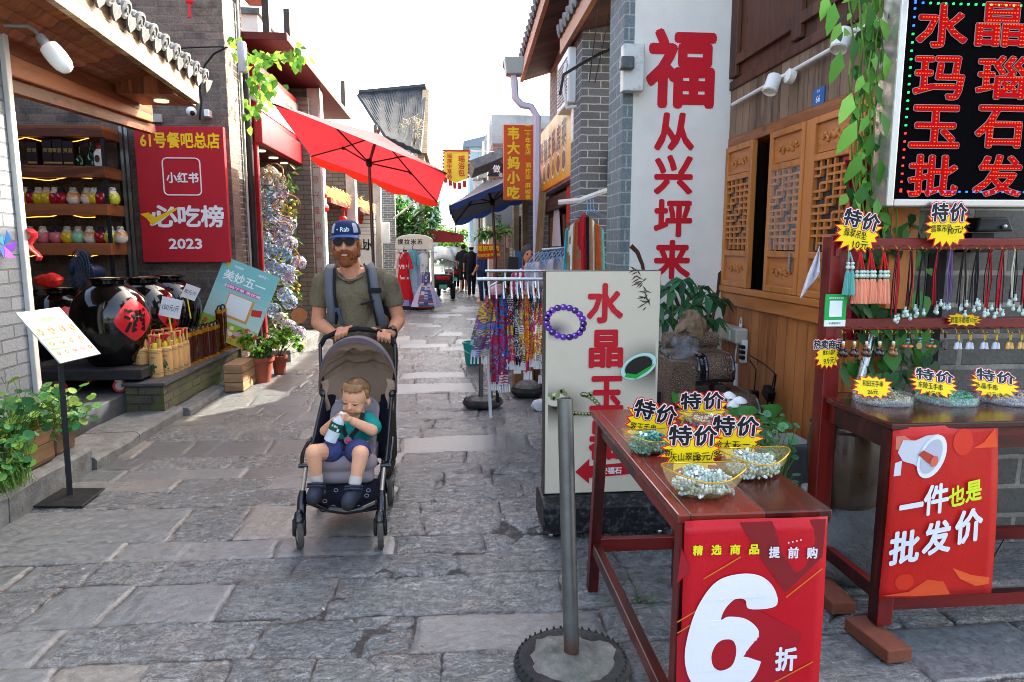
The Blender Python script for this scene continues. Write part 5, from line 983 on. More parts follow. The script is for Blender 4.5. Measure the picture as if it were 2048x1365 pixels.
one(B().box(1.44, 1.449, 8.35, 8.7, 1.95, 2.45), 'red_paper_strip', P('red_paper', '#b8281c', .7), 'red paper strip pasted under the yellow signboard', 'paper', (1.44, 8.5, 1.95))
b = B(); o = Xp(1240, 70, 1.33); b.obox((1.38, 5.34, 3.0), (.16, .1, .34)); t = thing('awning_bracket', 'old white steel awning bracket on the brick corner beside the painted wall', 'bracket', (1.38, 5.34, 2.8)); b.build('plate', P('chipped_white_steel', '#c9c6bf', .5, .2, dirt=(9, .7, '#5a3a24')), t, bevel=.006); B().obox((1.32, 5.27, 3.02), (.1, .08, .09)).build('gear', IRON, t, bevel=.01)
o = Xp(1155, 240, 1.3); t = thing('awning_bracket', 'rusty white steel bracket at the near end of the yellow signboard', 'bracket', o); B().obox((1.32, 7.5, o.z), (.05, .16, .36)).build('plate', MC['chipped_white_steel'], t)
cable('drain_pipe', [(1.1, 9.0, 0), (1.1, 9.0, 3.3), (1.02, 9.0, 3.42), (.9, 9.0, 3.44), (.82, 9.0, 3.52), (.8, 9.0, 3.8)], .048, 'lilac white drain pipe standing beside the orange vertical sign', P('lilac_pvc', '#c4bccb', .4)); B().box(.7, .9, 8.9, 9.1, 3.78, 3.98)
one(B().obox((.8, 9.0, 3.9), (.2, .2, .2), None, 1.25), 'rain_hopper', P('grey_pvc', '#9a9c98', .5), 'grey rain hopper on top of the lilac drain pipe', 'hopper', (.8, 9, 3.8), bevel=.01)
cable('cable', [Yp(a, b_, 6.9) for a, b_ in ((1120, 190), (1127, 150), (1160, 130), (1200, 108), (1240, 92))], .016, 'black cable bundle sagging from the air conditioner to the brick corner')
for k, (a0, a1, lab) in enumerate(((1200, 1178, 'left'), (1226, 1190, 'right'))): cable('wire', [Yp(a0, -10, 6.0), Yp((a0+a1)/2, 80, 6.5), Yp(a1, 165, 7.0)], .004, 'thin dark wire slanting across the dark brick pier, the %s one' % lab)
em = thing('meter_cabinet', 'grey electric meter cabinet in the dark brick alley wall', 'cabinet', (1.73, 6.9, 2)); o = Yp(1240, 325, 6.95); B().box(o.x-.12, o.x+.12, 6.92, 6.998, o.z-.2, o.z+.12).build('frame', IRON, em); B().box(o.x-.08, o.x+.08, 6.90, 6.918, o.z-.1, o.z+.08).build('door', P('meter_face', '#8f9294', .4), em)
# far right houses
FR = [('plaster_house', 'weathered grey house front with shutters along the right of the street', .98, 15, 27, 4.9, P('grey_limewash', '#9aa0a0', .85, var=(1.2, .3), dirt=(1.4, .6, '#5f6466'))), ]
t = thing('plaster_house', 'weathered grey house front with pipes along the right of the street', 'house', (1.6, 20, 0)); B().box(1.05, 3, 18.2, 34, 0, 5.0).build('walls', FR[0][6], t)
for yy in (19.5, 23, 26): B().box(1.0, 1.049, yy, yy+1.1, 1.4, 2.8).build('shutter', OLDW, t)
for yy in (18.6, 21.5): B().tube([(1.0, yy, 0), (1.0, yy, 4.8)], .06, 8).build('pipe', WHT, t)
for k, (yy, z) in enumerate(((19.2, 3.5), (22.4, 3.1), (24, 3.9), (20.5, 2.6))): B().box(.72, 1.0, yy, yy+.7, z, z+.5).build('air_conditioner', P('aircon_grey', '#a8aaa8', .5), t, bevel=.02)
t = thing('red_brick_house', 'reddish brick house with low tiled gable beyond the blue parasol', 'house', (1.4, 16.5, 0)); B().box(.95, 2.6, 16.2, 18.1, 0, 4.0).build('walls', brick('reddish_brick', '#9a6a58', '#8a5a4c', '#8a8078', .26, .085, .012, stain='#6a6460', stain_amt=.5), t); b = B(); p0, p1 = Yp(948, 330, 16), Yp(1010, 300, 16); b.prism([(p0.x, p0.z-.1), (2.7, p1.z+.45), (2.7, p1.z+.6), (p0.x-.1, p0.z+.08)], (0, 15.9, 0), X1, Z1, -2.3); b.build('roof', ROOFT, t)
t = thing('tall_white_house', 'tall pale blue white house with gable rising above the far roofs', 'house', (2, 33, 0)); p0, p1, p2 = Yp(941, 330, 33), Yp(946, 283, 33), Yp(991, 266, 33); PB = P('pale_blue_render', '#9fb4c0', .8, var=(1, .1)); B().box(p0.x, 4, 35, 39, 0, p1.z).build('walls', PB, t); b = B(); b.prism([(p0.x-.3, p1.z), (4.3, p1.z), (4.2, p1.z+.25), (p2.x+.3, p2.z+.3), (p0.x-.3, p1.z+.25)], (0, 34.7, 0), X1, Z1, -5); b.build('roof', P('blue_grey_roof', '#6f7f8c', .7), t); q0, q1 = Yp(956, 287, 34.9), Yp(1004, 316, 34.9); B().box(q0.x, q1.x+.5, 34.93, 34.99, q1.z, q0.z).build('window', P('pale_glass', '#8aa0a8', .15), t)
t = thing('dark_brick_house', 'grey brick house front with timber posts behind the seated vendor', 'house', (1.7, 13, 0)); B().box(1.28, 3, 11.7, 18.0, 0, 3.6).build('walls', MC['worn_grey_brick'], t)
for x, yy in ((1.2, 11.75), (1.12, 12.6), (1.1, 14.5)): B().box(x, x+.1, yy, yy+.1, 0, 3.2).build('post', P('timber_post', '#7a6a58', .8, var=(8, .3)), t)
B().box(1.22, 1.279, 12.9, 14.0, .1, 2.2).build('doorway', P('unlit_opening', '#1c1814', .9), t)  # solid dark slab; the doorway's shade is put into its colour
t = thing('notice_frame', 'blue framed mirror leaning behind the vendor', 'frame', Yp(1035, 545, 11)); b0, b1 = Yp(1030, 503, 11), Yp(1044, 550, 11); B().box(b0.x, b1.x, 11, 11.03, b1.z, b0.z).build('mirror', P('blue_glass', '#4a7aa8', .2), t); B().box(b0.x-.02, b0.x, 10.98, 11.04, b1.z, b0.z+.02).build('frame', STEEL, t)
t = thing('dark_board', 'dark board leaning beside the herb stall', 'board', Yp(1025, 550, 10.8)); b = B(); b.obox(Yp(1025, 536, 10.8), (.16, .03, .34), Matrix.Rotation(.12, 3, 'Y')); b.build('board', P('dark_board_paint', '#3a3634', .6), t)
tb_ = thing('herb_table', 'low herb stall table with bundled plants and plastic wrapped goods', 'table', (.95, 11.5, 0)); B().box(.6, 1.1, 10.9, 12.4, .78, .84).build('tabletop', OLDW, tb_); 
for x, yy in ((.63, 10.95), (1.05, 10.95), (.63, 12.3), (1.05, 12.3)): B().box(x, x+.04, yy, yy+.04, 0, .78).build('leg', OLDW, tb_)
bush('herb_bundle', 'bundle of fresh green herbs on the low stall table', (.85, 11.6, 1.02), (.25, .3, .2), 160, .12, 31, ('#3f6a2c', '#5a8a3a', '#2f5222'), loc=(.85, 11.6, .84))
b = B(); b.ball((.72, 11.1, .93), (.14, .16, .1), 12, 8)
for p in b.v: p += mnoise.noise_vector(p*9)*.03
one(b, 'wrapped_goods', P('pink_film', '#c9a8b0', .4), 'pink plastic wrapped bundle on the low stall table', 'bundle', (.72, 11.1, .84), smooth=True)
bush('wall_fern', 'small green plant sprouting from the wall below the grey lightbox', Yp(985, 465, 13.2), (.4, .2, .2), 130, .16, 32, ('#4f8a3a', '#6fae4a', '#3f7a34'), loc=Yp(990, 470, 13.4), wid=.35)
pk = one(B().obox(Yp(1079, 478, 8.6), (.09, .04, 1.15), Matrix.Rotation(.06, 3, 'Y')), 'leaning_plank', wood('raw_plank', '#a8825a', '#7a5a3a', 12, .7), 'raw timber plank leaning beside the lilac drain pipe', 'plank', Yp(1079, 560, 8.6))
one(B().grid(lambda u, v: Xp(1113+(v-.5)*(10+8*u), 418+75*u, 1.52), 8, 4), 'white_flag', P('white_cloth', '#c9c2c0', .85), 'small white and red cloth hanging on the brown door', 'cloth', Xp(1113, 420, 1.52), solid=.004)
# vendor woman
lo = Yp(1060, 560, 9.4); lo.z = .45; vd = thing('person', 'grey haired person in red plaid shirt sitting behind the clothes rack', 'person', lo); o = Yp(1058, 511, 9.4); b = B(); b.ball(o, (.085, .1, .12), 14, 10); b.ball(o+V((0, -.1, -.02)), .02, 6, 4); b.cap(o-V((0, 0, .1)), o-V((0, 0, .2)), .055, .06); b.cap(o-V((.0, 0, .3)), o-V((0, 0, .75)), .17, .17)
for s_ in (-1, 1): b.cap(o+V((s_*.17, 0, -.26)), o+V((s_*.22, -.05, -.5)), .05, .045); b.cap(o+V((s_*.22, -.05, -.5)), o+V((s_*.08, -.25, -.5)), .04, .032); b.ball(o+V((s_*.06, -.28, -.5)), .045, 8, 6)
b.build('body', SKIN, vd, remesh=.012, sm=2); b = B(); b.ball(o+V((0, .025, .035)), (.105, .11, .12), 14, 10); b.build('hair', P('grey_hair', '#4a4746', .7, bump=(60, .6)), vd, smooth=True)
n = NT('red_plaid'); tcx = n.n("ShaderNodeTexCoord"); sp = n.n("ShaderNodeSeparateXYZ"); n.l(tcx, 'Object', sp, 0)
f1 = n.ramp(n.math('FRACT', n.math('MULTIPLY', (sp, 0), 16.)), [(.0, 0.), (.5, 1.)], interp='CONSTANT'); f2 = n.ramp(n.math('FRACT', n.math('MULTIPLY', (sp, 2), 16.)), [(.0, 0.), (.5, 1.)], interp='CONSTANT'); mm = n.mix(f1, c('#b01c2c'), c('#c9b8c4')); m2 = n.mix(f2, (mm, 2), c('#3a3a62')); m3 = n.mix(.55, (mm, 2), (m2, 2)); n.l(m3, 2, n.b, 'Base Color'); n.b.inputs['Roughness'].default_value = .9
b = B(); b.cap(o-V((0, 0, .33)), o-V((0, 0, .8)), .2, .2)
for s_ in (-1, 1): b.cap(o+V((s_*.17, 0, -.27)), o+V((s_*.22, -.05, -.47)), .075, .07); b.cap(o+V((s_*.22, -.05, -.47)), o+V((s_*.12, -.2, -.5)), .06, .05)
b.build('shirt', n.m, vd, remesh=.014, sm=2); b = B()
for s_ in (-1, 1): b.ball(o+V((s_*.033, -.088, .015)), .012, 8, 6)
b.build('eyes', BLK, vd)
# ------------------------------------------------------------------ scarf rack
rk = thing('scarf_rack', 'folding steel clothes rack on the street carrying a row of bright scarves', 'rack', (.7, 6.4, 0)); RZ = 1.352
B().tube([(.22, 6.4, RZ), (1.32, 6.4, RZ)], .017, 10).build('rail', STEEL, rk, smooth=True); B().tube([(.32, 6.85, RZ+.06), (1.32, 6.85, RZ+.06)], .014, 10).build('rear_rail', STEEL, rk, smooth=True)
B().tube([(.30, 6.42, RZ), (.42, 6.78, .45), (.45, 6.9, .02)], .018, 4).build('leg', DKM, rk); B().tube([(.31, 6.8, RZ), (.33, 6.5, .6), (.345, 6.4, .02)], .016, 8).build('leg', P('white_leg', '#c9cdd0', .35, .4), rk); B().tube([(1.28, 6.42, RZ), (1.3, 6.85, .02)], .018, 4).build('leg', DKM, rk); B().tube([(.3, 6.45, RZ-.1), (.42, 6.5, RZ-.03)], .01, 6).build('brace', STEEL, rk)
SCF = P('scarf_cloth', attr=True, rough=.85); PALS = [('#2f6ab0', '#b0305a', '#3f8ac0', '#8a2a30', '#d8c8c0'), ('#c82a80', '#d8a820', '#1c6a8a', '#e8e0d8', '#2a2a4a'), ('#1c1c22', '#d8d4ce', '#5a5a66', '#1a1a20', '#a8a4a0'), ('#d8b020', '#c82a6a', '#20708a', '#d8701a', '#efe8dc'), ('#6a5a9a', '#b8b0c8', '#c8a030', '#3a7a4a', '#8a3a5a'), ('#c83040', '#e0d8cc', '#20608a', '#d8a830', '#7a2a4a')]
PN = ['blue and crimson', 'pink and gold', 'black and white', 'yellow and magenta', 'lilac and green', 'red and cream']
def scarf(i, x, yy, ztop, zbot, pal, wd, lab, swing=0.):
    rnd = random.Random(i*13+5); t = thing('scarf', lab, 'scarf', (x, yy, ztop), 0, 'scarves on the steel rack'); P_ = PALS[pal]; b = B(); nr = 64; nc = 8
    bands = [rnd.choice(P_) for _ in range(40)]; base = len(b.v); ph = rnd.uniform(0, 6)
    for s_ in (0, 1):
        base = len(b.v)
        for r in range(nr+1):
            u = r/nr
            for k in range(nc): v = k/(nc-1)-.5; b.v.append(V((x+v*wd*(.35+.65*min(1, u*3.5))+swing*u+.012*sin(u*5+ph+s_), yy+(-.05 if s_ == 0 else .05)*(1-.3*u)+.02*sin(v*9+ph)+.01*sin(u*7), ztop-.05-(ztop-.05-zbot-(.12*s_*rnd.random()*0+.1*s_))*u)))
        for r in range(nr):
            for k in range(nc-1):
                m_ = mnoise.noise(V((k*.55+ph, r*.36, i*3.1)))+.5*mnoise.noise(V((k*1.3, r*.9, i*7.7))); q = bands[int(abs(m_)*8+r//14) % 40] if (r//7) % 4 else bands[(r//7+(k//2)*(r % 2)) % 40]; b.c(jit(c(q), .2, rnd)); b.F(base+r*nc+k, base+r*nc+k+1, base+(r+1)*nc+k+1, base+(r+1)*nc+k)
    b.build('cloth', SCF, t, smooth=True)
    b = B(); b.tube([(x, yy, ztop+.07), (x+.012, yy, ztop+.085), (x, yy-.01, ztop+.1), (x-.01, yy, ztop+.09)], .004, 5); b.tube([(x, yy, ztop+.07), (x, yy-.02, ztop+.0), (x, yy-.09, ztop-.07), (x, yy+.09, ztop-.07), (x, yy+.02, ztop)], .007, 5); b.build('hanger', WHT, t)
    b = B()
    for k in range(6): xx = x+swing+(k/5-.5)*wd; b.tube([(xx, yy-.035, zbot+.02), (xx+rnd.uniform(-.006, .006), yy-.04, zbot-.06)], [.006, .009], 5)
    b.build('tassels', P('white_tassel', '#d2cec9', .9), t)
SC = [(.335, .62, 4, .16, -.09), (.40, .36, 0, .085, -.02), (.47, .34, 0, .10, .0), (.545, .56, 1, .07, 0), (.60, .52, 2, .06, 0), (.645, .55, 5, .06, 0), (.70, .46, 3, .07, 0), (.75, .58, 1, .06, 0), (.80, .56, 3, .075, 0), (.845, .42, 2, .07, 0), (.895, .62, 5, .06, 0), (.945, .26, 2, .07, 0), (.99, .46, 3, .08, 0), (1.04, .5, 1, .07, 0), (1.10, .42, 5, .07, 0), (1.16, .5, 4, .07, 0), (1.22, .45, 0, .07, 0)]
for i, (x, zb, pal, wd, sw) in enumerate(SC): scarf(i, x, 6.4, RZ-.1, zb, pal, wd, '%s patterned scarf with white tassels, %s from the left on the rack' % (PN[pal], ORD[i]), sw)
for i in range(5): scarf(40+i, .52+.15*i, 6.85, RZ-.03, .62+.05*(i % 3), (2, 3, 5, 1, 4)[i], .07, '%s scarf on the rear rail, %s from the left' % (PN[(2, 3, 5, 1, 4)[i]], ORD[i]))
# tyre weights, bucket, boxes, bag
RUB = P('old_tyre', '#2e2e2e', .85, var=(9, .4), bump=(40, .5), dirt=(6, .5, '#5a564e')); CONC = P('rough_concrete', '#7d7c74', .9, var=(14, .5), bump=(22, 1., .03), dirt=(8, .5, '#52513f'))
def tyre_base(o, r, label, mound=.06, post=None, rr=.06):
    t = thing('tyre_base', label, 'weight', o); b = B(); pr = [(r+rr*1.3*cos(a), rr*.8+rr*.8*sin(a)) for a in [pi*1.5+k*2*pi/14-2*pi for k in range(15)]]; b.lathe(pr, o, 44, cap=False)
    for k in range(44): a = 2*pi*k/44; d = V((cos(a), sin(a), 0)); q = V((-sin(a), cos(a), .5)); b.bar(V(o)+d*(r+rr*1.26)+V((0, 0, rr*.6)), V(o)+d*(r+rr*.8)+V((0, 0, rr*1.5))+q*.012, .007, .007)
    b.build('tyre', RUB, t, smooth=True); b = B(); b.grid(lambda u, v: V(o)+V((cos(2*pi*u)*r*v*1.06, sin(2*pi*u)*r*v*1.06, rr*1.25+mound*(1-v**2)+.022*mnoise.noise(V((cos(2*pi*u)*v*4, sin(2*pi*u)*v*4, r*7))))), 40, 14, wrap=True); b.build('concrete', CONC, t, smooth=True)
    return t
o = G(966, 814); o.y += .05; tyre_base(o, .15, 'small tyre filled with concrete holding two posts beside the scarf rack', .03, rr=.048)
one(B().tube([(o.x-.02, o.y, .05), (o.x-.01, o.y+.03, .75)], .025, 4), 'square_post', IRON, 'dark square steel post standing in the small tyre by the scarf rack', 'post', (o.x, o.y, .05)); one(B().tube([(o.x+.1, o.y+.03, .05), (o.x+.05, o.y+.1, .6)], .018, 4), 'thin_post', IRON, 'thinner slanting steel post in the small tyre by the scarf rack', 'post', (o.x+.1, o.y, .05))
o = G(1058, 800); o.y += .18; b = B(); b.lathe([(.12, 0), (.17, .03), (.185, .07), (.16, .11), (.1, .11)], o, 26); t = thing('tyre_base', 'tyre with a rough stone mound below the hanging scarves', 'weight', o); b.build('tyre', RUB, t, smooth=True); b = B(); b.ball(o+V((0, 0, .09)), (.15, .14, .1), 18, 10); wobbly(b, .02).build('stone', CONC, t, smooth=True)
bk = thing('bucket', 'turquoise plastic bucket standing left of the scarf rack', 'bucket', (.27, 9.55, 0)); B().lathe([(.10, 0), (.105, .005), (.14, .30), (.155, .30), (.155, .32), (.135, .32), (.1, .02)], (.27, 9.55, 0), 28, cap=False).build('body', P('turquoise_plastic', '#189a86', .4), bk, smooth=True); B().tube([(.27+.15*cos(a), 9.55-.12-.03*sin(a), .29-.12*sin(a)) for a in [pi*k/10 for k in range(11)]], .004, 5).build('handle', STEEL, bk)
for i, (x0, x1, yy, h, lab) in enumerate(((.70, .92, 7.75, .3, 'brown cardboard box behind the hanging scarves'), (.95, 1.25, 7.9, .34, 'wider cardboard box beside it behind the scarves'), (.5, .64, 9.2, .5, 'tan carton on the street past the scarf rack'))): one(B().box(x0, x1, yy, yy+.3, .005, h), 'cardboard_box', P('cardboard', '#94683e', .8, var=(7, .15)), lab, 'box', (x0, yy, 0), bevel=.004)
o = G(1078, 822); b = B(); b.ball(o+V((0.02, .05, .05)), (.1, .08, .06), 16, 10)
for p in b.v: p += mnoise.noise_vector(p*16)*.025
one(b, 'plastic_bag', P('white_film', '#cfd4d6', .3, bump=(25, .6, .02)), 'crumpled white plastic bag on the paving beside the lightbox sign', 'bag', o, smooth=True, ang=20)
# clothes bar with knitwear
cable('clothes_bar', [(1.0, 6.5, 2.07), (1.2, 6.5, 2.09), (1.42, 6.5, 2.17), (1.70, 6.48, 2.24)], .026, 'bent white tube carrying hanging clothes in front of the dark bricks', P('bar_white', '#c4c0bb', .5))
kn = thing('knit_cardigan', 'striped knitted cardigan in tan, red, white and orange hanging on the white tube', 'cardigan', (1.27, 6.42, 2.0)); b = B(); K = ['#3a9aa0', '#8a6a4a', '#c8c2b8', '#8a6a4a', '#c84a20', '#8a6a4a', '#a81a28', '#a81a28', '#9a1824', '#1a1a1c', '#8a6a4a', '#c8c2b8', '#8a6a4a', '#c84a1a', '#8a6a4a', '#2a9aa0']
x0, x1 = Yp(1126, 480, 6.42).x, Yp(1212, 480, 6.42).x; nu = 33
def knf(u, v): zt = 1.97-.16*abs(u-.5)*2; wv = 1-.12*(1-v); return V((x0+(x1-x0)*(.5+(u-.5)*wv), 6.42+.022*sin(u*26)+.02*sin(v*4+u*3), zt-(zt-1.12)*v))
b.grid(knf, nu, 22)
for fi, f in enumerate(b.f):
    a = fi//21; r = fi % 21; b.col[fi] = jit(c(K[min(15, int((a+.5+1.6*sin(r*.45)*(a in (3, 4, 11, 12)))/(nu-1)*16))]), .12)
b.build('knit', P('knitwear', attr=True, rough=.95, bump=(160, .6, .006)), kn, solid=.012); b = B()
for k in range(3): b.tube([(1.26+.03*k, 6.44, 2.1), (1.27+.03*k, 6.44, 2.0), (1.13+.03*k, 6.44, 1.93), (1.42+.02*k, 6.44, 1.93), (1.27+.03*k, 6.44, 2.0)], .005, 5)
b.build('hangers', P('blue_hanger', '#6a9ac0', .4), kn)
sh_ = thing('white_shirt', 'pale grey T-shirt hanging sideways beside the painted wall', 'shirt', (1.55, 6.2, 2.1)); sx0, sx1 = Yp(1216, 450, 6.2).x, Yp(1256, 450, 6.2).x
b = B(); b.grid(lambda u, v: V((sx0+.05+(sx1-sx0-.02)*(.35*(1-v)*(1-u)+u)*1.0, 6.2+.03*sin(u*7+v*2), 2.08-.1*(1-u)-(.75)*v)), 12, 14); b.build('cloth', P('pale_cotton', '#b9bac4', .9, bump=(7, .5, .03)), sh_, smooth=True, solid=.006); B().tube([(sx0+.04, 6.2, 1.8), (sx0+.12, 6.2, 1.98), (sx1, 6.2, 2.1)], [.06, .06, .03], 8).build('sleeve', MC['pale_cotton'], sh_, smooth=True)
t = thing('garment_pile', 'cluster of blue hangers with folded pale clothes behind the scarf rack', 'clothes', (1.0, 7.3, 1.35)); b = B()
for k in range(9): x = .86+.045*k; b.tube([(x-.1, 7.3, 1.42+.012*k), (x, 7.28, 1.56+.01*k), (x+.05, 7.28, 1.6), (x+.1, 7.3, 1.46+.01*k)], .006, 5)
b.build('hangers', P('blue_hanger'), t); b = B(); b.grid(lambda u, v: V((.78+.5*u, 7.32+.05*sin(u*20), 1.47+.1*u-.3*v)), 24, 6); b.build('cloth', P('pale_pink_cloth', '#b8b0b8', .9), t, smooth=True, solid=.01); B().tube([(.95, 7.3, 1.62), (1.45, 7.3, 1.66)], .014, 8).build('rail', STEEL, t); B().tube([(1.4, 7.3, 0), (1.4, 7.3, 1.66)], .014, 8).build('post', STEEL, t)
# folk of the street corner: the alley between painted wall and brick pier
# ------------------------------------------------------------------ right: painted white wall with 福从兴坪来
SIGNR = P('painted_red', '#c41424', .6, var=(8, .1)); LIME = P('limewash', '#e2dbcf', .85, var=(1.6, .12), bump=(14, .15), dirt=(2.2, .18, '#a89a8a'))
pw = thing('painted_wall', 'white painted wall with large red characters 福从兴坪来', 'wall', (1.8, 5.4, 0)); B().box(1.41, 2.2, 5.40, 5.75, 0, 6.2).build('plaster', LIME, pw)
B().box(1.33, 1.409, 5.41, 5.9, 0, 6.2).build('brick_edge', brick('green_grey_brick', '#6f7a7c', '#7d8788', '#a9aba6', .25, .095, .007, stain='#565a58', stain_amt=.4), pw)
b = B(); fy = 5.396
for s_, px, py, w_, h_ in (('福', 1362, 138, 140, 150), ('从', 1349, 264, 82, 74), ('兴', 1347, 350, 80, 78), ('坪', 1346, 437, 80, 76), ('来', 1344, 520, 78, 80)):
    k = fy/FPX*1.0; b.text(s_, Yp(px, py, fy), X1, Z1, w=w_*k, h=h_*k, bold=.034 if s_ == '福' else .036)
b.build('lettering', SIGNR, pw)
b = B(); BRN = P('painted_brown', '#4a2c20', .7)
for pts in (((1262, 492), (1275, 505), (1285, 530), (1290, 560), (1300, 640)), ((1450, 540), (1440, 548), (1437, 580), (1425, 640), (1432, 700)), ((1310, 590), (1345, 580), (1360, 620)), ((1395, 640), (1420, 632), (1440, 660), (1425, 690))): b.tube([Yp(x, y, 5.396) for x, y in pts], [.022, .02, .017, .014, .01][:len(pts)], 6)
for p in b.v: p.y = 5.398+(p.y-5.396)*.08
b.build('painted_stem', BRN, pw)
# ------------------------------------------------------------------ right: timber house with lattice windows
PINE = wood('varnished_pine', '#b6703a', '#80461e', 7, .4, .135, True, coat=.2); PINF = wood('pine_frame', '#bc7438', '#86501e', 8, .4, None, True, coat=.25, knots=False); PINH = wood('pine_rail', '#b46e36', '#80481c', 8, .4, None, False, coat=.25); GREYW = wood('weathered_boards', '#8a705a', '#5a4636', 9, .75, .12, True); REDW = wood('red_brown_boards', '#5c3826', '#3c2218', 9, .6, .16, True)
hs2 = thing('timber_house', 'varnished timber house front with carved lattice windows at number 66', 'house', (2.4, 4.4, 0)); XW = 2.2; YN, YF = 3.42, 5.398
B().box(XW, 2.35, YN, YF, 0, 1.2).build('lower_boards', PINE, hs2); B().box(XW-.03, 2.35, YN, YF, 1.202, 1.30).build('sill_beam', PINH, hs2, bevel=.008); B().box(XW-.045, XW-.003, YN, YF, 1.302, 1.35).build('sill', PINH, hs2, bevel=.005)
B().box(XW-.02, 2.35, YN, YF, 2.425, 2.50).build('lintel', PINH, hs2, bevel=.006); B().box(XW-.012, 2.3, YN, YF, 2.502, 2.86).build('grey_boards', GREYW, hs2); B().box(XW-.03, 2.3, YN, YF, 2.862, 2.93).build('moulding', REDW, hs2, bevel=.008)
B().box(XW, 2.3, YN, YF, 2.932, 6.2).build('upper_boards', REDW, hs2)
for yy in (5.33, 4.35, 3.4): B().box(XW-.04, XW-.003, yy-.06, yy+.06, 2.95, 6.0).build('stile', REDW, hs2, bevel=.006)
B().box(XW-.035, XW-.003, 3.4, 5.33, 3.03, 3.1).build('panel_rail', REDW, hs2)
B().box(2.5, 2.6, YN, YF+.3, 0, 2.9).build('inner_wall', P('unlit_inside', '#1f1a18', .9), hs2); B().box(2.202, 2.498, YF+.002, YF+.08, 0, 2.9).build('inner_wall', P('unlit_inside'), hs2)  # dark backing added; the window gap's shade is put into its colour
ys_ = [Xp(px, 430, XW).y for px in (1456, 1508, 1543, 1612, 1626, 1712, 1722, 1800)]
GLS = P('window_glass', '#2a2f33', .06, coat=.6); rnd = random.Random(12)
def leafwin(ya, yb, lab, x=XW-.02, poster=False):
    """ya is the far edge (larger Y), yb the near edge"""
    za, zb = 1.352, 2.424; f = .042; b = B()
    b.box(x-.02, x+.025, yb, yb+f, za, zb); b.box(x-.02, x+.025, ya-f, ya, za, zb)
    for z in (za, za+.235, zb-.26, zb-f): b.box(x-.0195, x+.0245, yb+f, ya-f, z, z+f)
    o = b.build('window', PINF, hs2, bevel=.005); o['label'] = lab
    for z0, z1 in ((za+f, za+.235), (zb-.21, zb-f)): B().box(x+.0, x+.012, yb+f, ya-f, z0, z1).build('panel', PINH, o)
    for z0 in (za+.14, zb-.13):
        b = B(); m = (ya+yb)/2
        for s_ in (-1, 1):
            b.tube([(x-.004, m+s_*(.01+.13*k/12), z0+.018*sin(k*1.1)*(1-k/16)) for k in range(13)], [.009-.0004*k for k in range(13)], 5)
            for k in range(3): b.ball((x-.004, m+s_*(.03+.035*k), z0+.02*(-1)**k), (.007, .018, .012), 8, 5)
        b.ball((x-.004, m, z0), (.008, .03, .022), 10, 6); b.build('carving', PINF, o, smooth=True)
    L0, L1, V0, V1 = yb+f, ya-f, za+.285, zb-.26; b = B(); ny, nz = 5, 12; dy, dzz = (L1-L0)/ny, (V1-V0)/nz; t_ = .008
    on = lambda i, j, d: (((i*7+j*13+d*5) % 11) not in (2, 7)) or i in (0, ny) or j in (0, nz)
    for i in range(1, ny):
        for j in range(nz):
            if on(i, j, 0): b.box(x-.012, x+.008, L0+i*dy-t_, L0+i*dy+t_, V0+j*dzz, V0+(j+1)*dzz)
    for j in range(1, nz):
        for i in range(ny):
            if on(i, j, 1): b.box(x-.0115, x+.0075, L0+i*dy, L0+(i+1)*dy, V0+j*dzz-t_, V0+j*dzz+t_)
    b.build('lattice', PINF, o); B().box(x+.01, x+.014, L0, L1, V0, V1).build('glass', GLS, o)
    if poster: B().box(x-.018, x-.016, L0, L1, V0, V1).build('clear_sheet', P('clear_film', '#e8e4da', .3, alpha=.06, spec=.15), o)
leafwin(ys_[0], ys_[1], 'narrow leaf beside the white wall'); leafwin(ys_[2], ys_[3], 'leaf with clear sheet over the lattice', poster=True); leafwin(ys_[4], ys_[5], 'wide leaf left of the vine'); leafwin(ys_[6], ys_[7], 'leaf half hidden by the vine')
for ya, yb in ((ys_[3], ys_[4]), (ys_[5], ys_[6])): B().box(XW-.03, 2.3, yb+.001, ya-.001, 1.352, 2.424).build('mullion', PINF, hs2)
B().box(XW-.01, 2.3, YN, ys_[7]-.002, 1.352, 2.424).build('near_panel', PINF, hs2)
o = Xp(1580, 525, XW-.045); B().box(XW-.052, XW-.041, o.y-.012, o.y+.012, o.z-.06, o.z+.06).build('latch', STEEL, hs2)
b = B(); y0 = ys_[2]+.06; b.tube([(2.3, y0, 2.35), (2.28, y0+.04, 2.0), (2.3, y0+.02, 1.8), (2.28, y0+.05, 1.5), (2.3, y0+.04, 1.36)], .006, 6); b.build('hanging_wire', WHT, hs2, smooth=True)
b = B()
for k in range(9): b.box(2.45, 2.49, ys_[2]+.02, ys_[2]+.14, 1.4+.11*k, 1.47+.11*k)
b.build('stacked_stones', P('inner_brick', '#4a4640', .9), hs2)
p0, p1 = Xp(1465, 210, XW-.05), Xp(1800, 22, XW-.05); zc = (p0.z+p1.z)/2; co = one(B().tube([(XW-.05, p0.y, p0.z), (XW-.05, 1.5, p0.z+(p1.z-p0.z)*(p0.y-1.5)/(p0.y-p1.y))], .014, 10), 'conduit', P('white_conduit', '#d5d0c9', .5), 'white cable conduit running along the timber front above the windows', 'pipe', (XW-.05, p0.y, p0.z), smooth=True)
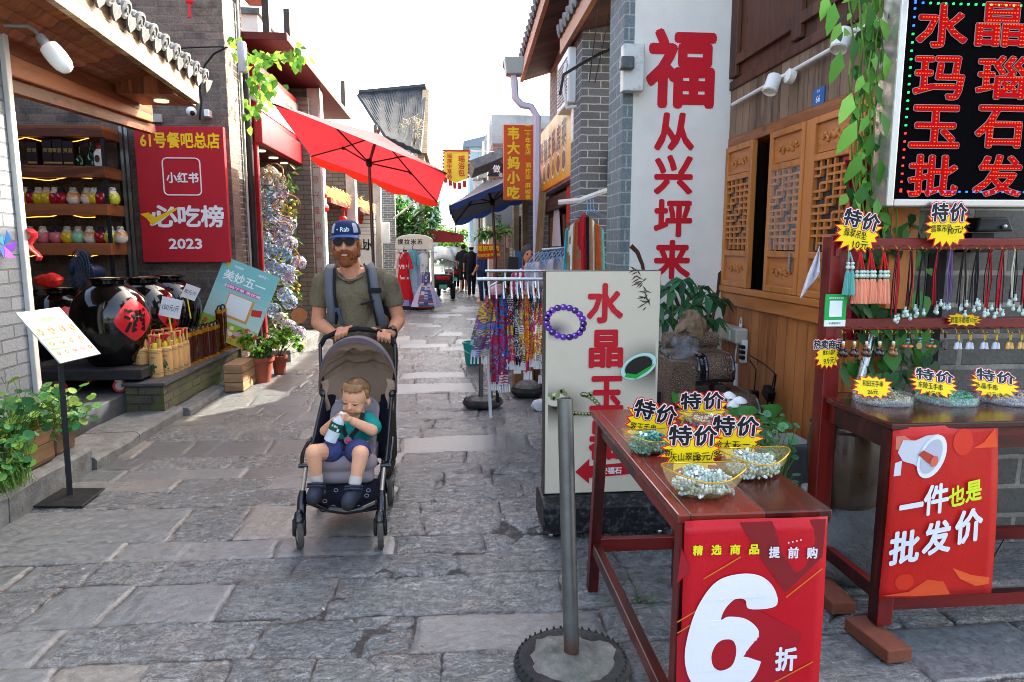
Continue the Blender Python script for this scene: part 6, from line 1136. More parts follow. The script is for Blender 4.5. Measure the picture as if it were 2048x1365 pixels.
def spot(px, py, lab):
    o = Xp(px, py, XW-.16); t = thing('spotlight', lab, 'spotlight', o); d = V((-.35, -.25, -.8)).normalized(); R = Matrix(frame(d)).transposed(); b = B(); b.lathe([(.03, -.055), (.045, -.05), (.047, .06), (.04, .065), (.036, .05)], o, 20, R); b.build('head', P('lamp_white', '#d9d4c9', .35), t, smooth=True); b = B(); b.lathe([(.045, -.02), (.045, .02), (.03, .03)], o+V((.09, -.05, .035)), 18, Matrix(frame(V((-1, 0, .2)))).transposed()); b.build('mount', MC['lamp_white'], t, smooth=True); B().tube([o+V((.01, 0, .03)), o+V((.08, -.04, .05))], .012, 8).build('arm', MC['lamp_white'], t)
spot(1545, 168, 'white spotlight on the conduit, nearer the white painted wall'); spot(1684, 80, 'white spotlight on the conduit, partly behind vine leaves')
o = Xp(1637, 193, XW-.02); t = thing('house_number', 'small blue house number plate reading 66', 'sign', o); B().box(XW-.02, XW-.0125, o.y-.062, o.y+.062, o.z-.05, o.z+.05).build('plate', P('plate_blue', '#1f5f9c', .35), t, bevel=.002); b = B().c('#d8e0e6').text('66', V((XW-.022, o.y, o.z-.015)), -Y1, Z1, h=.04, w=.05, bold=.02); b.text('老街', V((XW-.022, o.y, o.z+.03)), -Y1, Z1, h=.017, bold=.01); b.build('lettering', PRINT, t)
# block wall behind the rack
bw_ = thing('block_wall', 'grey stone block wall behind the jewellery rack', 'wall', (3.2, 3.5, 0)); B().box(2.201, 7, 3.425, 3.7, 0, 6.5).build('blocks', brick('grey_blocks', '#6a655c', '#5a564e', '#8f887a', .42, .17, .016, stain='#3a3733', stain_amt=.5, rough=.9, var=.4), bw_)  # top blocks, out of view, added to shade the near street
# LED sign
le = thing('led_sign', 'black LED board with glowing red characters 水晶玛瑙玉石批发 in a silver frame', 'sign', (2.5, 3.15, 1.85)); LY = 3.06; x0, x1, z0, z1 = 2.0, 2.80, 1.846, 2.92
ALU = P('aluminium_frame', '#b9b4ac', .35, .75, bump=(30, .05)); B().box(x0+.03, x1, LY+.012, LY+.12, z0+.03, z1).build('back_box', ALU, le); B().box(x0+.036, x1, LY+.004, LY+.0115, z0+.036, z1-.04).build('panel', P('led_black', '#050406', .9, spec=.04), le)
for a in ((x0, x0+.036, z0, z1), (x0+.0365, x1, z0, z0+.036), (x0+.0365, x1, z1-.05, z1)): B().box(a[0], a[1], LY-.01, LY+.13, a[2], a[3]).build('frame', ALU, le, bevel=.008)
LR = P('led_red_fill', '#8a0408', .7, spec=.05, emit=('#d00408', .045)); LO = P('led_amber', '#ff6a20', .3, emit=('#ff5a14', .22)); LW = P('led_outline', '#8f8a86', .5)
chs = [('水', 1885, 52), ('晶', 2003, 50), ('玛', 1878, 156), ('瑙', 2003, 156), ('玉', 1870, 254), ('石', 2000, 254), ('批', 1866, 352), ('发', 1996, 352)]; o1, o2, o3 = B(), B(), B(); rnd = random.Random(2)
from mathutils.geometry import intersect_point_tri_2d
for s_, px, py in chs:
    ct = Yp(px, py, LY); w_, h_ = .245, .19
    g0 = glyph(s_, .022); k = (w_/g0[2], h_/g0[3]); bbx = (g0[2], g0[3])
    g1 = glyph(s_, .062); o1.text(s_, ct, X1, Z1, w=w_, h=h_, bold=.037, bb=bbx, off=.0008); o2.text(s_, ct, X1, Z1, w=w_, h=h_, bold=.024, bb=bbx, off=.003)
    gr = glyph(s_); st = .0168; ny = int(h_/st)
    tris = [f for f in gr[1]]
    for j in range(-ny//2-1, ny//2+2):
        for i in range(-9, 10):
            p = V((i*st*.82/k[0], j*st/k[1]))
            for f in tris:
                q = [V(gr[0][a]) for a in f]
                if any(intersect_point_tri_2d(p, q[0], q[m], q[m+1]) for m in range(1, len(q)-1)):
                    o3.obox(ct+V((p.x*k[0], -.005, p.y*k[1])), (.0048, .003, .003)); break
o1.build('outline', LW, le); o2.build('characters', LR, le); o3.build('lamps', LO, le)
for nm, q, rng in (('blue', '#2a6aff', 0), ('green', '#20e060', 1), ('red', '#ff3020', 2)):
    b = B(); zz = z1-.06
    k = 0
    while zz > z0+.06:
        sec = 0 if zz > 2.62 else (1 if zz > 2.2 else 2)
        if sec == rng: b.obox((x0+.07, LY-.001, zz), (.008, .006, .008))
        zz -= .036
    xx = x0+.07
    while xx < x1:
        sec = 2 if xx < 2.2 else (0 if xx < 2.72 else 1)
        if sec == rng: b.obox((xx, LY-.001, z0+.07), (.008, .006, .008))
        sec = 0 if xx < 2.12 else 1
        if sec == rng: b.obox((xx, LY-.001, Yp(1900, 8, LY).z), (.008, .006, .008))
        xx += .036
    b.build('border_lamps', P('led_'+nm, q, .3, emit=(q, .25)), le)
# ------------------------------------------------------------------ climbing vine
VC = ('#4f8a2c', '#6aa238', '#3a6e24', '#7fae48', '#2f5a20')
vn = thing('climbing_vine', 'green climbing vine hanging in front of the timber windows beside the LED sign', 'vine', (2.0, 3.3, .9)); b = B(); sb = B(); rnd = random.Random(17)
for s_ in range(9):
    px = 1700+s_*9+rnd.uniform(-6, 6); pts = [Yp(px+rnd.uniform(-10, 10)+k*1.5, -60+k*70, 3.16+rnd.uniform(-.04, .06)) for k in range(9)]; sb.tube(pts, .004, 5, cap=False)
for (px, py, L, a) in ((1655, 30, .15, -.2), (1690, 95, .13, .2), (1668, 125, .16, -.25), (1725, 30, .13, .1), (1745, 60, .12, .3), (1712, 175, .1, -.5), (1690, 210, .17, -.45), (1735, 190, .11, .2), (1700, 265, .18, -.5), (1728, 290, .12, -.1), (1710, 330, .16, -.45), (1748, 250, .12, .25), (1745, 340, .13, .1), (1720, 390, .15, -.5), (1740, 420, .11, -.2), (1700, 430, .12, -.6), (1755, 130, .12, .2), (1668, 70, .11, -.5), (1640, 15, .13, -.3), (1752, 400, .1, .3)):
    o = Yp(px+14, py-25, 3.1+rnd.uniform(-.05, .05)); b.c(jit(c(rnd.choice(VC)), .2, rnd)); d = V((sin(a), rnd.uniform(-.3, .1), -cos(a))); b.leaf(o, d, V((.1, -1, .35)), L, L*.42, .08, .05)
for k in range(160):
    px = rnd.gauss(1738, 24); py = rnd.uniform(-20, 480); o = Yp(px, py, 3.2+rnd.uniform(-.06, .08)); b.c(jit(c(rnd.choice(VC)), .25, rnd)).leaf(o, (rnd.gauss(-.1, .5), -.3, rnd.gauss(-.8, .3)), (rnd.gauss(0, .4), -1, rnd.gauss(.3, .3)), rnd.uniform(.04, .11), rnd.uniform(.022, .05), .1, .1)
b.build('leaves', LEAF, vn, smooth=True); sb.build('stems', STEM, vn)
vn = thing('creeper', 'dark green heart leaved creeper on the wall behind the jewellery rack', 'vine', (2.2, 3.3, .6)); b = B(); sb = B()
for k in range(210):
    px = rnd.gauss(1770, 45); py = rnd.uniform(425, 830)
    if px > 1880 or px < 1688: continue
    o = Yp(px, py, 3.3+rnd.uniform(-.08, .08)); b.c(jit(c(rnd.choice(('#2f5a24', '#3f7a30', '#24481e', '#4f8a3a', '#5a7a58'))), .25, rnd)); r = rnd.uniform(.03, .07); d = V((rnd.gauss(0, .5), -.3, -1)); x, y, z = frame(V((rnd.gauss(0, .4), -1, rnd.gauss(.35, .35)))); b.face([o+x*p*r+y*q*r for p, q in ((0, .5), (.35, .85), (.8, .7), (.85, .2), (.45, -.5), (0, -1.1), (-.45, -.5), (-.85, .2), (-.8, .7), (-.35, .85))])
for s_ in range(8): px = 1720+s_*17; sb.tube([Yp(px+rnd.uniform(-14, 14), 420+k*60, 3.36) for k in range(8)], .004, 5, cap=False)
b.build('leaves', LEAF, vn); sb.build('stems', STEM, vn)
b = B(); b.grid(lambda u, v: Yp(1700+50*u+8*sin(v*5)-10*(1-v), 320+v*360, 3.40+.03*sin(u*9+v*3)), 10, 16); one(b, 'red_cloth', P('crimson_cloth', '#8a1428', .7, bump=(6, .5, .03)), 'crimson cloth hanging behind the vine and jewellery rack', 'cloth', (2.1, 3.4, 1.4), smooth=True, solid=.006)
one(B().tube([Yp(1752, 640, 3.3), Yp(1712, 792, 3.25)], .022, 10), 'steel_tube', STEEL, 'shiny steel tube leaning behind the jewellery rack', 'tube', Yp(1712, 792, 3.25), smooth=True)
t = thing('flood_lamp', 'black box shaped lamp fixed to the block wall above the rack', 'lamp', Yp(1965, 470, 3.35)); o = Yp(1968, 450, 3.3); B().obox(o, (.2, .16, .07), None, .8).build('housing', BLK, t, bevel=.01); B().box(o.x-.06, o.x+.06, 3.3, 3.42, o.z-.14, o.z-.04).build('bracket', BLK, t); B().ball(o+V((.04, -.085, -.01)), .012, 8, 6).build('knob', STEEL, t)
# ------------------------------------------------------------------ jewellery rack and second table
MAH = wood('mahogany_stain', '#6e130e', '#2e0605', 11, .36, None, True, coat=.35, knots=False); MAHH = wood('mahogany_rail', '#6e130e', '#2e0605', 11, .36, None, False, coat=.35, knots=False)
rkk = thing('jewellery_table', 'dark red wooden table with a tall hanging rack behind it for pendants', 'table', (2.4, 2.85, .06)); T2 = .952
B().box(1.752, 1.835, 3.06, 3.14, .0, 1.715).build('post', MAH, rkk, bevel=.006); B().box(3.302, 3.38, 3.06, 3.14, .0, 1.715).build('post', MAH, rkk, bevel=.006); B().box(1.77, 1.80, 3.05, 3.059, 1.62, 1.67).build('peg', MAH, rkk)
for z0, z1 in ((1.648, 1.702), (1.268, 1.322)): B().box(1.837, 3.3, 3.075, 3.115, z0, z1).build('rail', MAHH, rkk, bevel=.005)
B().box(1.765, 3.3, 2.55, 3.13, T2-.028, T2).build('tabletop', wood('mahogany_top', '#6a2418', '#34100b', 9, .22, None, False, coat=.5, knots=False), rkk, bevel=.006); B().box(1.80, 3.25, 2.575, 2.60, T2-.12, T2-.03).build('front_apron', MAHH, rkk); B().box(1.785, 1.81, 2.62, 3.05, T2-.12, T2-.03).build('side_apron', MAH, rkk)
B().box(1.775, 1.845, 2.56, 2.63, .065, T2-.03).build('leg', MAH, rkk, bevel=.005); B().box(3.2, 3.27, 2.56, 2.63, .0, T2-.03).build('leg', MAH, rkk)
zr = Yp(1790, 1195, 2.58).z; B().box(1.847, 3.198, 2.575, 2.615, zr-.055, zr).build('stretcher', MAHH, rkk); B().box(1.785, 1.82, 2.632, 3.058, zr-.02, zr+.04).build('stretcher', MAH, rkk); B().box(1.837, 3.2, 3.08, 3.115, zr+.0, zr+.06).build('stretcher', MAHH, rkk)
BRK = P('red_brick', '#74402f', .9, var=(20, .25), bump=(40, .6, .008), dirt=(9, .4, '#5a3a30'))
for ctr, rz, lab in (((1.76, 2.53, .03), .12, 'red brick lying under the near leg of the jewellery table'), ((1.765, 2.90, .028), -.06, 'red brick under the rack post, behind the first brick')): one(B().obox(ctr, (.115, .26, .058), rotz(rz)), 'red_brick', BRK, lab, 'brick', (ctr[0], ctr[1], 0), bevel=.006)
# pendants
CORD = P('cord', attr=True, rough=.8); JADE = P('pale_jade', '#b4c4b8', .15, sss=.2, coat=.4, var=(60, .2)); BRASS = P('brass', '#b08a3a', .3, .9)
def hook(t, o):
    B().tube([o+V((0, .03, 0)), o+V((0, -.015, 0)), o+V((0, -.028, -.01)), o+V((0, -.03, -.022)), o+V((0, -.045, -.026)), o+V((0, -.055, -.015))], .0024, 6).build('hook', BRASS, t, smooth=True)
rnd = random.Random(6); NK = [(1787, '#16090c', 'a21420', 695), (1813, '#a81418', '16090c', 688), (1838, '#140a0e', '140a0e', 682), (1866, '#a81418', '1a0a0c', 672), (1893, '#4a2a5a', '6a5a7a', 680), (1919, '#140a0e', '2a1a18', 676), (1945, '#180a10', '140a0e', 668), (1970, '#a81418', '1a0a0c', 680), (1995, '#b01820', '3a0a10', 684), (2020, '#b0a890', '140a0e', 660), (2043, '#140a0e', 'a81418', 680)]
NW = ['black', 'red', 'black', 'red and black', 'purple', 'dark brown', 'black', 'bright red', 'red', 'cream and black', 'black and red']
for i, (px, c1, c2, yb) in enumerate(NK):
    o = Yp(px, 492, 3.06); zb = Yp(px, 400+(yb-0)*0.3356, 3.03).z; zb = Yp(px, 490+(yb-490)*.72, 3.03).z
    t = thing('pendant_necklaces', '%s corded jade pendant necklaces, %s from the left on top rail' % (NW[i], ORD[i]), 'necklace', o, 0, 'necklaces on the top rail'); hook(t, o); b = B()
    for k in range(7):
        x = rnd.uniform(-.012, .012); b.c(jit(c(c1 if k % 2 else '#'+c2), .2, rnd)); e = V((o.x+x*1.2+rnd.uniform(-.006, .006), 3.02+rnd.uniform(-.012, .012), zb+rnd.uniform(-.004, .05))); b.tube([o+V((x*.3, -.035, -.015)), V((o.x+x*1.6, 3.022, (o.z+e.z)/2)), e], .0023, 5, cap=False)
    b.build('cords', CORD, t, smooth=True); b = B()
    for k in range(4): p = V((o.x+rnd.uniform(-.022, .022), 3.015+rnd.uniform(-.012, .008), zb+rnd.uniform(-.014, .034))); b.ball(p, (.0095, .008, .011), 8, 6); b.ball(p+V((0, 0, .014)), (.006, .005, .006), 6, 5); b.ball(p+V((0, 0, .021)), (.0075, .006, .003), 6, 4)
    b.build('pendants', JADE, t, smooth=True)
for i, (px, q, ql) in enumerate(((1690, '#5a9a90', 'teal green'), (1712, '#d98a6a', 'peach'), (1733, '#d98a6a', 'peach'), (1759, '#d98a6a', 'peach'))):
    o = Yp(px, 492, 3.06); t = thing('tassel_charm', '%s silk tassels hung with jade beads, %s from the rack post' % (ql, ORD[i]), 'tassel', o, 0, 'silk tassels on the top rail'); hook(t, o); b = B(); bd = B(); nb = 3 if i else 2; z1 = Yp(px, 562, 3.0).z if i else Yp(px, 545, 3.0).z; z2 = Yp(px, 607 if i else 590, 3.0).z
    tb = B()
    for k in range(nb):
        x = o.x+(k-(nb-1)/2)*.017; y = 3.01-.006*(k % 2); b.c('#b81418' if i else '#6a9a90').tube([o+V((0, -.035, -.02)), (x, y, z1+.05)], .004, 5); bd.ball((x, y, z1+.04), .009, 8, 6); bd.ball((x, y, z1+.022), .011, 8, 6)
        base = V((x, y, z1+.008)); tb.c(jit(c(q), .1, rnd)).lathe([(.006, 0), (.008, -.006), (.010, -.02), (.0165, z2-base.z), (.004, z2-base.z)], base, 14)
        for f in range(16): a = 2*pi*f/16; tb.c(jit(c(q), .25, rnd)).tube([base+V((.0085*cos(a), .0085*sin(a), -.012)), base+V((.0175*cos(a), .0175*sin(a), z2-base.z-.004*rnd.random()))], .0019, 4, cap=False)
    b.build('cords', CORD, t); bd.build('jade_beads', JADE, t, smooth=True); tb.build('tassels', CORD, t, smooth=True)
LOWC = [(1678, 'd'), (1700, 'd'), (1724, 'd'), (1750, 'd'), (1777, 'd'), (1805, 'a'), (1828, 'c'), (1852, 'a'), (1878, 'k'), (1905, 's'), (1928, 's'), (1957, 's'), (1980, 's'), (2007, 'g'), (2030, 'g')]
CN = {'d': 'dark carved wooden gourd charm with coloured beads', 'a': 'amber bead charm with turquoise rings', 'c': 'coin charm with turquoise beads', 'k': 'black ring charm', 's': 'silver bell charm on yellow cord', 'g': 'gold bell charm on yellow cord'}
CH = P('charm', attr=True, rough=.25, coat=.5)
for i, (px, k) in enumerate(LOWC):
    o = Yp(px, 656, 3.06); t = thing('bag_charm', '%s, %s from the left on the lower rail' % (CN[k], ORD[i]), 'charm', o, 0, 'charms on the lower rail'); hook(t, o); b = B(); m = B(); s_ = .0033 if False else 1.
    drop = {'d': .115, 'a': .085, 'c': .08, 'k': .075, 's': .085, 'g': .085}[k]; e = o+V((0, -.045, -drop)); b.c({'d': '#1a0f0c', 's': '#c8a02a', 'g': '#c8a82a'}.get(k, '#2a1a14')).tube([o+V((0, -.04, -.02)), e+V((0, 0, .03))], .0025, 5); b.tube([o+V((0.006, -.04, -.02)), e+V((.006, 0, .03))], .0025, 5); b.build('cord', CORD, t)
    if k == 'd':
        for q, z in (('#c8a02a', .042), ('#b83020', .032), ('#d8d0c0', .05)): m.c(q).ball(e+V((0, 0, z)), .008, 8, 6)
        m.c(('#2a120c', '#3a1a10', '#4a2a14', '#1c0d0a', '#7a4a20')[i % 5]); m.ball(e+V((-.006, 0, .0)), (.017, .014, .017), 10, 8); m.ball(e+V((-.006, 0, .022)), (.011, .01, .011), 10, 8); m.ball(e+V((.016, .005, -.006)), (.014, .012, .016), 10, 8); m.ball(e+V((.016, .005, .014)), (.009, .008, .009), 8, 6)
    elif k in 'ac':
        for z in (.035, .027, .019): m.c('#2a9a9a' if z != .027 else '#7a2a1a').ball(e+V((0, 0, z)), (.009, .009, .005), 8, 5)
        if k == 'a':
            for q in range(5): a = q*1.25; m.c('#b0602a').ball(e+V((.017*cos(a), .012*sin(a), .002)), .009, 8, 6)
        else: m.c('#8a6a2a').lathe([(.006, -.002), (.017, -.002), (.017, .002), (.006, .002)], e, 18, Matrix(frame(V((.2, -1, 0)))).transposed())
    elif k == 'k': m.c('#141416').lathe([(.007, -.004), (.018, -.003), (.018, .003), (.007, .004)], e, 20, Matrix(frame(V((.1, -1, 0)))).transposed()); m.c('#4a1a14').ball(e+V((.008, 0, -.02)), .007, 8, 6)
    else:
        for q in range(3): p = e+V(((q-1)*.011, .004*(q % 2), .004*(q % 2))); m.c('#a8a8ac' if k == 's' else '#b8862a').lathe([(.002, .02), (.006, .016), (.008, .004), (.011, -.008), (.011, -.011)], p, 10)
    m.build('charm', CH, t, smooth=True)
# price stars
def star(px, py, wpx, hpx, yy, rot, big, lines, label, npt=17, tilt=0., hl=None, seed=0):
    s_ = yy/FPX*1.0; ct = Yp(px, py, yy); t = thing('price_star', label, 'price tag', ct, 0); ux = V((cos(rot), 0, sin(rot))); uy = V((-sin(rot), tilt, cos(rot))).normalized(); w_, h_ = wpx*s_*1.1, hpx*s_*1.1; rnd = random.Random(int(px*7+py)); pts = []
    for k in range(npt*2): a = 2*pi*k/(npt*2)+.1; r = (1.06 if k % 2 == 0 else .80)*(1+rnd.uniform(-.07, .07)); rr = (abs(cos(a))**3+abs(sin(a))**3)**(-1/3); pts.append((w_/2*r*cos(a)*rr*.96, h_/2*r*sin(a)*rr*.96))
    pts_in = [(x*.92, y*.91) for x, y in pts]; b = B(); b.prism(pts, ct, ux, uy, -.003); b.build('red_edge', P('tag_red', '#c8141c', .4), t); b = B().c('#e8c808').flat(pts_in, ct, ux, uy, .0012); b.build('yellow_face', PRINT, t)
    L = B(); z = h_*.24
    if big:
        hh = h_*(.42 if big == '特价' else .30); wc = w_*(.38 if big == '特价' else .3)
        for k, ch in enumerate(big):
            p = ct+ux*((k-(len(big)-1)/2)*w_*(.41 if len(big) == 2 else .3))+uy*(h_*.30); g = glyph(ch, .03); bb = (g[2], g[3])
            for col, bd, of in (('#c8141c', .12, .0020), ('#d9d5d2', .075, .0030), ('#171214', .03, .0042)): L.c(col).text(ch, p, ux, uy, w=wc, h=hh, bold=bd, bb=bb, off=of)
    L.build('heading', PRINT, t) if big else None
    b = B().c('#1c1a10')
    for (s2, u, v, hh, r2) in lines: g = glyph(s2, .008); hz_ = hh*h_*1.15; wz = min(hz_*g[2]/g[3], w_*(.5 if len(lines) > 1 and len(s2) > 1 else .72)); b.text(s2, ct+ux*(u*w_)+uy*(v*h_), ux, uy, w=wz, h=hz_, bold=.008, off=.0028, rot=r2)
    b.build('handwriting', PRINT, t); return t
star(1716, 465, 92, 78, 3.03, -.22, '特价', [('翡翠吊坠', -.05, -.05, .17, .0), ('10元', .12, -.28, .17, .1)], 'yellow price star reading 特价 at the rack post above the tassels')
star(1895, 452, 90, 84, 3.03, 0., '特价', [('翡翠吊坠,', -.12, -.06, .15, .05), ('10元/个', .26, -.08, .16, .15)], 'yellow price star reading 特价 in the middle of the top rail')
star(1927, 640, 76, 26, 3.055, -.05, '', [('碧玺许愿瓶10元', 0, .0, .4, .03)], 'small wide yellow star stuck on the lower rail', 13)
star(1655, 708, 50, 62, 3.03, 0, '热卖商品', [('檀木小葫芦', .05, .04, .14, 0), ('9.9元/', .1, -.22, .18, .12)], 'yellow tag headed 热卖商品 on the side of the rack post', 15)
t = thing('payment_card', 'green and white payment card tied to the rack post', 'card', Yp(1670, 655, 3.03)); a0, a1 = Yp(1652, 589, 3.03), Yp(1690, 653, 3.03); B().box(a0.x, a1.x, 3.03, 3.036, a1.z, a0.z).build('card', P('pay_green', '#159a48', .35), t); b = B(); o = V((a0.x, 3.0295, a1.z)); w_, h_ = a1.x-a0.x, a0.z-a1.z; b.c('#d8dcd8').rect(0, 0, w_, h_*.2, o, X1, Z1, .0004); b.rect(w_*.2, h_*.3, w_*.8, h_*.8, o, X1, Z1, .0004); b.c('#4a4a4a').text('微信支付', o+V((w_*.55, 0, h_*.1)), X1, Z1, h=h_*.07, bold=.01, off=.001); b.c('#18a048').ball(o+V((w_*.26, -.001, h_*.1)), (.004, .0006, .0035), 8, 5); b.c('#d8e4d8').text('推荐使用微信支付', o+V((w_*.5, 0, h_*.88)), X1, Z1, w=w_*.7, bold=.01, off=.001); b.build('print', PRINT, t)
# bead trays and bowls
CLR = NT('clear_acrylic'); CLR.b.inputs['Base Color'].default_value = (.95, .96, 1, 1); CLR.b.inputs['Roughness'].default_value = .03; CLR.b.inputs['Alpha'].default_value = .1; CLR.b.inputs['Specular IOR Level'].default_value = .8; CLR = CLR.m
AMBG = NT('amber_acrylic'); AMBG.b.inputs['Base Color'].default_value = c('#d8c48a'); AMBG.b.inputs['Roughness'].default_value = .05; AMBG.b.inputs['Alpha'].default_value = .2; AMBG.b.inputs['Specular IOR Level'].default_value = .9; AMBG = AMBG.m
BEAD = P('stone_beads', attr=True, rough=.18, coat=.3, sss=.08)
def beads(t, ctr, rx, ry, ht, cols, nring, seed, br=.0052, rr=.032):
    rnd = random.Random(seed); b = B(); ctr = V(ctr)
    for k in range(nring):
        a = rnd.uniform(0, 6.28); q = sqrt(rnd.random())*.8; cx_, cy_ = ctr.x+rx*q*cos(a), ctr.y+ry*q*sin(a); r = rr*rnd.uniform(.75, 1.05); dome = (1-q*q); zc = ctr.z+br+ht*dome*rnd.uniform(.35, 1.); tx, ty = rnd.gauss(0, .35), rnd.gauss(0, .35); base = c(rnd.choice(cols)); nbd = int(2*pi*r/(br*2.02))
        for j in range(nbd):
            f = 2*pi*j/nbd; x, y = r*cos(f), r*sin(f)
            if ((cx_+x-ctr.x)/rx)**2+((cy_+y-ctr.y)/ry)**2 > 1.02: continue
            b.c(jit(base, .18, rnd)).ball((cx_+x, cy_+y, max(ctr.z+br, zc+x*tx+y*ty)), br, 6, 4)
    o = b.build('bead_bracelets', BEAD, t, smooth=True); o['kind'] = 'stuff'
    for k in range(2):
        a = rnd.uniform(0, 6.28); p = ctr+V((rx*.5*cos(a), ry*.6*sin(a), ht+.012)); q = B(); q.obox(p, (.011, .001, .013), Matrix.Rotation(rnd.uniform(-1, 1), 3, 'X') @ Matrix.Rotation(rnd.uniform(-.6, .6), 3, 'Y')); q.build('price_label', P('white_card'), t)
for i, (px, cols, lab) in enumerate(((1770, ('#c9c0a0', '#a89a7a', '#d8d2bc', '#7a7a5a'), 'round clear tray of cream and olive bead bracelets'), (1898, ('#5a9a74', '#6aa886', '#7ab494', '#4a8a64'), 'round clear tray of green aventurine bead bracelets'), (2024, ('#a89a90', '#8a7a70', '#b8aca4', '#7a8078'), 'round clear tray of greyish brown bead bracelets'))):
    o = G(px, 805, T2); o.y += .02; o.z = T2+.001; t = thing('bead_tray', lab, 'tray', o); R_ = .128; b = B(); b.lathe([(R_-.002, .003), (R_-.004, .002), (.002, .002)], o, 8, cap=False); b = B(); b.lathe([(.003, 0), (R_, 0), (R_+.001, .038), (R_-.003, .038), (R_-.004, .004), (.003, .003)], o, 40, cap=False); b.build('tray', CLR, t, smooth=True); beads(t, o+V((0, 0, .004)), R_-.006, R_-.006, .022, cols, 62, 50+i)
star(1745, 775, 84, 46, 2.86, -.08, '', [('和田玉手串', .0, .16, .22, .0), ('26元', 0, -.2, .18, .05)], 'yellow star reading 和田玉手串 in the cream bead tray', 15, .25)
star(1868, 768, 104, 54, 2.86, -.16, '特价', [('东陵玉手串', -.08, -.1, .2, .0), ('18元/条', 0, -.36, .16, 0)], 'yellow price star standing in the green bead tray', 17, .3)
star(1990, 770, 108, 56, 2.86, -.16, '特价', [('水晶手串', -.18, -.1, .18, .0), ('12元/条', 0, -.36, .16, 0)], 'yellow price star standing in the greyish bead tray', 17, .3)
# poster on the second table
pt = thing('wholesale_poster', 'orange red poster with a white megaphone reading 一件也是批发价', 'poster', (2.05, 2.53, .3)); q4 = [Yp(1786, 856, 2.555), Yp(1998, 845, 2.555), Yp(1984, 1188, 2.53), Yp(1757, 1197, 2.53)]
def cur(u, v, e=0.): return q4[3].lerp(q4[2], u).lerp(q4[0].lerp(q4[1], u), v)+V((0, -.012*sin(pi*v)*(.6+.4*u)-.006*sin(u*5)-e, 0))
b = B(); b.grid(lambda u, v: cur(u, v), 14, 18); b.build('sheet', P('poster_red', '#b81c16', .36, var=(3, .06), bump=(4, .22, .03)), pt, smooth=True, solid=.002)
b = B()
def onp(pts, col, e):
    b.c(col); i = b.A([cur(u, v, e) for u, v in pts]); b.F(*range(i, i+len(pts)))
ell = lambda u, v, ru, rv, n=20, a0=0, a1=6.2832: [(u+ru*cos(a0+(a1-a0)*k/n), v+rv*sin(a0+(a1-a0)*k/n)) for k in range(n)]
onp(ell(.66, .9, .1, .075), '#c8301c', .003); onp([(.75, .86), (.86, .89), (.97, .97), (.99, .86)], '#d8481e', .003); onp(ell(.2, .1, .08, .05), '#c8301a', .003)
onp([(.02, .015), (.25, .04), (.4, .11), (.55, .09), (.62, .01), (.3, .01)], '#d04a24', .003); onp([(.62, .17), (.7, .1), (.85, .05), (.97, .06), (.97, .1), (.8, .12)], '#d8582a', .003)
rel = lambda u, v, ru, rv, t, n=24: [(u+(ru*cos(a)*cos(t)-rv*sin(a)*sin(t)*1.0), v+(ru*cos(a)*sin(t)+rv*sin(a)*cos(t))*.64) for a in [2*pi*k/n for k in range(n)]]
onp([(.03, .95), (.1, .955), (.16, .93), (.1, .86), (.03, .88)], '#c86a54', .003); onp([(.05, .86), (.09, .93), (.2, .925), (.3, .95), (.42, .955), (.33, .72), (.2, .79), (.1, .81)], '#bfbdc2', .005); onp(rel(.36, .83, .12, .2, -.42), '#d6d4d8', .0065); onp(rel(.352, .832, .085, .16, -.42), '#aeacb6', .008); onp([(.23, .845), (.27, .87), (.36, .84), (.4, .815), (.38, .785), (.32, .795)], '#a83c28', .0095); onp(rel(.375, .805, .035, .05, -.4), '#c8604a', .011); onp([(.03, .8), (.09, .815), (.085, .73), (.025, .725)], '#c8c6ca', .006)
def ctext(s_, u, v, w_, h_, col, bd, shear=.0, e=.012):
    g = glyph(s_, bd); b.c(col); i = b.A([cur(u+(x/g[2])*w_, v+(y/g[3])*h_+shear*(x/g[2])*w_, e+.0006*l_) for x, y, l_ in g[0]])
    for f in g[1]: b.F(*[i+k for k in f])
for s_, u, v, w_, h_ in (('一', .19, .555, .21, .03), ('件', .41, .59, .23, .175)): ctext(s_, u, v, w_, h_, '#d8d6d8', .03, .1)
for s_, u, v in (('也', .6, .60), ('是', .76, .622)): ctext(s_, u, v, .155, .12, '#c8d82a', .03, .1)
for s_, u, v in (('批', .16, .315), ('发', .44, .365), ('价', .73, .42)): ctext(s_, u, v, .26, .2, '#d8d6d8', .035, .1)
b.build('print', PRINT, pt)
# urn and rock
un = thing('clay_urn', 'large brown clay urn standing on a rock under the jewellery table', 'urn', (2.0, 3.17, .36)); B().lathe([(.12, 0), (.15, .02), (.185, .16), (.195, .3), (.18, .42), (.16, .5), (.155, .515), (.165, .53), (.15, .55), (.14, .54)], (1.985, 3.19, .36), 40, cap=False).build('body', P('brown_clay', '#4a3a2a', .35, var=(7, .4), bump=(14, .2), coat=.3, dirt=(5, .4, '#2a2018')), un, smooth=True)
b = B()
for z, r in ((.40, .184), (.43, .179), (.46, .172)): b.lathe([(r, z), (r+.006, z+.008), (r, z+.016)], (1.985, 3.19, .36), 40, cap=False)
b.build('bands', MC['brown_clay'], un, smooth=True)
b = B(); b.ball((1.99, 3.12, .16), (.24, .2, .22), 22, 14); one(wobbly(b, .06), 'grey_rock', P('grey_rock', '#6a6a68', .9, var=(9, .4), bump=(14, 1., .04)), 'rough grey rock carrying the clay urn', 'rock', (1.99, 3.12, 0), smooth=True)
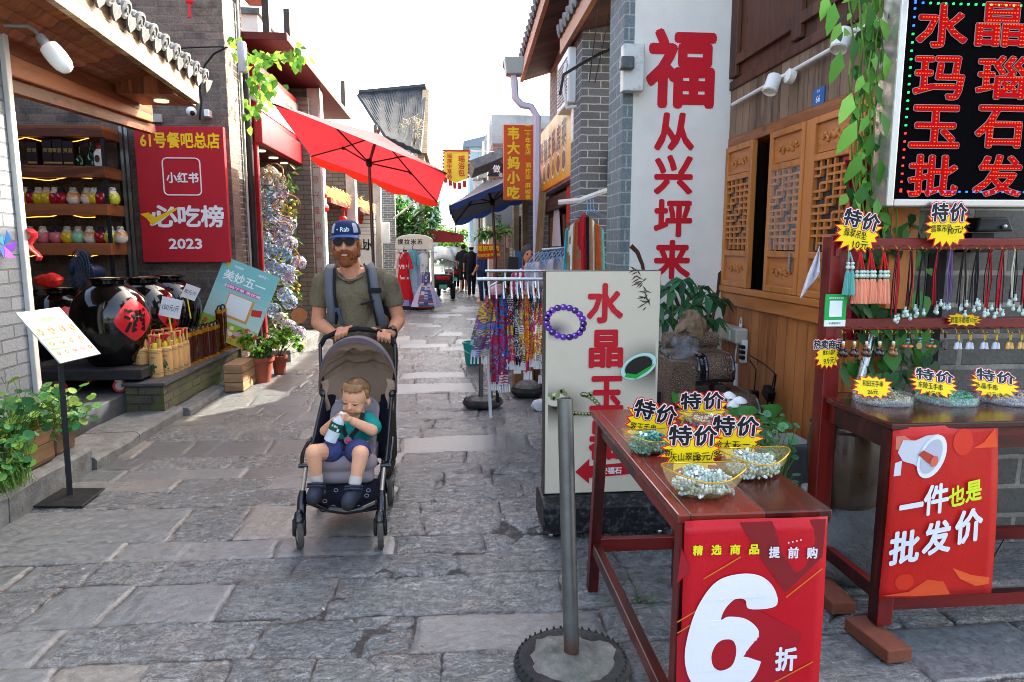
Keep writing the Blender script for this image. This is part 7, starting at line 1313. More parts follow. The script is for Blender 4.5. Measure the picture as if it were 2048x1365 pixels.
# ------------------------------------------------------------------ first table with bead bowls
tb1 = thing('bead_table', 'dark red wooden bench table on the street corner holding four bead bowls', 'table', (.87, 2.45, 0)); TX0, TX1, TY0, TY1, T1 = .648, 1.095, 1.84, 3.10, .90
B().box(TX0-.01, TX1+.01, TY0-.01, TY1, T1-.028, T1).build('tabletop', wood('mahogany_plank', '#6f281c', '#3a120c', 9, .25, .225, True, coat=.4, knots=False), tb1, bevel=.005)
B().box(TX0+.02, TX0+.045, TY0+.05, TY1-.05, T1-.10, T1-.03).build('apron', MAH, tb1); B().box(TX0+.05, TX1-.05, TY1-.06, TY1-.035, T1-.10, T1-.03).build('apron', MAHH, tb1); B().box(TX0+.03, TX1-.03, TY0+.012, TY0+.036, T1-.10, T1-.03).build('apron', MAHH, tb1)
for x, sx in ((TX0+.035, -1), (TX1-.035, 1)):
    for y, sy in ((TY0+.045, -1), (TY1-.06, 1)): b = B(); b.bar((x+sx*.025, y+sy*.045, 0), (x, y, T1-.03), .05, .055, V((0, 1, 0))); b.build('leg', MAH, tb1, bevel=.004)
for x in (TX0+.02, TX1-.02): B().box(x-.02, x+.02, TY0+.06, TY1-.06, .205, .26).build('stretcher', wood('mahogany_long', '#5f2018', '#2f0d0a', 11, .35, None, True, coat=.3, knots=False), tb1, bevel=.004)
B().box(TX0+.04, TX1-.04, TY1-.045, TY1-.01, .21, .275).build('stretcher', MAHH, tb1, bevel=.004)
fp_ = thing('discount_poster', 'red poster with huge white 6 and 折 hanging from the front of the bead table', 'poster', (.87, 1.81, .2)); PX0, PX1, PZ0, PZ1 = .652, 1.078, .12, .888; PY = 1.812
q4 = [V((PX0, PY, PZ1)), V((PX1, PY, PZ1)), V((PX1-.005, PY-.012, PZ0)), V((PX0+.0, PY-.004, PZ0))]
def cur(u, v, e=0.): return q4[3].lerp(q4[2], u).lerp(q4[0].lerp(q4[1], u), v)+V((0, -.006*sin(pi*v)*(.3+u)-.003*sin(u*6+v*3)-e, 0))
b = B(); b.grid(lambda u, v: cur(u, v), 14, 20); b.build('sheet', P('poster_crimson', '#b3101c', .34, var=(3, .05), bump=(4, .22, .03)), fp_, smooth=True, solid=.002)
b = B(); pxp = lambda px, py: (((Yp(px, py, PY)).x-PX0)/(PX1-PX0), (Yp(px, py, PY).z-PZ0)/(PZ1-PZ0))
pp = lambda L: [pxp(*q) for q in L]
onp(pp(((1480, 1045), (1650, 1037), (1642, 1110), (1568, 1182), (1530, 1130))), '#7a1a1e', .003); onp(pp(((1362, 1095), (1380, 1140), (1352, 1165))), '#8f1820', .003); onp(pp(((1352, 1270), (1440, 1180), (1600, 1260), (1570, 1365), (1350, 1365))), '#9c1420', .0026)
for (xa, ya, xb, yb) in ((1352, 1240, 1480, 1165), (1405, 1155, 1480, 1112), (1568, 1190, 1640, 1132), (1535, 1365, 1620, 1315), (1352, 1262, 1400, 1232)): onp(pp(((xa, ya), (xa+1, ya+2.2), (xb+1, yb+2.2), (xb, yb))), '#c86a20', .004)
for k, s_ in enumerate('精选商品'): ctext(s_, *pxp(1394+37.5*k, 1099-.6*k), .072, .04, '#d8d020', .04, e=.006)
for k, s_ in enumerate('提前购'): ctext(s_, *pxp(1546+37*k, 1102), .076, .045, '#d6d0d2', .03, e=.006)
for k in range(4): u, v = pxp(1574+8*k, 1083-2*k); onp([(u+.008*cos(a*pi/5+pi/10)*(1 if a % 2 == 0 else .45), v+.0048*sin(a*pi/5+pi/10)*(1 if a % 2 == 0 else .45)) for a in range(10)], '#d6d0d2', .006)
ctext('折', *pxp(1568, 1312), .155, .10, '#d6d2d4', .035, e=.006)
def bigstroke(poly, col, e): onp(pp(poly), col, e)
def smoothp(P_, n=8):
    out = []
    for k in range(len(P_)):
        p0, p1, p2, p3 = [V(P_[(k+j-1) % len(P_)]) for j in range(4)]
        for i in range(n): t = i/n; out.append(tuple(.5*((2*p1)+(p2-p0)*t+(2*p0-5*p1+4*p2-p3)*t*t+(3*p1-p0-3*p2+p3)*t*t*t)))
    return out
# the numeral: outline as two loops bridged into one face
outer = smoothp([(1548, 1208), (1546, 1175), (1520, 1150), (1478, 1146), (1430, 1162), (1393, 1210), (1372, 1270), (1367, 1320), (1382, 1362), (1420, 1382), (1465, 1380), (1505, 1350), (1523, 1300), (1515, 1258), (1490, 1235), (1455, 1230), (1440, 1236), (1448, 1215), (1468, 1196), (1488, 1197), (1497, 1215)], 6)
inner = smoothp([(1446, 1275), (1464, 1278), (1470, 1298), (1462, 1325), (1440, 1336), (1424, 1328), (1420, 1306), (1430, 1284)], 6)
import mathutils.geometry as MG
def filled(loops, col, e):
    L = [[V((*pxp(*q), 0)) for q in lp] for lp in loops]; allv = [q for lp in L for q in lp]; b.c(col); i = b.A([cur(q.x, q.y, e) for q in allv])
    for t3 in MG.tessellate_polygon(L): b.F(*[i+k for k in t3])
filled([outer, inner], '#d8d4d6', .006); b.build('print', PRINT, fp_)
def bowl(px, py, rx, ry, ht, cols, lab, seed, nr, br=.0056):
    o = G(px, py, T1); o.y += ry*.55; o.z = T1+.001; t = thing('bead_bowl', lab, 'bowl', o); NB = 48; b = B()
    fl_ = lambda a: 1+.05*cos(4*a); pr = [(.30, 0), (.5, .004), (.72, ht*.25), (.9, ht*.6), (1., ht)]
    base = len(b.v)
    for r, z in pr:
        for j in range(NB): a = 2*pi*j/NB; k = 1+(fl_(a)-1)*(z/ht)+.012*sin(a*24)*min(1, z/ht); b.v.append(o+V((rx*r*cos(a)*k, ry*r*sin(a)*k, z+.012*cos(2*a)*(z/ht)**2)))
    for i in range(len(pr)-1):
        for j in range(NB): b.F(base+i*NB+j, base+i*NB+(j+1) % NB, base+(i+1)*NB+(j+1) % NB, base+(i+1)*NB+j)
    b.build('bowl', AMBG, t, smooth=True, ang=80); B().tube([o+V((rx*cos(2*pi*j/NB)*fl_(2*pi*j/NB), ry*sin(2*pi*j/NB)*fl_(2*pi*j/NB), ht+.012*cos(4*pi*j/NB))) for j in range(NB)], .0023, 6, closed=True).build('rim', P('gold_rim', '#c8961e', .2, .6), t, smooth=True)
    beads(t, o+V((0, 0, .004)), rx*.74, ry*.74, ht*.78, cols, nr, seed, br); return o
bowl(1418, 1003, .128, .092, .085, ('#c2ccc4', '#aebcb0', '#d2d6cf', '#8fa498'), 'amber plastic bowl of whitish jade bracelets, nearest the front edge', 71, 62)
bowl(1518, 962, .115, .09, .08, ('#b4beb0', '#c6c9ba', '#9fae9f'), 'amber plastic bowl of pale green bracelets at the right edge of the table', 72, 80)
bowl(1308, 912, .105, .085, .075, ('#3f8a78', '#4f9a86', '#7ab0a4', '#2f6a5c'), 'clear bowl of dark green bracelets at the left edge of the table', 73, 70)
bowl(1412, 868, .10, .08, .07, ('#8a6a4a', '#4a3a3a', '#c9b49a', '#5a4a6a', '#a8a49a'), 'bowl of mixed brown and purple bracelets at the back of the table', 74, 60)
star(1383, 900, 122, 96, 2.12, -.04, '特价', [('新', -.37, -.06, .14, 0), ('疆', -.35, -.34, .16, 0), ('天山翠玉:', -.09, -.14, .15, .06), ('18元/条', .27, -.12, .16, .12)], 'front yellow star reading 特价 新疆天山翠玉, in the whitish jade bowl')
star(1468, 880, 118, 94, 2.32, -.06, '特价', [('内', -.42, -.0, .13, 0), ('佘太玉:', -.1, -.1, .15, -.0), ('16元/条', .25, -.16, .17, .02)], 'right yellow star reading 特价, in the pale green bracelet bowl')
star(1303, 850, 108, 88, 2.52, -.26, '特价', [('翠玉手串,', -.12, -.1, .17, .12), ('18元', .18, -.36, .14, .1)], 'left yellow star tilted in the dark green bracelet bowl')
star(1403, 826, 108, 80, 2.80, .0, '特价', [('彩石手串,', -.1, -.16, .18, .05), ('12元/条', .28, -.12, .14, .1)], 'rear yellow star in the bowl of mixed bracelets')
# ------------------------------------------------------------------ lightbox sign
lb = thing('lightbox_sign', 'standing lightbox sign with red characters 水晶玉器 and a purple bracelet', 'sign', (.86, 3.86, 0)); SX0, SX1, SZ0, SZ1, SY = .512, 1.18, .225, 1.528, 3.80
B().box(SX0, SX1, SY+.006, SY+.10, SZ0, SZ1).build('box', P('taupe_metal', '#4a443e', .5, .4), lb, bevel=.004); B().box(SX0+.008, SX1-.006, SY, SY+.0055, SZ0+.005, SZ1-.005).build('face', P('cream_panel', '#c4b8a2', .4, var=(2, .05), dirt=(3, .14, '#8a8274')), lb)
b = B().c(BLK and '#0f0f11'); b.prism([(-.0, .035), (0, .19), (.1, .222), (.27, .222), (.36, .19), (.36, .035)], (SX0-.015, SY-.13, 0), Y1, Z1, SX1-SX0+.075); b.build('base', P('black_base', '#141416', .45, bump=(40, .1), dirt=(30, .6, '#6a6a66')), lb, bevel=.008)
for x in (SX0+.03, SX1+.0):
    for y in (SY-.09, SY+.18): B().lathe([(.012, -.012), (.022, -.01), (.022, .01), (.012, .012)], (x, y, .022), 14, Matrix(frame(X1)).transposed()).build('caster', STEEL, lb)
b = B(); FP = V((0, SY-.0008, 0)); sp_ = lambda px, py: Yp(px, py, SY-.0008)
def blob(px, py, rx, ry, col, off, n=22, rot=0., jag=0): 
    o = sp_(px, py); k = SY/FPX; b.c(col).flat([((rx*cos(a)*cos(rot)-ry*sin(a)*sin(rot))*k, (rx*cos(a)*sin(rot)+ry*sin(a)*cos(rot))*k) for a in [2*pi*j/n for j in range(n)]], o, X1, Z1, off)
def softdark(px, py, rx, ry, col, n=12):
    for j in range(n): f = 1-j/n; blob(px, py, rx*f, ry*f, mixc(c('#bcb6aa'), c(col), min(1, ((j+1)/n)**1.3)), .0003+.00012*j, 26)
# printed picture grounds, kept within the panel
def clipx(x): return max(1094, min(1311, x))
def shade(poly_c, rx, ry, col, x0, x1, n=12):
    for j in range(n):
        f = 1-j/n; pts = [(max(x0, min(x1, poly_c[0]+rx*f*cos(2*pi*k/28))), poly_c[1]+ry*f*sin(2*pi*k/28)) for k in range(28)]; i = b.A([sp_(*q)-Y1*(.0003+.0001*j) for q in pts]); b.c(mixc(c('#c4b8a2'), c(col), ((j+1)/n)**1.2)); b.F(*range(i, i+28))
shade((1300, 735), 80, 62, '#1c1512', 1180, 1311); shade((1112, 815), 90, 55, '#2a1e18', 1096, 1225); shade((1112, 660), 40, 26, '#5a4a5a', 1096, 1190)
for k in range(19): a = 2*pi*k/19; blob(1130+37*cos(a), 645-30*sin(a)+3*cos(a), 7.2, 6.8, jit(c('#5a2a8a' if k % 3 else '#3a1a5a'), .2), .0022, 12); blob(1128+37*cos(a), 643-30*sin(a)+3*cos(a), 2.2, 2, '#b49ad8', .0028, 8)
for k in range(26): a = 2*pi*k/26; 
for j, (f, q) in enumerate(((1., '#6a9a86'), (.97, '#b4cfc4'), (.8, '#8ab4a4'), (.74, '#1f1a16'))): blob(1277, 733, 41*f, 25*f, q, .0018+.0003*j, 30, .45)
b.c('#1f9a3a').flat([(x*SY/FPX, y*SY/FPX) for x, y in ((-30, -20), (-5, -24), (22, -6), (34, 8), (20, 0), (-5, -15), (-24, -12))], sp_(1277, 735), X1, Z1, .0034)
for k in range(24):
    t = k/23; x = 1195-18*sin(t*7.5)+(-22 if t > .6 else 0)*t; y = 790+t*55+8*cos(t*9); blob(x-12, y-10, 5.4, 5.2, jit(c('#7a7a4a'), .2), .0024, 10); blob(x-13.4, y-11.4, 1.7, 1.6, '#c8c89a', .003, 6)
blob(1112, 800, 22, 14, '#c2b8a0', .002); 
for k in range(9): blob(1100+5*k, 790+8*sin(k), 5.2, 5, jit(c('#7a8050'), .2), .0026, 10)
for s_, px, py, w_, h_ in (('水', 1210, 607, 76, 82), ('晶', 1212, 698, 72, 80), ('玉', 1213, 787, 72, 74), ('器', 1212, 880, 74, 86)): b.c('#b01020').text(s_, sp_(px, py), X1, Z1, w=w_*SY/FPX, h=h_*SY/FPX, bold=.035, off=.004)
b.c('#a81420').flat([(x*SY/FPX, -y*SY/FPX) for x, y in ((0, 0), (30, -28), (30, -12), (117, -18), (117, 8), (30, 14), (30, 26))], sp_(1150, 944), X1, Z1, .0036); b.c('#d6cfcc').text('安福石', sp_(1222, 941), X1, Z1, h=.042, bold=.03, off=.0048)
rnd = random.Random(8)
for (x0_, y0_, n_) in ((1288, 560, 9), (1300, 590, 8), (1278, 545, 7), (1295, 612, 7)):
    for k in range(n_):
        a = rnd.uniform(2.2, 4.4); L = rnd.uniform(10, 24); x, y = x0_+rnd.uniform(-8, 6), y0_+rnd.uniform(-8, 8); dx, dy = cos(a), sin(a); p = [(x, y), (x+dx*L*.5-dy*1.5, y+dy*L*.5+dx*1.5), (x+dx*L, y+dy*L), (x+dx*L*.5+dy*1.5, y+dy*L*.5-dx*1.5)]; i = b.A([sp_(*q)-Y1*.002 for q in p]); b.c('#4a4238'); b.F(i, i+1, i+2, i+3)
b.build('print', PRINT, lb)
# ------------------------------------------------------------------ bollard on tyre base
bo = G(1143, 1338); tyre_base(bo, .185, 'tyre filled with concrete at the street corner in front of the bead table', .03, rr=.034)
bt = Yp(1130, 797, 2.56); t = thing('steel_post', 'plain grey steel tube post rising from the concrete filled tyre by the bead table', 'post', (bo.x, bo.y, .06)); d = bt-V((bo.x, bo.y, .05)); R = Matrix(frame(d)).transposed(); L = d.length
n = NT('galvanised_tube'); tcx = n.tex(1, 'Object'); n1 = n.noise(tcx, 9, 6, .7); sp3 = n.n("ShaderNodeSeparateXYZ"); tc2 = n.n("ShaderNodeTexCoord"); n.l(tc2, 'Object', sp3, 0); rst = n.ramp(n.math('ADD', (sp3, 2), n.math('MULTIPLY', (n1, 0), .12)), [(.06, 1.), (.16, 0.)]); mm = n.mix(n.ramp(n1, [(.3, 0.), (.7, 1.)]), c('#7a7a76'), c('#63635e')); m2 = n.mix(rst, (mm, 2), c('#6a4030')); n.l(m2, 2, n.b, 'Base Color'); n.b.inputs['Metallic'].default_value = .7; n.b.inputs['Roughness'].default_value = .38; n.l(n.bump(n1, .1, .004), 0, n.b, 'Normal')
B().lathe([(.0305, 0), (.0305, L), (.0265, L), (.0265, L-.3)], (bo.x, bo.y, .05), 28, R, cap=False).build('tube', n.m, t, smooth=True)
# ------------------------------------------------------------------ fountain, plants, basin, sockets
BRZ = NT('embossed_resin'); tcx = BRZ.tex(1, 'Object'); vo = BRZ.n("ShaderNodeTexVoronoi"); vo.inputs['Scale'].default_value = 19; BRZ.l(tcx, 0, vo, 'Vector'); wv = BRZ.math('SINE', BRZ.math('MULTIPLY', (vo, 0), 42.)); BRZ.l(BRZ.ramp(wv, [(0., c('#4a3a2c')), (.6, c('#8a6f56'))]), 0, BRZ.b, 'Base Color'); BRZ.l(BRZ.bump(wv, .6, .006), 0, BRZ.b, 'Normal'); BRZ.b.inputs['Roughness'].default_value = .55; BRZ = BRZ.m
WETB = P('wet_black', '#12151a', .12, coat=.6)
ft = thing('tabletop_fountain', 'brown embossed tiered water fountain with black trim beside the white wall', 'fountain', (1.62, 4.35, 0))
B().box(1.40, 1.56, 4.22, 4.6, 0, .93).build('side_column', BRZ, ft, bevel=.01); B().box(1.57, 1.84, 4.32, 4.62, .02, .72).build('back_body', P('resin_dark', '#3a2e24', .6, bump=(30, .4)), ft)
def tier(x0, x1, yb, yf, z, drop, r, ch):
    pr = [(yb, z)]+[(yf+r-r*sin(a)-r*0, z-r+r*cos(a)) for a in [pi/2*k/7 for k in range(8)]]+[(yf, z-drop)]
    for xa, xb, m in ((x0, (x0+x1)/2-ch, BRZ), ((x0+x1)/2+ch, x1, BRZ)):
        b = B(); b.grid(lambda u, v: (xa+(xb-xa)*u, pr[round(v*9)][0], pr[round(v*9)][1]), 2, 10); b.build('tier', m, ft, smooth=True, solid=.03)
        for x in (xa, xb): B().tube([(x, p[0]-.006, p[1]+.004) for p in pr], .014, 8).build('trim', WETB, ft, smooth=True)
    b = B(); m_ = (x0+x1)/2; b.grid(lambda u, v: (m_-ch+2*ch*u, pr[round(v*9)][0]-.004-.02*(1-abs(2*u-1)), pr[round(v*9)][1]+.004), 5, 10); b.build('water_chute', WETB, ft, smooth=True)
    B().tube([(x0, yf-.006, z-drop), (x1, yf-.006, z-drop)], .013, 8).build('trim', WETB, ft)
tier(1.42, 1.83, 4.6, 4.28, .94, .15, .1, .025); tier(1.44, 1.92, 4.45, 4.05, .70, .17, .12, .03)
B().box(1.56, 1.66, 4.25, 4.34, .70, .76).build('step_block', P('resin_dark'), ft, bevel=.006); B().box(1.70, 1.78, 4.25, 4.34, .70, .76).build('step_block', P('resin_dark'), ft, bevel=.006)
B().tube([(1.40, 4.42, 1.04), (1.76, 4.42, 1.04)], .055, 16).build('scroll', BRZ, ft, smooth=True); b = B(); b.ball((1.60, 4.45, 1.13), (.11, .08, .095), 22, 16)
for p in b.v: p += mnoise.noise_vector(p*11)*.05+mnoise.noise_vector(p*31)*.015
wobbly(b, .01); b.build('rockery', P('honey_rock', '#8a7258', .8, var=(16, .4), bump=(20, .9, .03)), ft, smooth=True)
# mist
mn = bpy.data.materials.new('mist'); mn.use_nodes = True; q = mn.node_tree; q.nodes.clear(); ou = q.nodes.new('ShaderNodeOutputMaterial'); pv = q.nodes.new('ShaderNodeVolumePrincipled'); pv.inputs['Color'].default_value = (.9, .9, .95, 1); tcm = q.nodes.new('ShaderNodeTexCoord'); nz_ = q.nodes.new('ShaderNodeTexNoise'); nz_.inputs['Scale'].default_value = 9; nz_.inputs['Detail'].default_value = 5; rp = q.nodes.new('ShaderNodeMapRange'); rp.inputs[1].default_value = .47; rp.inputs[2].default_value = .68; rp.inputs[4].default_value = 40.; q.links.new(tcm.outputs['Object'], nz_.inputs[0]); q.links.new(nz_.outputs[0], rp.inputs[0]); sg_ = q.nodes.new('ShaderNodeTexGradient'); sg_.gradient_type = 'SPHERICAL'; mq_ = q.nodes.new('ShaderNodeMapping'); mq_.inputs['Location'].default_value = (0, 0, -.58); mq_.inputs['Scale'].default_value = (7, 9, 9.5); q.links.new(tcm.outputs['Object'], mq_.inputs[0]); q.links.new(mq_.outputs[0], sg_.inputs[0]); ml_ = q.nodes.new('ShaderNodeMath'); ml_.operation = 'MULTIPLY'; q.links.new(rp.outputs[0], ml_.inputs[0]); q.links.new(sg_.outputs[1], ml_.inputs[1]); q.links.new(ml_.outputs[0], pv.inputs['Density']); q.links.new(pv.outputs[0], ou.inputs[1])
b = B(); b.ball((1.47, 4.30, 1.02), (.14, .1, .09), 16, 10); o = one(b, 'mist', mn, 'thin white mist drifting over the fountain top', 'mist', (1.47, 4.3, .95), smooth=True); o['kind'] = 'stuff'
# potted tree
pc = thing('money_tree', 'potted plant with long palm shaped leaves behind the fountain', 'plant', (1.7, 4.95, 0)); b = B(); sb = B(); rnd = random.Random(41); base = V((1.66, 4.95, .45))
HUBS = [(1345, 575, 1.0), (1410, 590, 1.), (1330, 640, .9), (1360, 615, .9), (1395, 640, .9), (1440, 600, .8), (1375, 660, .8), (1325, 690, .8), (1400, 575, .8), (1345, 700, .7), (1415, 670, .7), (1365, 560, .8), (1318, 610, .8), (1385, 610, .8), (1430, 640, .7), (1335, 730, .7)]
for px, py, k in HUBS:
    h = Yp(px, py, 4.85+rnd.uniform(-.15, .2)); sb.tube([base, (base+h)/2+V((rnd.gauss(0, .03), 0, .06)), h], [.012, .006, .004], 6)
    n_ = rnd.choice((6, 7)); ph = rnd.uniform(0, 6)
    for j in range(n_):
        a = ph+2*pi*j/n_; d = V((cos(a), -.25+.5*sin(a), -.35+.35*sin(a))); b.c(jit(c(rnd.choice(('#2f5a34', '#3a6a40', '#24482c', '#4a7a52'))), .2, rnd)).leaf(h, d, V((rnd.gauss(0, .2), -.5, 1)), .19*k, .068*k, .12, .28)
b.build('leaves', LEAF, pc, smooth=True); sb.build('stems', STEM, pc); B().lathe([(.12, 0), (.17, .4), (.18, .42), (.16, .42), (.15, .38)], (1.66, 4.95, 0), 26, cap=False).build('pot', P('slate_pot', '#3a3e42', .5), pc, smooth=True)
o = Yp(1322, 760, 4.55); t = thing('grey_pot', 'dark grey plastic pot between the lightbox sign and the fountain', 'pot', (o.x, 4.55, 0)); B().lathe([(.07, 0), (.1, .66), (.11, .68), (.095, .68), (.09, .6)], (o.x-.03, 4.55, 0), 22, cap=False).build('pot', P('slate_pot'), t, smooth=True)
# wall box, sockets
t = thing('socket_box', 'grey weatherproof socket box on the timber wall above the power strip', 'box', Xp(1450, 690, 2.17)); o0, o1 = Xp(1427, 645, XW-.1), Xp(1484, 705, XW-.1); B().box(XW-.1, XW-.003, o1.y+.12, o0.y, o1.z+.04, o0.z).build('housing', P('box_grey', '#b0ab9c', .5), t, bevel=.015); B().box(XW-.12, XW-.101, o1.y+.2, (o0.y+o1.y)/2+.1, o1.z+.06, o0.z-.02).build('cover', P('box_cream', '#c8bfa6', .4), t, bevel=.01)
ps = thing('power_strip', 'white power strip hanging on the pine boards with black plugs', 'power strip', Xp(1487, 710, XW-.03)); o = Xp(1487, 703, XW-.03); B().obox((XW-.03, o.y, o.z), (.045, .045, .17)).build('strip', WHT, ps, bevel=.005); b = B()
for k in range(3): b.obox((XW-.06, o.y-.045, o.z+.04-.04*k), (.03, .05, .026))
b.build('plugs', BLK, ps, bevel=.004); p = Xp(1482, 635, XW-.02); b = B(); b.tube([p+V((0, .02*cos(k*.8), -.05+.05*sin(k*.8)+.0*k)) for k in range(24)], .004, 5); b.tube([p+V((0, 0, -.05)), p+V((-.01, -.01, -.12)), V((XW-.03, o.y, o.z+.085))], .0045, 5); b.tube([V((XW-.04, o.y+.12, o.z)), V((XW-.05, o.y+.1, o.z-.09)), V((XW-.06, o1.y+.18, o1.z+.05))], .0045, 5); b.build('white_lead', WHT, ps, smooth=True)
cx0 = lambda px, py, x=XW-.035: Xp(px, py, x)
cable('cable', [cx0(1500, 712), cx0(1530, 730), cx0(1550, 748), cx0(1540, 790), cx0(1522, 850)], .0045, 'black lead drooping across the pine boards to the adaptor'); cable('cable', [cx0(1500, 722), cx0(1512, 740), cx0(1508, 790), cx0(1512, 850)], .0045, 'black lead hanging straight below the power strip'); cable('cable', [cx0(1552, 750), cx0(1545, 800), cx0(1535, 850), cx0(1545, 900)], .006, 'bundled black lead hanging nearer the jewellery rack')
for px, py, s_, lab in ((1508, 795, (.05, .06, .1), 'small black plug adaptor hanging below the power strip'), (1537, 787, (.05, .1, .08), 'black power adaptor brick hanging on the pine boards')): q = cx0(px, py, XW-.05); one(B().obox(q, s_, Matrix.Rotation(.4 if px > 1520 else 0, 3, 'X')), 'power_adaptor', BLK, lab, 'adaptor', q, bevel=.006)
one(B().tube([cx0(1472, 728), cx0(1470, 800)], .016, 8), 'white_pipe', WHT, 'short white pipe clipped to the pine boards behind the fountain', 'pipe', cx0(1470, 800), smooth=True)
# basin with lotus leaves
bs = thing('water_basin', 'grey stone water basin with lotus leaves and white mushroom ornaments', 'basin', (1.8, 3.95, 0)); B().box(1.50, 2.14, 3.72, 4.02, 0, .5).build('basin', P('basin_stone', '#5a5b5c', .7, var=(8, .3), bump=(20, .4)), bs, bevel=.02); B().box(1.53, 2.11, 3.75, 3.99, .501, .506).build('water', P('basin_water', '#9fa8aa', .06, coat=.5), bs)
for px, py, yy, k in ((1458, 792, 3.86, 1), (1479, 802, 3.8, 1), (1466, 810, 3.78, .8), (1440, 805, 3.88, .8)):
    o = Yp(px, py, yy); b = B(); b.lathe([(.012, .50-o.z), (.01, -.004), (.045*k, -.008), (.04*k, .006), (.012, .024), (.002, .026)], o, 18); b.build('mushroom', WHT, bs, smooth=True)
for px, py, r, nx in ((1488, 835, .11, .1), (1552, 832, .1, .35), (1520, 845, .07, -.2), (1360, 795, .05, 0)):
    o = Yp(px, py, 3.66 if px > 1400 else 3.9); b = B(); b.c(jit(c('#3f7a34'), .15)); x, y, d = frame(V((nx, -.45, .8))); i = b.A([o-d*.02]+[o+(x*cos(a)+y*sin(a))*r*(1+.07*sin(a*5))+d*.02*sin(a*3) for a in [.2+k*5.9/18 for k in range(19)]])
    for k in range(18): b.F(i, i+1+k, i+2+k)
    b.build('lotus_leaf', LEAF, bs, smooth=True); B().tube([o-d*.02, V((o.x, 3.8, .5))], .005, 5).build('stalk', STEM, bs)
pennywort('pennywort', 'tall thin stemmed pennywort with small round leaves beside the bead table', [(1.38, 1.74, 3.3, 3.6, .34, .74), (1.5, 1.76, 3.2, 3.5, .3, .78)], 260, 15, ('#4f8a5a', '#6aa274', '#3f7a48', '#8ab890'), .012, .026, (1.6, 3.4, .1))
b = B(); b.box(1.36, 1.75, 3.28, 3.62, 0, .3); one(b, 'stone_trough', P('basin_stone'), 'low dark stone trough planted with pennywort', 'planter', (1.55, 3.45, 0), bevel=.02)
o = Yp(1612, 955, 3.2); b = B(); b.obox((o.x, 3.18, .3), (.1, .09, .32), None, .6); one(wobbly(b, .03), 'stone_shard', P('pale_stone', '#8a8c88', .85, var=(20, .3), bump=(24, .6)), 'upright pale stone shard beside the pennywort trough', 'stone', (o.x, 3.18, .14), bevel=.015); one(B().box(o.x-.1, o.x+.1, 3.08, 3.27, 0, .15), 'stone_block', STONE, 'low stone block under the pale stone shard', 'stone', (o.x, 3.18, 0), bevel=.02)
# white cloth on the rack post
b = B(); b.grid(lambda u, v: Yp(1640-(2+40*v**.8)*(1-u)*.95-1, 492+12*(1-u)+(96-40*u)*v, 3.12+.02*sin(u*8+v*4)), 9, 14); one(b, 'white_cloth', P('white_cotton', '#cdc9d0', .9, bump=(9, .5, .02)), 'white cloth hanging from the left side of the rack post', 'cloth', Yp(1635, 495, 3.12), smooth=True, solid=.004)
cable('cable', [(2.55, 3.2, .012), (2.7, 3.1, .012), (2.8, 3.16, .02), (3.0, 3.3, .1)], .007, 'black cable lying on the ground under the jewellery table')
b = B(); rnd = random.Random(77)
for k in range(46): b.c(jit(c('#4f7a34'), .3, rnd)).leaf(G(1275+rnd.gauss(0, 26), 1203+rnd.gauss(0, 7), .0), (rnd.gauss(0, 1), rnd.gauss(0, 1), rnd.uniform(.3, 1)), (rnd.gauss(0, 1), 0, 1), rnd.uniform(.012, .03), .009)
o = one(b, 'weeds', LEAF, 'tiny green weeds growing in the paving joint under the bead table', 'weeds', G(1275, 1203)); o['kind'] = 'stuff'
# ------------------------------------------------------------------ stroller
HOODO = P('mauve_canvas', '#7c6e76', .85, bump=(180, .3, .004), var=(5, .12), leafy=.25); HOODI = P('taupe_lining', '#bba08a', .9, bump=(120, .3, .004), var=(4, .12), leafy=.45); SEATM = P('mauve_padding', '#8c7f82', .85, bump=(150, .3, .004), var=(6, .1)); NAVY = P('navy_mesh', '#191a28', .8, bump=(140, .4, .004)); GLB = P('gloss_black', '#0d0e11', .25, coat=.4); SLV = P('champagne_tube', '#b4a898', .3, .7); STRAP = P('black_webbing', '#16171b', .8)
so_ = thing('stroller', 'folding baby stroller with mauve hood and small grey wheels pushed along the street', 'stroller', (-.635, 4.0, 0)); J = Yp
TYR = P('grey_tyre', '#4a4641', .8, var=(12, .2))
def wheel(o, ang):
    R = Matrix(frame(V((cos(ang), sin(ang), 0)))).transposed(); r = .081; q = B().lathe([(r*.62, -.014), (r*.9, -.016), (r, -.006), (r, .006), (r*.9, .016), (r*.62, .014)], o, 28, R, cap=False).build('wheel', TYR, so_, smooth=True)
    B().lathe([(.003, -.017), (r*.3, -.017), (r*.62, -.01), (r*.62, .01), (r*.3, .017), (.003, .017)], o, 22, R, cap=False).build('hub', P('hub_plastic', '#8a8478', .5), q, smooth=True)
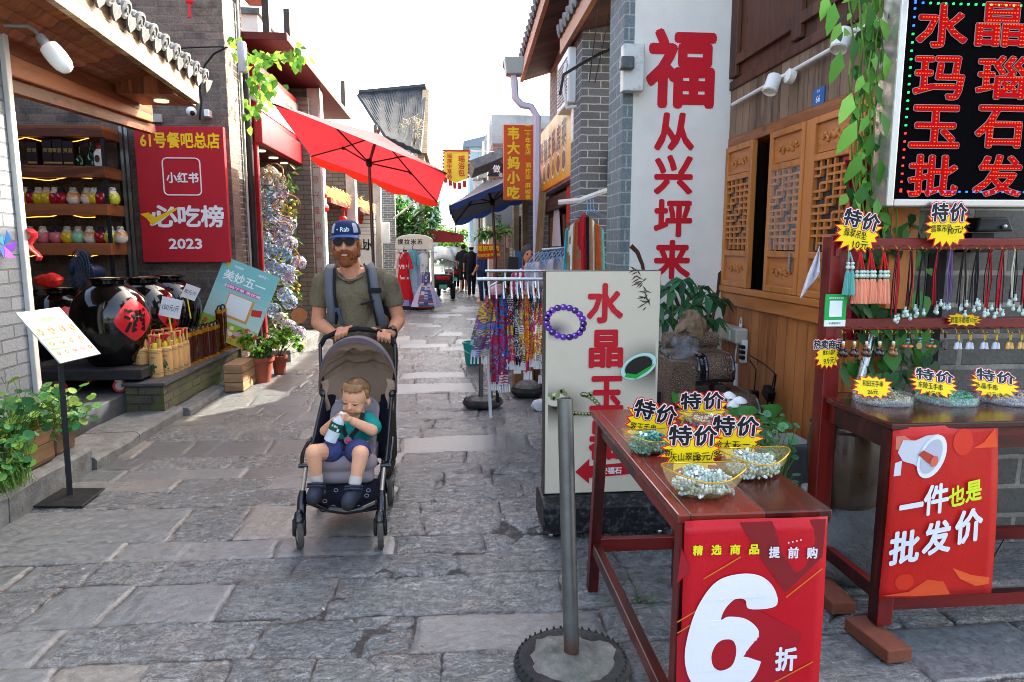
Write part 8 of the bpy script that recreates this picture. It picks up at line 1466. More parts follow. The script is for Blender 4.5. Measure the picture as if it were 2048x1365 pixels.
for s_, wx, wy, pts in ((0, 599, 3.69, ((602, 1032, 3.74), (605, 986, 3.78), (612, 935, 3.88))), (1, 761, 3.66, ((763, 1032, 3.72), (763, 986, 3.77), (768, 935, 3.88)))):
    o = J(wx, 1073, wy); o.z = .081; wheel(o, .35 if s_ == 0 else .12); a, b_, d = [J(*p) for p in pts]; top = o+V((.0, .012, .085))
    b = B(); b.cap(o+V((-.026, .0, .0)), o+V((-.02, .01, .075)), .013, .018, 10); b.cap(o+V((.026, 0, 0)), o+V((.02, .01, .075)), .013, .018, 10); b.cap(o+V((0, .0, .075)), o+V((0, .012, .11)), .03, .026, 14); b.build('fork', GLB, so_, smooth=True)
    B().tube([a-V((0, 0, .05)), a, a.lerp(b_, .75), b_.lerp(d, .08)], [.027, .027, .026, .018], 16).build('sleeve', GLB, so_, smooth=True); B().tube([b_, d], .0125, 12).build('front_leg', SLV, so_, smooth=True)
    sx = -1 if s_ == 0 else 1; j0 = d+V((sx*.014, 0, .008)); B().tube([d+V((-sx*.02, 0, .01)), d+V((sx*.04, 0, .01))], .014, 10).build('joint', GLB, so_, smooth=True)
    k = ((604, 930, 3.88), (606, 906, 3.94), (624, 876, 4.02)) if s_ == 0 else ((778, 930, 3.88), (782, 905, 3.94), (785, 876, 4.02)); pk = [J(*q) for q in k]; B().tube([pk[0], pk[0].lerp(pk[1], .5)+V((sx*.004, 0, 0)), pk[1], pk[1].lerp(pk[2], .5)+V((sx*.004, 0, .006)), pk[2]], .011, 8).build('side_arm', GLB, so_, smooth=True)
    m0, m1 = (J(617, 926, 3.9), J(648, 788, 4.2)) if s_ == 0 else (J(772, 924, 3.9), J(784, 788, 4.2)); B().tube([m0, m1], .0115, 10).build('side_frame', GLB, so_, smooth=True); B().ball(m1, (.026, .03, .03), 14, 10).build('hood_hinge', GLB, so_, smooth=True)
    h1 = J(*((640, 690, 4.40) if s_ == 0 else (790, 690, 4.40))); B().tube([m1, m1.lerp(h1, .5)+V((sx*.01, .02, 0)), h1], .011, 10).build('push_bar', GLB, so_, smooth=True)
    rw = V((o.x+.0, 4.30, .081)); wheel(rw, 0); B().tube([rw+V((-sx*.03, 0, .0)), rw+V((-sx*.035, -.05, .12)), m0+V((-sx*.01, .05, -.02))], .011, 8).build('rear_leg', GLB, so_, smooth=True)
hp = [J(a, b_, 4.42) for a, b_ in ((641, 692), (650, 676), (675, 664), (715, 658), (755, 662), (781, 676), (789, 692))]; B().tube(hp, .016, 12).build('handlebar', P('black_foam', '#121214', .7), so_, smooth=True)
fr = [J(a, b_, q) for a, b_, q in ((611, 1001, 3.80), (630, 1008, 3.74), (660, 1019, 3.68), (692, 1023, 3.66), (725, 1018, 3.68), (748, 1008, 3.73), (763, 999, 3.79))]
b = B()
for p, q in zip(fr, fr[1:]): b.cap(p, q, .02, .02, 10)
b.build('footrest', GLB, so_, remesh=.005, sm=3)
b = B(); c0 = J(702, 985, 4.0); b.grid(lambda u, v: (c0.x-.17+.34*u, 3.92-.05*sin(pi*u)-.04*sin(pi*v), .12+.19*v), 10, 8); b.box(c0.x-.16, c0.x+.16, 3.93, 4.25, .11, .13); b.grid(lambda u, v: (c0.x+.17, 3.92+.34*u, .12+.19*v), 6, 4); b.grid(lambda u, v: (c0.x-.17, 3.92+.34*u, .12+.19*v), 6, 4)
bk_ = b.build('basket', NAVY, so_, smooth=True, solid=.004); b = B(); rnd = random.Random(5)
for k in range(16): p = V((c0.x+rnd.uniform(-.13, .13), 3.84, rnd.uniform(.15, .29))); b.c('#9a98a2').tube([p+V((.012*cos(a), -.012-.05*0, .010*sin(a))) for a in [2*pi*j/8 for j in range(8)]], .002, 4, closed=True)
b.build('print', PRINT, bk_)
# seat
sc = J(696, 934, 3.88); b = B(); b.obox(sc, (.29, .1, .15)); b.cap(sc+V((-.12, -.02, .035)), sc+V((.12, -.02, .035)), .055, .055, 16); b.cap(sc+V((-.11, -.02, -.045)), sc+V((.11, -.02, -.045)), .045, .045, 16); b.obox(sc+V((0, .14, .03)), (.3, .26, .09)); b.build('seat', SEATM, so_, remesh=.008, sm=6)
bt_, bb = J(716, 786, 4.27), J(702, 905, 4.08)
def bkf(u, v):
    w_ = .148*(1 if v < .72 else sqrt(max(0, 1-((v-.72)/.28)**2))*.999+.001); x = (u-.5)*2; p = bb.lerp(bt_, v); return p+V((x*w_, -.012*abs(sin(v*6*pi))**.5*(1-x**4)-.035*x*x, 0))
B().grid(bkf, 15, 49).build('backrest', SEATM, so_, smooth=True, solid=.012, ang=80)
for s_, m0, m1 in ((-1, J(617, 926, 3.9), J(650, 792, 4.2)), (1, J(772, 924, 3.9), J(783, 792, 4.2))):
    b = B(); e0, e1 = bb+V((s_*.145, .02, -.05)), bt_+V((s_*.14, .02, -.02)); b.grid(lambda u, v: m0.lerp(m1, v).lerp(e0.lerp(e1, v), u)+V((-s_*.0, .04*sin(pi*u), 0)), 6, 8); b.build('side_panel', NAVY, so_, smooth=True, solid=.004)
# hood
hx = (J(648, 788, 4.2).x+J(784, 788, 4.2).x)/2; hz = J(716, 788, 4.2).z; HW, HR = .238, J(714, 676, 4.14).z-hz
def arc(t, th, k=1.): r = HR*k*max(0, sin(t))**.82; return V((hx-HW*(1 if k > .99 else .985)*cos(t)*(1.02-.02*k), 4.2-r*cos(th), hz+r*sin(th)))
T0, T1_ = radians(80), radians(158)
B().grid(lambda u, v: arc(pi*u, T0+(T1_-T0)*v, 1.012), 33, 8).build('hood', HOODO, so_, smooth=True)
def inner(u, v):
    t = pi*u; f = abs(sin(v*4.3*pi+.5*sin(t*3)+.25*sin(t*7))); k = .985-.25*(f**1.1)*min(1, 6*v)*(.3+.7*sin(t))*(1-.45*v)+.022*sin(t*9+v*5)*min(1, 5*v)+.018*sin(t*17+v*9)*min(1, 5*v)-.03*mnoise.noise(V((t*3, v*6, 0))); return arc(t, T0+(T1_-T0)*v, k)
B().grid(inner, 61, 60).build('hood_lining', HOODI, so_, smooth=True, ang=80)
B().grid(lambda u, v: arc(pi*u, T1_, .97).lerp(V((hx+.2*(u-.5), 4.31, bt_.z-.08)), v)+V((0, .03*sin(pi*v), 0)), 25, 8).build('rear_panel', HOODI, so_, smooth=True)
b = B()
for k in range(41):
    t = pi*k/40
    for q, (kk, th) in enumerate(((1.03, T0-.03), (1.035, T0+.02), (.94, T0+.03), (.925, T0+.0))): b.v.append(arc(t, th, kk))
for k in range(40):
    for q in range(4): b.F(4*k+q, 4*k+(q+1) % 4, 4*k+4+(q+1) % 4, 4*k+4+q)
b.build('hood_rim', HOODO, so_, smooth=True, ang=80)
for s_ in (-1, 1):
    b = B(); x0 = hx+s_*.175; b.grid(lambda u, v: (x0+s_*(.05*u)*(1-.35*v)+.008*sin(v*9), 4.17+.03*u, hz+.10-.19*v-.02*u), 5, 12); b.build('hood_flap', HOODI, so_, smooth=True, solid=.006)
# ------------------------------------------------------------------ child
ch_ = thing('person', 'small child in teal T-shirt and blue shorts sitting in the stroller holding a bottle', 'person', (-.64, 4.0, .45))
SKC = P('child_skin', '#d79f7c', .5, sss=.12, var=(40, .04)); f_ = V((-.30, -.90, -.26)).normalized(); r_ = V((.93, -.30, -.10)); r_ = (r_-f_*r_.dot(f_)).normalized(); u_ = r_.cross(f_)*1; u_ = u_ if u_.z > 0 else -u_
hc = J(711, 797, 4.03); HK = 1.0; hp_ = lambda x, y, z: hc+(r_*x+f_*y+u_*z)*HK; RH = Matrix((r_, f_, u_)).transposed()
b = B(); b.ball(hp_(0, -.006, .026), (.075, .086, .080), 20, 14, RH); b.ball(hp_(0, .022, -.03), (.062, .06, .062), 18, 12, RH); b.ball(hp_(0, .05, -.07), (.025, .022, .02), 10, 8, RH)
for s_ in (-1, 1): b.ball(hp_(s_*.034, .046, -.045), (.027, .026, .026), 12, 8, RH); b.ball(hp_(s_*.078, -.012, -.018), (.012, .018, .026), 10, 8, RH); b.ball(hp_(s_*.03, .066, .008), (.022, .012, .008), 10, 6, RH)
b.ball(hp_(0, .085, -.022), (.012, .014, .012), 10, 8, RH); b.cap(hp_(0, .078, .0), hp_(0, .086, -.02), .008, .010, 8); b.ball(hp_(0, .074, -.052), (.018, .012, .010), 10, 6, RH)
nk = J(718, 850, 4.06); b.cap(hp_(0, -.01, -.06), nk, .042, .048, 12); hpv = J(694, 900, 4.0); b.cap(nk-V((0, 0, .05)), hpv, .075, .085, 16)
def chain(pts, rs, n=12):
    for k in range(len(pts)-1): b.cap(pts[k], pts[k+1], rs[k], rs[k+1], n)
sR, eR, wR = J(690, 853, 4.0), J(650, 862, 3.94), J(670, 841, 3.87); sL, eL, wL = J(748, 846, 4.0), J(744, 861, 3.90), J(704, 842, 3.85)
chain((sR, eR, wR), (.034, .031, .022)); chain((sL, eL, wL), (.036, .034, .023))
kR, aR = J(627, 905, 3.72), J(634, 962, 3.75); kL, aL = J(722, 908, 3.72), J(710, 966, 3.68)
chain((J(676, 903, 3.97), kR, kR.lerp(aR, .45), aR), (.056, .045, .039, .027)); chain((J(712, 905, 3.97), kL, kL.lerp(aL, .45), aL), (.056, .046, .040, .027))
def fingers(w, palm, tips, pr, fr_, knuck=None):
    b.cap(w, palm, pr*.82, pr, 10)
    for base, mid, tip in tips: b.cap(base, mid, fr_, fr_*.92, 7); b.cap(mid, tip, fr_*.92, fr_*.75, 7)
pR = J(676, 836, 3.85); fingers(wR, pR, [(J(672+k*2.2, 834+k*1.2, 3.84), J(677+k*2.6, 828+k*1.6, 3.815), J(683+k*1.6, 829+k*2.6, 3.80)) for k in range(4)]+[(J(675, 841, 3.85), J(681, 843, 3.82), J(685, 839, 3.81))], .019, .0068)
pL = J(697, 838, 3.83); fingers(wL, pL, [(J(694-k*.6, 832+k*3.0, 3.82), J(688-k*1., 830+k*3.4, 3.80), J(683-k*.6, 834+k*3.4, 3.80)) for k in range(4)]+[(J(697, 832, 3.82), J(692, 827, 3.81), J(687, 826, 3.81))], .019, .0068)
b.build('body', SKC, ch_, remesh=.0042, sm=2)
HRC = P('child_hair', '#8a6646', .6, bump=(90, .8, .004), var=(40, .3), stretch=(1, 1, .25)); b = B(); b.ball(hp_(0, -.028, .040), (.078, .080, .075), 22, 16, RH)
for k in range(13): a = -.9+1.8*k/12; b.cap(hp_(sin(a)*.062, .045*cos(a), .098), hp_(sin(a)*.077, .070*cos(a)+.002, .068+.006*abs(a)+.006*(k % 3)), .015, .005, 7)
for s_ in (-1, 1): b.cap(hp_(s_*.074, -.0, .05), hp_(s_*.078, -.002, .012), .016, .008, 8)
o = b.build('hair', HRC, ch_, remesh=.005, sm=2); hb_ = B(); rnd = random.Random(62)
for k in range(2400):
    a = rnd.uniform(0, 6.283); t = rnd.uniform(-.1, 1.5); p = hp_(.079*cos(a)*cos(t), -.028+.082*sin(a)*cos(t), .040+.076*sin(t)); tg = (hp_(.079*cos(a)*cos(t-.35), -.028+.084*sin(a)*cos(t-.35)+.01, .040+.077*sin(t-.35))-p)
    if sin(a) > .2 and t < .35: continue
    sx_ = tg.cross(p-hc).normalized()*.0008; dd = tg*rnd.uniform(.6, 1.1)+V((rnd.gauss(0, .003), rnd.gauss(0, .003), 0)); o2_ = (p-hc).normalized()*.003; hb_.c(jit(c(rnd.choice(('#9a7450', '#7a5838', '#b48c62', '#6a4a30'))), .2, rnd)).face([p+o2_*.3-sx_, p+o2_*.3+sx_, p+dd+o2_])
hb_.build('hair_strands', P('beard_strands', attr=True, rough=.6), o)
b = B(); 
for s_ in (-1, 1): b.tube([hp_(s_*.030+.014*q, .0765-.006*abs(q)*abs(q), -.001+.0022*(q*q-.6)) for q in (-1.2, -.5, 0, .5, 1.2)], [.0012, .0026, .003, .0026, .0012], 6)
b.build('eyelids', P('eyelash', '#4a3026', .7), ch_, smooth=True); b = B()
for s_ in (-1, 1): b.tube([hp_(s_*.030+.018*q, .077-.007*q*q, .020-.003*q*q) for q in (-1, -.5, 0, .5, 1)], [.001, .002, .0022, .002, .001], 6)
b.build('eyebrows', P('fair_brow', '#9a7350', .8), ch_, smooth=True); b = B(); b.cap(hp_(-.012, .083, -.049), hp_(.012, .083, -.049), .0045, .0045, 8); b.cap(hp_(-.010, .081, -.056), hp_(.010, .081, -.056), .0045, .0045, 8); b.build('lips', P('lip', '#b4685a', .45), ch_, smooth=True)
TEAL = P('teal_cotton', '#14867c', .9, bump=(9, .5, .02), var=(6, .1)); b = B(); b.cap(nk-V((0, -.01, .035)), hpv+V((0, 0, .05)), .086, .098, 18); b.cap(J(700, 851, 4.02), sR.lerp(eR, .45), .05, .044, 12); b.cap(J(735, 842, 4.02), sL.lerp(eL, .55), .054, .053, 12); b.build('shirt', TEAL, ch_, remesh=.006, sm=4)
SHO = P('blue_shorts', '#363d68', .9, bump=(9, .6, .02), var=(60, .2)); b = B(); b.cap(hpv+V((0, 0, .0)), hpv-V((0, -.02, .0)), .1, .1, 16); b.cap(J(678, 901, 3.97), J(664, 902, 3.85), .075, .072, 14); b.cap(J(710, 903, 3.97), J(716, 903, 3.82), .075, .074, 14); b.build('shorts', SHO, ch_, remesh=.006, sm=4)
SOCK = P('grey_sock', '#bdb4aa', .9, bump=(120, .5, .004)); SHOE = P('navy_shoe', '#2b2f3c', .6, bump=(60, .2)); SOLE = P('dark_sole', '#2a2a24', .7)
for kn_, an, toe in ((kR, aR, J(626, 994, 3.64)), (kL, aL, J(696, 1004, 3.58))):
    B().tube([an+(kn_-an)*.24, an+(kn_-an)*.14, an-(kn_-an)*.06], [.033, .035, .034], 14).build('sock', SOCK, ch_, smooth=True)
    heel = an-V((0, -.012, .04)); b = B(); b.cap(an-V((0, 0, .022)), heel, .038, .041, 14); b.cap(heel, heel.lerp(toe, .55), .041, .04, 14); b.cap(heel.lerp(toe, .5), toe, .041, .038, 14); s2 = b.build('shoe', SHOE, ch_, remesh=.005, sm=3); b = B(); b.cap(heel-V((0, -.004, .02)), toe-V((0, 0, .014)), .036, .037, 12); b.build('sole', SOLE, s2, smooth=True); b = B()
    for k in (.12, .34): p = an.lerp(heel.lerp(toe, .5), .2+k); b.tube([p+V((-.045, .0, 0)), p+V((-.034, -.034, .014)), p+V((0, -.048, .022)), p+V((.034, -.034, .014)), p+V((.045, .0, 0))], .008, 6)
    b.build('shoe_strap', SHOE, s2, smooth=True)
# harness belongs to the stroller
b = B(); bu = J(697, 880, 3.86)
def web(pts, w_):
    P_ = [V(p) for p in pts]; n = len(P_); i0 = len(b.v)
    for k, p in enumerate(P_): d = (P_[min(k+1, n-1)]-P_[max(k-1, 0)]).normalized(); x = d.cross(V((0, -1, .2))).normalized(); b.v += [p-x*w_/2, p+x*w_/2]
    for k in range(n-1): b.F(i0+2*k, i0+2*k+1, i0+2*k+3, i0+2*k+2)
web([J(726, 826, 3.97), J(722, 842, 3.93), J(712, 862, 3.90), bu], .026); web([J(686, 850, 3.95), J(689, 866, 3.90), bu], .024); web([bu, J(692, 900, 3.82), J(690, 918, 3.84)], .04); web([bu, J(722, 884, 3.84), J(742, 912, 3.86), J(755, 930, 3.9)], .028); web([bu, J(672, 886, 3.85), J(656, 900, 3.80), J(654, 912, 3.80)], .026); b.build('harness', STRAP, so_, solid=.004); b = B(); b.lathe([(.004, .012), (.022, .012), (.03, .004), (.03, -.004)], bu-V((0, .012, 0)), 18, Matrix(frame(V((0, -1, .25)))).transposed()); b.build('buckle', GLB, so_, smooth=True); B().ball(bu-V((0, .024, 0)), (.014, .008, .011), 12, 8).build('buckle_button', P('pink_button', '#d0204a', .35), so_, smooth=True)
# bottle
c0, c1 = J(685, 826, 3.815), J(659, 884, 3.80); d = c0-c1; L = d.length; R = Matrix(frame(d)).transposed(); bt2 = thing('water_bottle', 'clear plastic water bottle with dark green label held by the child', 'bottle', c1); PET_ = NT('clear_plastic'); PET_.b.inputs['Base Color'].default_value = (.78, .86, .9, 1); PET_.b.inputs['Roughness'].default_value = .08; PET_.b.inputs['Alpha'].default_value = .55; r = .037
B().lathe([(r*.6, 0), (r*.95, .006), (r, .02), (r*.95, L*.18), (r, L*.22), (r*.96, L*.32), (r, L*.36), (r*.98, L*.64), (r*.8, L*.76), (r*.4, L*.88), (r*.34, L*.93)], c1, 22, R).build('body', PET_.m, bt2, smooth=True); B().lathe([(r*.42, L*.92), (r*.42, L*1.0), (r*.3, L*1.02)], c1, 14, R).build('cap', WHT, bt2, smooth=True)
B().lathe([(r*1.03, L*.40), (r*1.03, L*.66)], c1, 22, R, cap=False).build('label', P('bottle_green', '#0f4a34', .35), bt2, smooth=True); b = B(); uz = d.normalized(); ux = uz.cross(V((0, 1, 0))).normalized(); ux = ux if ux.x > 0 else -ux; fo = ux.cross(uz); fo = fo if fo.y < 0 else -fo
b.c('#d8e0d8').text('矿泉水', c1+uz*(L*.56)+fo*(r*1.06)-ux*.006, ux, uz, w=.036, h=.013, bold=.02); b.c('#c8ccc8').rect(.012, L*.43, .024, L*.52, c1+fo*(r*1.06), ux, uz); b.build('print', PRINT, bt2)
# ------------------------------------------------------------------ man
mn_ = thing('person', 'bearded person in olive T-shirt, sunglasses and blue cap pushing the stroller', 'person', (-.63, 4.7, 0)); SKM = P('sunned_skin', '#c68868', .5, sss=.12, var=(24, .14), bump=(260, .25, .002)); f_ = V((-.02, -1, -.05)).normalized(); r_ = V((1, -.02, .03)); r_ = (r_-f_*r_.dot(f_)).normalized(); u_ = f_.cross(r_); u_ = u_ if u_.z > 0 else -u_
HK = 1.06; hc = J(693, 485, 4.58); RH = Matrix((r_*HK, f_*HK, u_*HK)).transposed(); b = B(); b.ball(hp_(0, -.012, .035), (.078, .098, .095), 20, 14, RH); b.ball(hp_(0, .022, -.035), (.066, .074, .085), 18, 14, RH); b.ball(hp_(0, .07, -.098), (.03, .025, .025), 10, 8, RH)
for s_ in (-1, 1): b.ball(hp_(s_*.038, .06, -.03), (.026, .024, .022), 12, 8, RH); b.ball(hp_(s_*.082, -.012, -.012), (.011, .02, .033), 10, 8, RH); b.ball(hp_(s_*.032, .078, .022), (.026, .014, .01), 10, 6, RH)
b.cap(hp_(0, .088, .005), hp_(0, .108, -.03), .011, .016, 10); b.ball(hp_(.013, .098, -.034), .011, 8, 6); b.ball(hp_(-.013, .098, -.034), .011, 8, 6)
nb = J(703, 548, 4.64); b.cap(hp_(0, -.02, -.07), nb, .06, .068, 14); ch0, ch1 = J(706, 585, 4.66), J(712, 680, 4.72); b.cap(ch0, ch1, .13, .14, 18); b.cap(J(670, 562, 4.66), J(748, 562, 4.66), .055, .055, 14); b.cap(nb, J(664, 553, 4.65), .05, .05, 12); b.cap(nb, J(752, 553, 4.65), .05, .05, 12)
SR, ER, WR = J(644, 556, 4.64), J(636, 646, 4.66), J(668, 668, 4.48); SL, EL, WL = J(776, 556, 4.64), J(797, 640, 4.68), J(782, 668, 4.49)
dn = V((0, 0, .04)); chain((SR-dn, SR.lerp(ER, .5), ER), (.046, .049, .045), 14); chain((ER, ER.lerp(WR, .3), WR), (.046, .047, .03), 14); chain((SL-dn, SL.lerp(EL, .5), EL), (.046, .049, .045), 14); chain((EL, EL.lerp(WL, .3), WL), (.046, .047, .03), 14)
pR = J(682, 662, 4.44); fingers(WR, pR, [(J(676+6.2*k, 662-1.4*k, 4.41), J(672+6.8*k, 671-1.8*k, 4.385), J(671+7.2*k, 681-3.4*k, 4.395)) for k in range(4)]+[(J(690, 657, 4.44), J(697, 655, 4.41), J(703, 653, 4.40))], .030, .0112)
pL = J(768, 667, 4.44); fingers(WL, pL, [(J(758+7*k, 665+1.5*k, 4.41), J(756+7.4*k, 673+1.8*k, 4.385), J(757+7.4*k, 682+1.2*k, 4.395)) for k in range(4)]+[(J(758, 661, 4.44), J(750, 658, 4.41), J(745, 656, 4.40))], .030, .0112)
hipz = .93
for s_, fy, ky in ((-1, 4.62, 4.62), (1, 4.98, 4.80)): x = -.60+s_*.10; b.cap((x, 4.76, hipz), (x, ky, .5), .09, .062, 12); b.cap((x, ky, .5), (x, fy+.04, .09), .06, .042, 12); b.cap((x, fy+.06, .05), (x, fy-.16, .045), .045, .038, 10)
b.cap((-.66, 4.76, .95), (-.54, 4.76, .95), .13, .13, 12); b.cap(ch1, (-.6, 4.76, .98), .14, .14, 14); b.build('body', SKM, mn_, remesh=.0046, sm=2)
BEA = P('red_beard', '#7e4626', .75, bump=(150, .9, .005), var=(60, .45)); b = B(); b.ball(hp_(0, .03, -.082), (.069, .073, .056), 20, 14, RH); b.ball(hp_(0, .064, -.118), (.045, .038, .034), 14, 10, RH); b.cap(hp_(-.026, .102, -.052), hp_(.026, .102, -.052), .010, .010, 8)
for s_ in (-1, 1): b.cap(hp_(s_*.072, .006, -.02), hp_(s_*.066, .03, -.075), .011, .022, 10); b.cap(hp_(s_*.03, .1, -.054), hp_(s_*.036, .088, -.09), .011, .014, 8)
for p in b.v: p += mnoise.noise_vector(p*70)*.0035
b.build('beard', BEA, mn_, remesh=.005, sm=1); hb_ = B(); rnd = random.Random(61)
for k in range(2600):
    a = rnd.uniform(-1.75, 1.75); t = rnd.random(); p = hp_(.071*sin(a)*(1-.25*t), .03+.072*cos(a)*(1-.1*t), -.045-.078*t); q = (p-hp_(0, .02, -.06)).normalized(); dd = (q*.55-u_*.9+V((rnd.gauss(0, .3), 0, rnd.gauss(0, .2)))).normalized()*rnd.uniform(.008, .017); sx_ = r_*.0007; hb_.c(jit(c(rnd.choice(('#a8602e', '#8a4a22', '#c07a40', '#74381a'))), .2, rnd)).face([p-sx_, p+sx_, p+dd])
hb_.build('beard_hair', P('beard_strands', attr=True, rough=.6), mn_); b = B(); b.cap(hp_(-.017, .104, -.072), hp_(.017, .104, -.072), .006, .006, 8); mo = b.build('mouth', P('lip_m', '#a8584a', .45), mn_, smooth=True); B().tube([hp_(-.014, .109, -.071), hp_(0, .111, -.072), hp_(.014, .109, -.071)], .003, 6).build('teeth', P('tooth', '#d8d0c4', .3), mn_, smooth=True)
B().ball(hp_(0, -.03, .0), (.083, .075, .07), 16, 10, RH).build('hair', BEA, mn_, smooth=True)
# cap
CAPB = P('cap_blue', '#18244a', .8, bump=(150, .2, .003)); cp = thing('cap', 'blue five panel cap with pale side panels worn by the man', 'cap', hp_(0, 0, .05)); b = B(); cpf = lambda a, t: hp_(.088*cos(a)*cos(t)**.6, -.012+.106*sin(a)*cos(t)**.6, .045+.092*sin(t)**.9); b.grid(lambda u, v: cpf(2*pi*u, pi/2*min(v, .995)), 36, 12, wrap=True); b.build('crown', CAPB, cp, smooth=True)
b = B(); b.grid(lambda u, v: hp_((.09+.004*v)*sin((u-.5)*2.5), .07*cos((u-.5)*2.5)+.018+.075*v*cos((u-.5)*1.9), .05-.012*v-.014*((u-.5)*2)**2*(1+.6*v)), 20, 6); b.build('brim', P('brim_blue', '#24407c', .7), cp, smooth=True, solid=.005)
for s_ in (-1, 1): b = B(); b.grid(lambda u, v: hp_(0, -.012, .045)+(cpf(pi/2-s_*(.72+.42*u), .12+.75*v*(1-.25*abs(u-.5)))-hp_(0, -.012, .045))*1.012, 8, 8); b.build('side_panel', P('cap_grey', '#a0a4b4', .8), cp, smooth=True)
g = glyph('Rab', .012); b = B().c('#c4dcd8'); k = .056/g[2]
def capt(x, z): a = pi/2-x/.088; t = max(.05, (z)/.09); return hp_(0, -.012, .045)+(cpf(a, t)-hp_(0, -.012, .045))*1.02
i = b.A([capt((x*k+.010), .032+y*k) for x, y, l_ in g[0]])
for f in g[1]: b.F(*[i+q for q in f])
for x in (-.040, -.034): b.c('#c4dcd8').face([capt(x+dx, .03+dz) for dx, dz in ((-.003, 0), (0, .006), (.003, 0), (0, -.004))])
b.build('lettering', PRINT, cp)
# sunglasses
sgl = thing('sunglasses', 'dark round lens sunglasses worn by the man', 'sunglasses', hp_(0, .1, .01)); b = B(); TORT = P('tortoise_frame', '#1c1512', .25, coat=.5)
for s_ in (-1, 1):
    cxx = s_*.034; ring = [hp_(cxx+.029*cos(a)*(1+.06*sin(a)), .100-.10*abs(cxx+.029*cos(a))*.28, .006+.0235*sin(a)) for a in [2*pi*k/20 for k in range(20)]]; q = B(); q.face(ring); q.build('lens', P('dark_lens', '#08090c', .22, spec=.25), sgl, solid=.003); b.tube(ring, .0035, 6, closed=True); b.tube([hp_(s_*.063, .092, .014), hp_(s_*.082, .05, .014), hp_(s_*.084, -.02, .01)], .0035, 6)
b.tube([hp_(-.008, .1, .012), hp_(0, .104, .015), hp_(.008, .1, .012)], .0035, 6); b.build('frame', TORT, sgl, smooth=True)
# clothes
OLIV = P('olive_cotton', '#6a5f4a', .9, bump=(9, 1., .05), var=(5, .1), stretch=(1, 1, .6)); b = B(); b.tube([J(705, 556, 4.655), J(705, 585, 4.665), J(708, 630, 4.69), J(712, 700, 4.73)], [.11, .145, .150, .150], 26); b.cap(J(676, 583, 4.635), J(740, 583, 4.635), .105, .105, 16); b.cap(J(674, 650, 4.69), J(748, 650, 4.69), .108, .108, 16)
for e_ in ((655, 554, 4.65), (757, 554, 4.65)): b.cap(nb-V((0, -.01, .035)), J(*e_), .062, .066, 16)
for s0, e0, t1 in ((SR, ER, .62), (SL, EL, .64)): b.ball(s0+V((0, 0, -.028)), .066, 16, 12); b.tube([s0-V((0, 0, .02)), s0.lerp(e0, .3), s0.lerp(e0, t1)], [.066, .067, .068], 18)
sh2 = b.build('shirt', OLIV, mn_, remesh=.007, sm=3); B().tube([nb+V((.083*cos(a), -.02+.085*sin(a), .012+.05*sin(a))) for a in [2*pi*k/24 for k in range(24)]], .009, 6, closed=True).build('collar', OLIV, sh2, smooth=True)
b = B()
for s_, fy, ky in ((-1, 4.62, 4.62), (1, 4.98, 4.80)): x = -.60+s_*.10; b.cap((x, 4.76, hipz), (x, ky, .5), .115, .085, 14); b.cap((x, ky, .5), (x, fy+.04, .12), .085, .07, 14)
b.cap((-.67, 4.76, .97), (-.53, 4.76, .97), .14, .14, 14); b.build('trousers', P('khaki_trousers', '#4f4632', .9, bump=(8, .5, .03)), mn_, remesh=.01, sm=3)
for s_, fy in ((-1, 4.62), (1, 4.98)): b = B(); x = -.60+s_*.10; b.cap((x, fy+.06, .055), (x, fy-.16, .045), .055, .045, 12); b.build('shoe', P('brown_shoe', '#3a3028', .7), mn_, smooth=True)
B().tube([nb+V((.072*cos(a), -.03+.072*sin(a), .012+.05*sin(a)-.02*(sin(a) < -.9))) for a in [2*pi*k/30 for k in range(30)]], .0028, 6, closed=True).build('necklace', BLK, mn_, smooth=True)
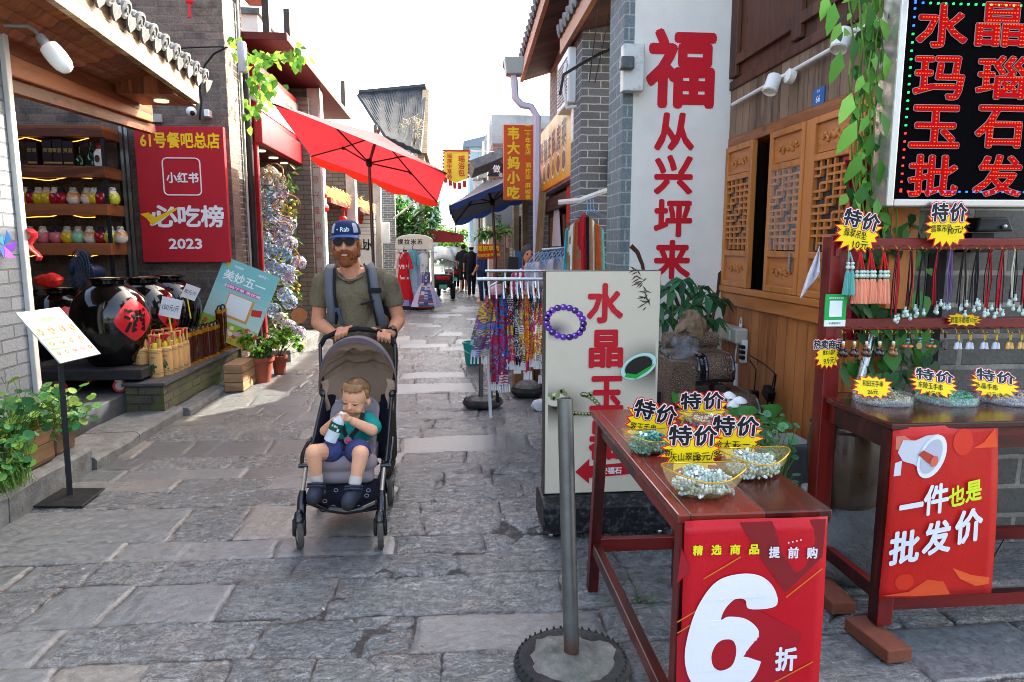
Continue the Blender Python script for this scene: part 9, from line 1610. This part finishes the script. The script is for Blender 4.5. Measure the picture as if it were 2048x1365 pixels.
# backpack
bp = thing('backpack', 'grey and black backpack with padded straps worn by the man', 'backpack', (-.6, 4.9, 1.0)); b = B(); b.obox((-.575, 4.93, 1.22), (.34, .2, .52)); b.build('bag', P('pack_navy', '#1f2430', .85, bump=(20, .4)), bp, bevel=.06); GRY = P('pack_grey', '#5a5c62', .85, bump=(90, .3))
shd = lambda px, py, y: J(px, py, y)
for s_, pts in ((0, ((664, 530, 4.70), (660, 540, 4.60), (659, 560, 4.545), (660, 590, 4.52), (664, 620, 4.535), (664, 650, 4.60), (664, 672, 4.70))), (1, ((738, 530, 4.70), (743, 540, 4.60), (746, 560, 4.545), (750, 590, 4.525), (757, 620, 4.54), (764, 650, 4.60), (768, 678, 4.70)))):
    P_ = [shd(*q) for q in pts]; b = B(); web(P_, .062); b.build('strap', GRY, bp, solid=.014, smooth=True); b = B(); e = V((.03 if s_ == 0 else -.03, -.004, 0)); web([q+e for q in P_], .014); b.build('strap_edge', STRAP, bp, solid=.02); b = B()
    if s_: b.obox(P_[3]+V((.0, -.012, .03)), (.085, .02, .032)); b.obox(P_[3]+V((-.05, -.012, -.05)), (.09, .008, .014), Matrix.Rotation(-.3, 3, 'Y'))
    else: b.obox(P_[4]+V((.035, -.012, .0)), (.04, .014, .03)); b.cap(P_[4]+V((.04, -.015, 0)), P_[4]+V((.065, -.012, -.09)), .010, .011, 8)
    b.build('buckle', STRAP if s_ else P('slate_web', '#3a4454', .8), bp, bevel=.004)
wt = thing('wristwatch', 'black wristwatch on the wrist of the man', 'watch', J(787, 664, 4.5)); d = (WL-EL).normalized(); o = WL-d*.02; R = Matrix(frame(d)).transposed(); B().lathe([(.033, -.012), (.036, -.012), (.036, .012), (.033, .012)], o, 22, R, cap=False).build('band', BLK, wt, smooth=True); nn = (V((.25, -.75, .6))-d*d.dot(V((.25, -.75, .6)))).normalized(); B().lathe([(.003, .012), (.019, .012), (.022, .008), (.022, 0)], o+nn*.032, 22, Matrix(frame(nn)).transposed()).build('dial', P('watch_black', '#0c0c10', .15, coat=.8), wt, smooth=True)
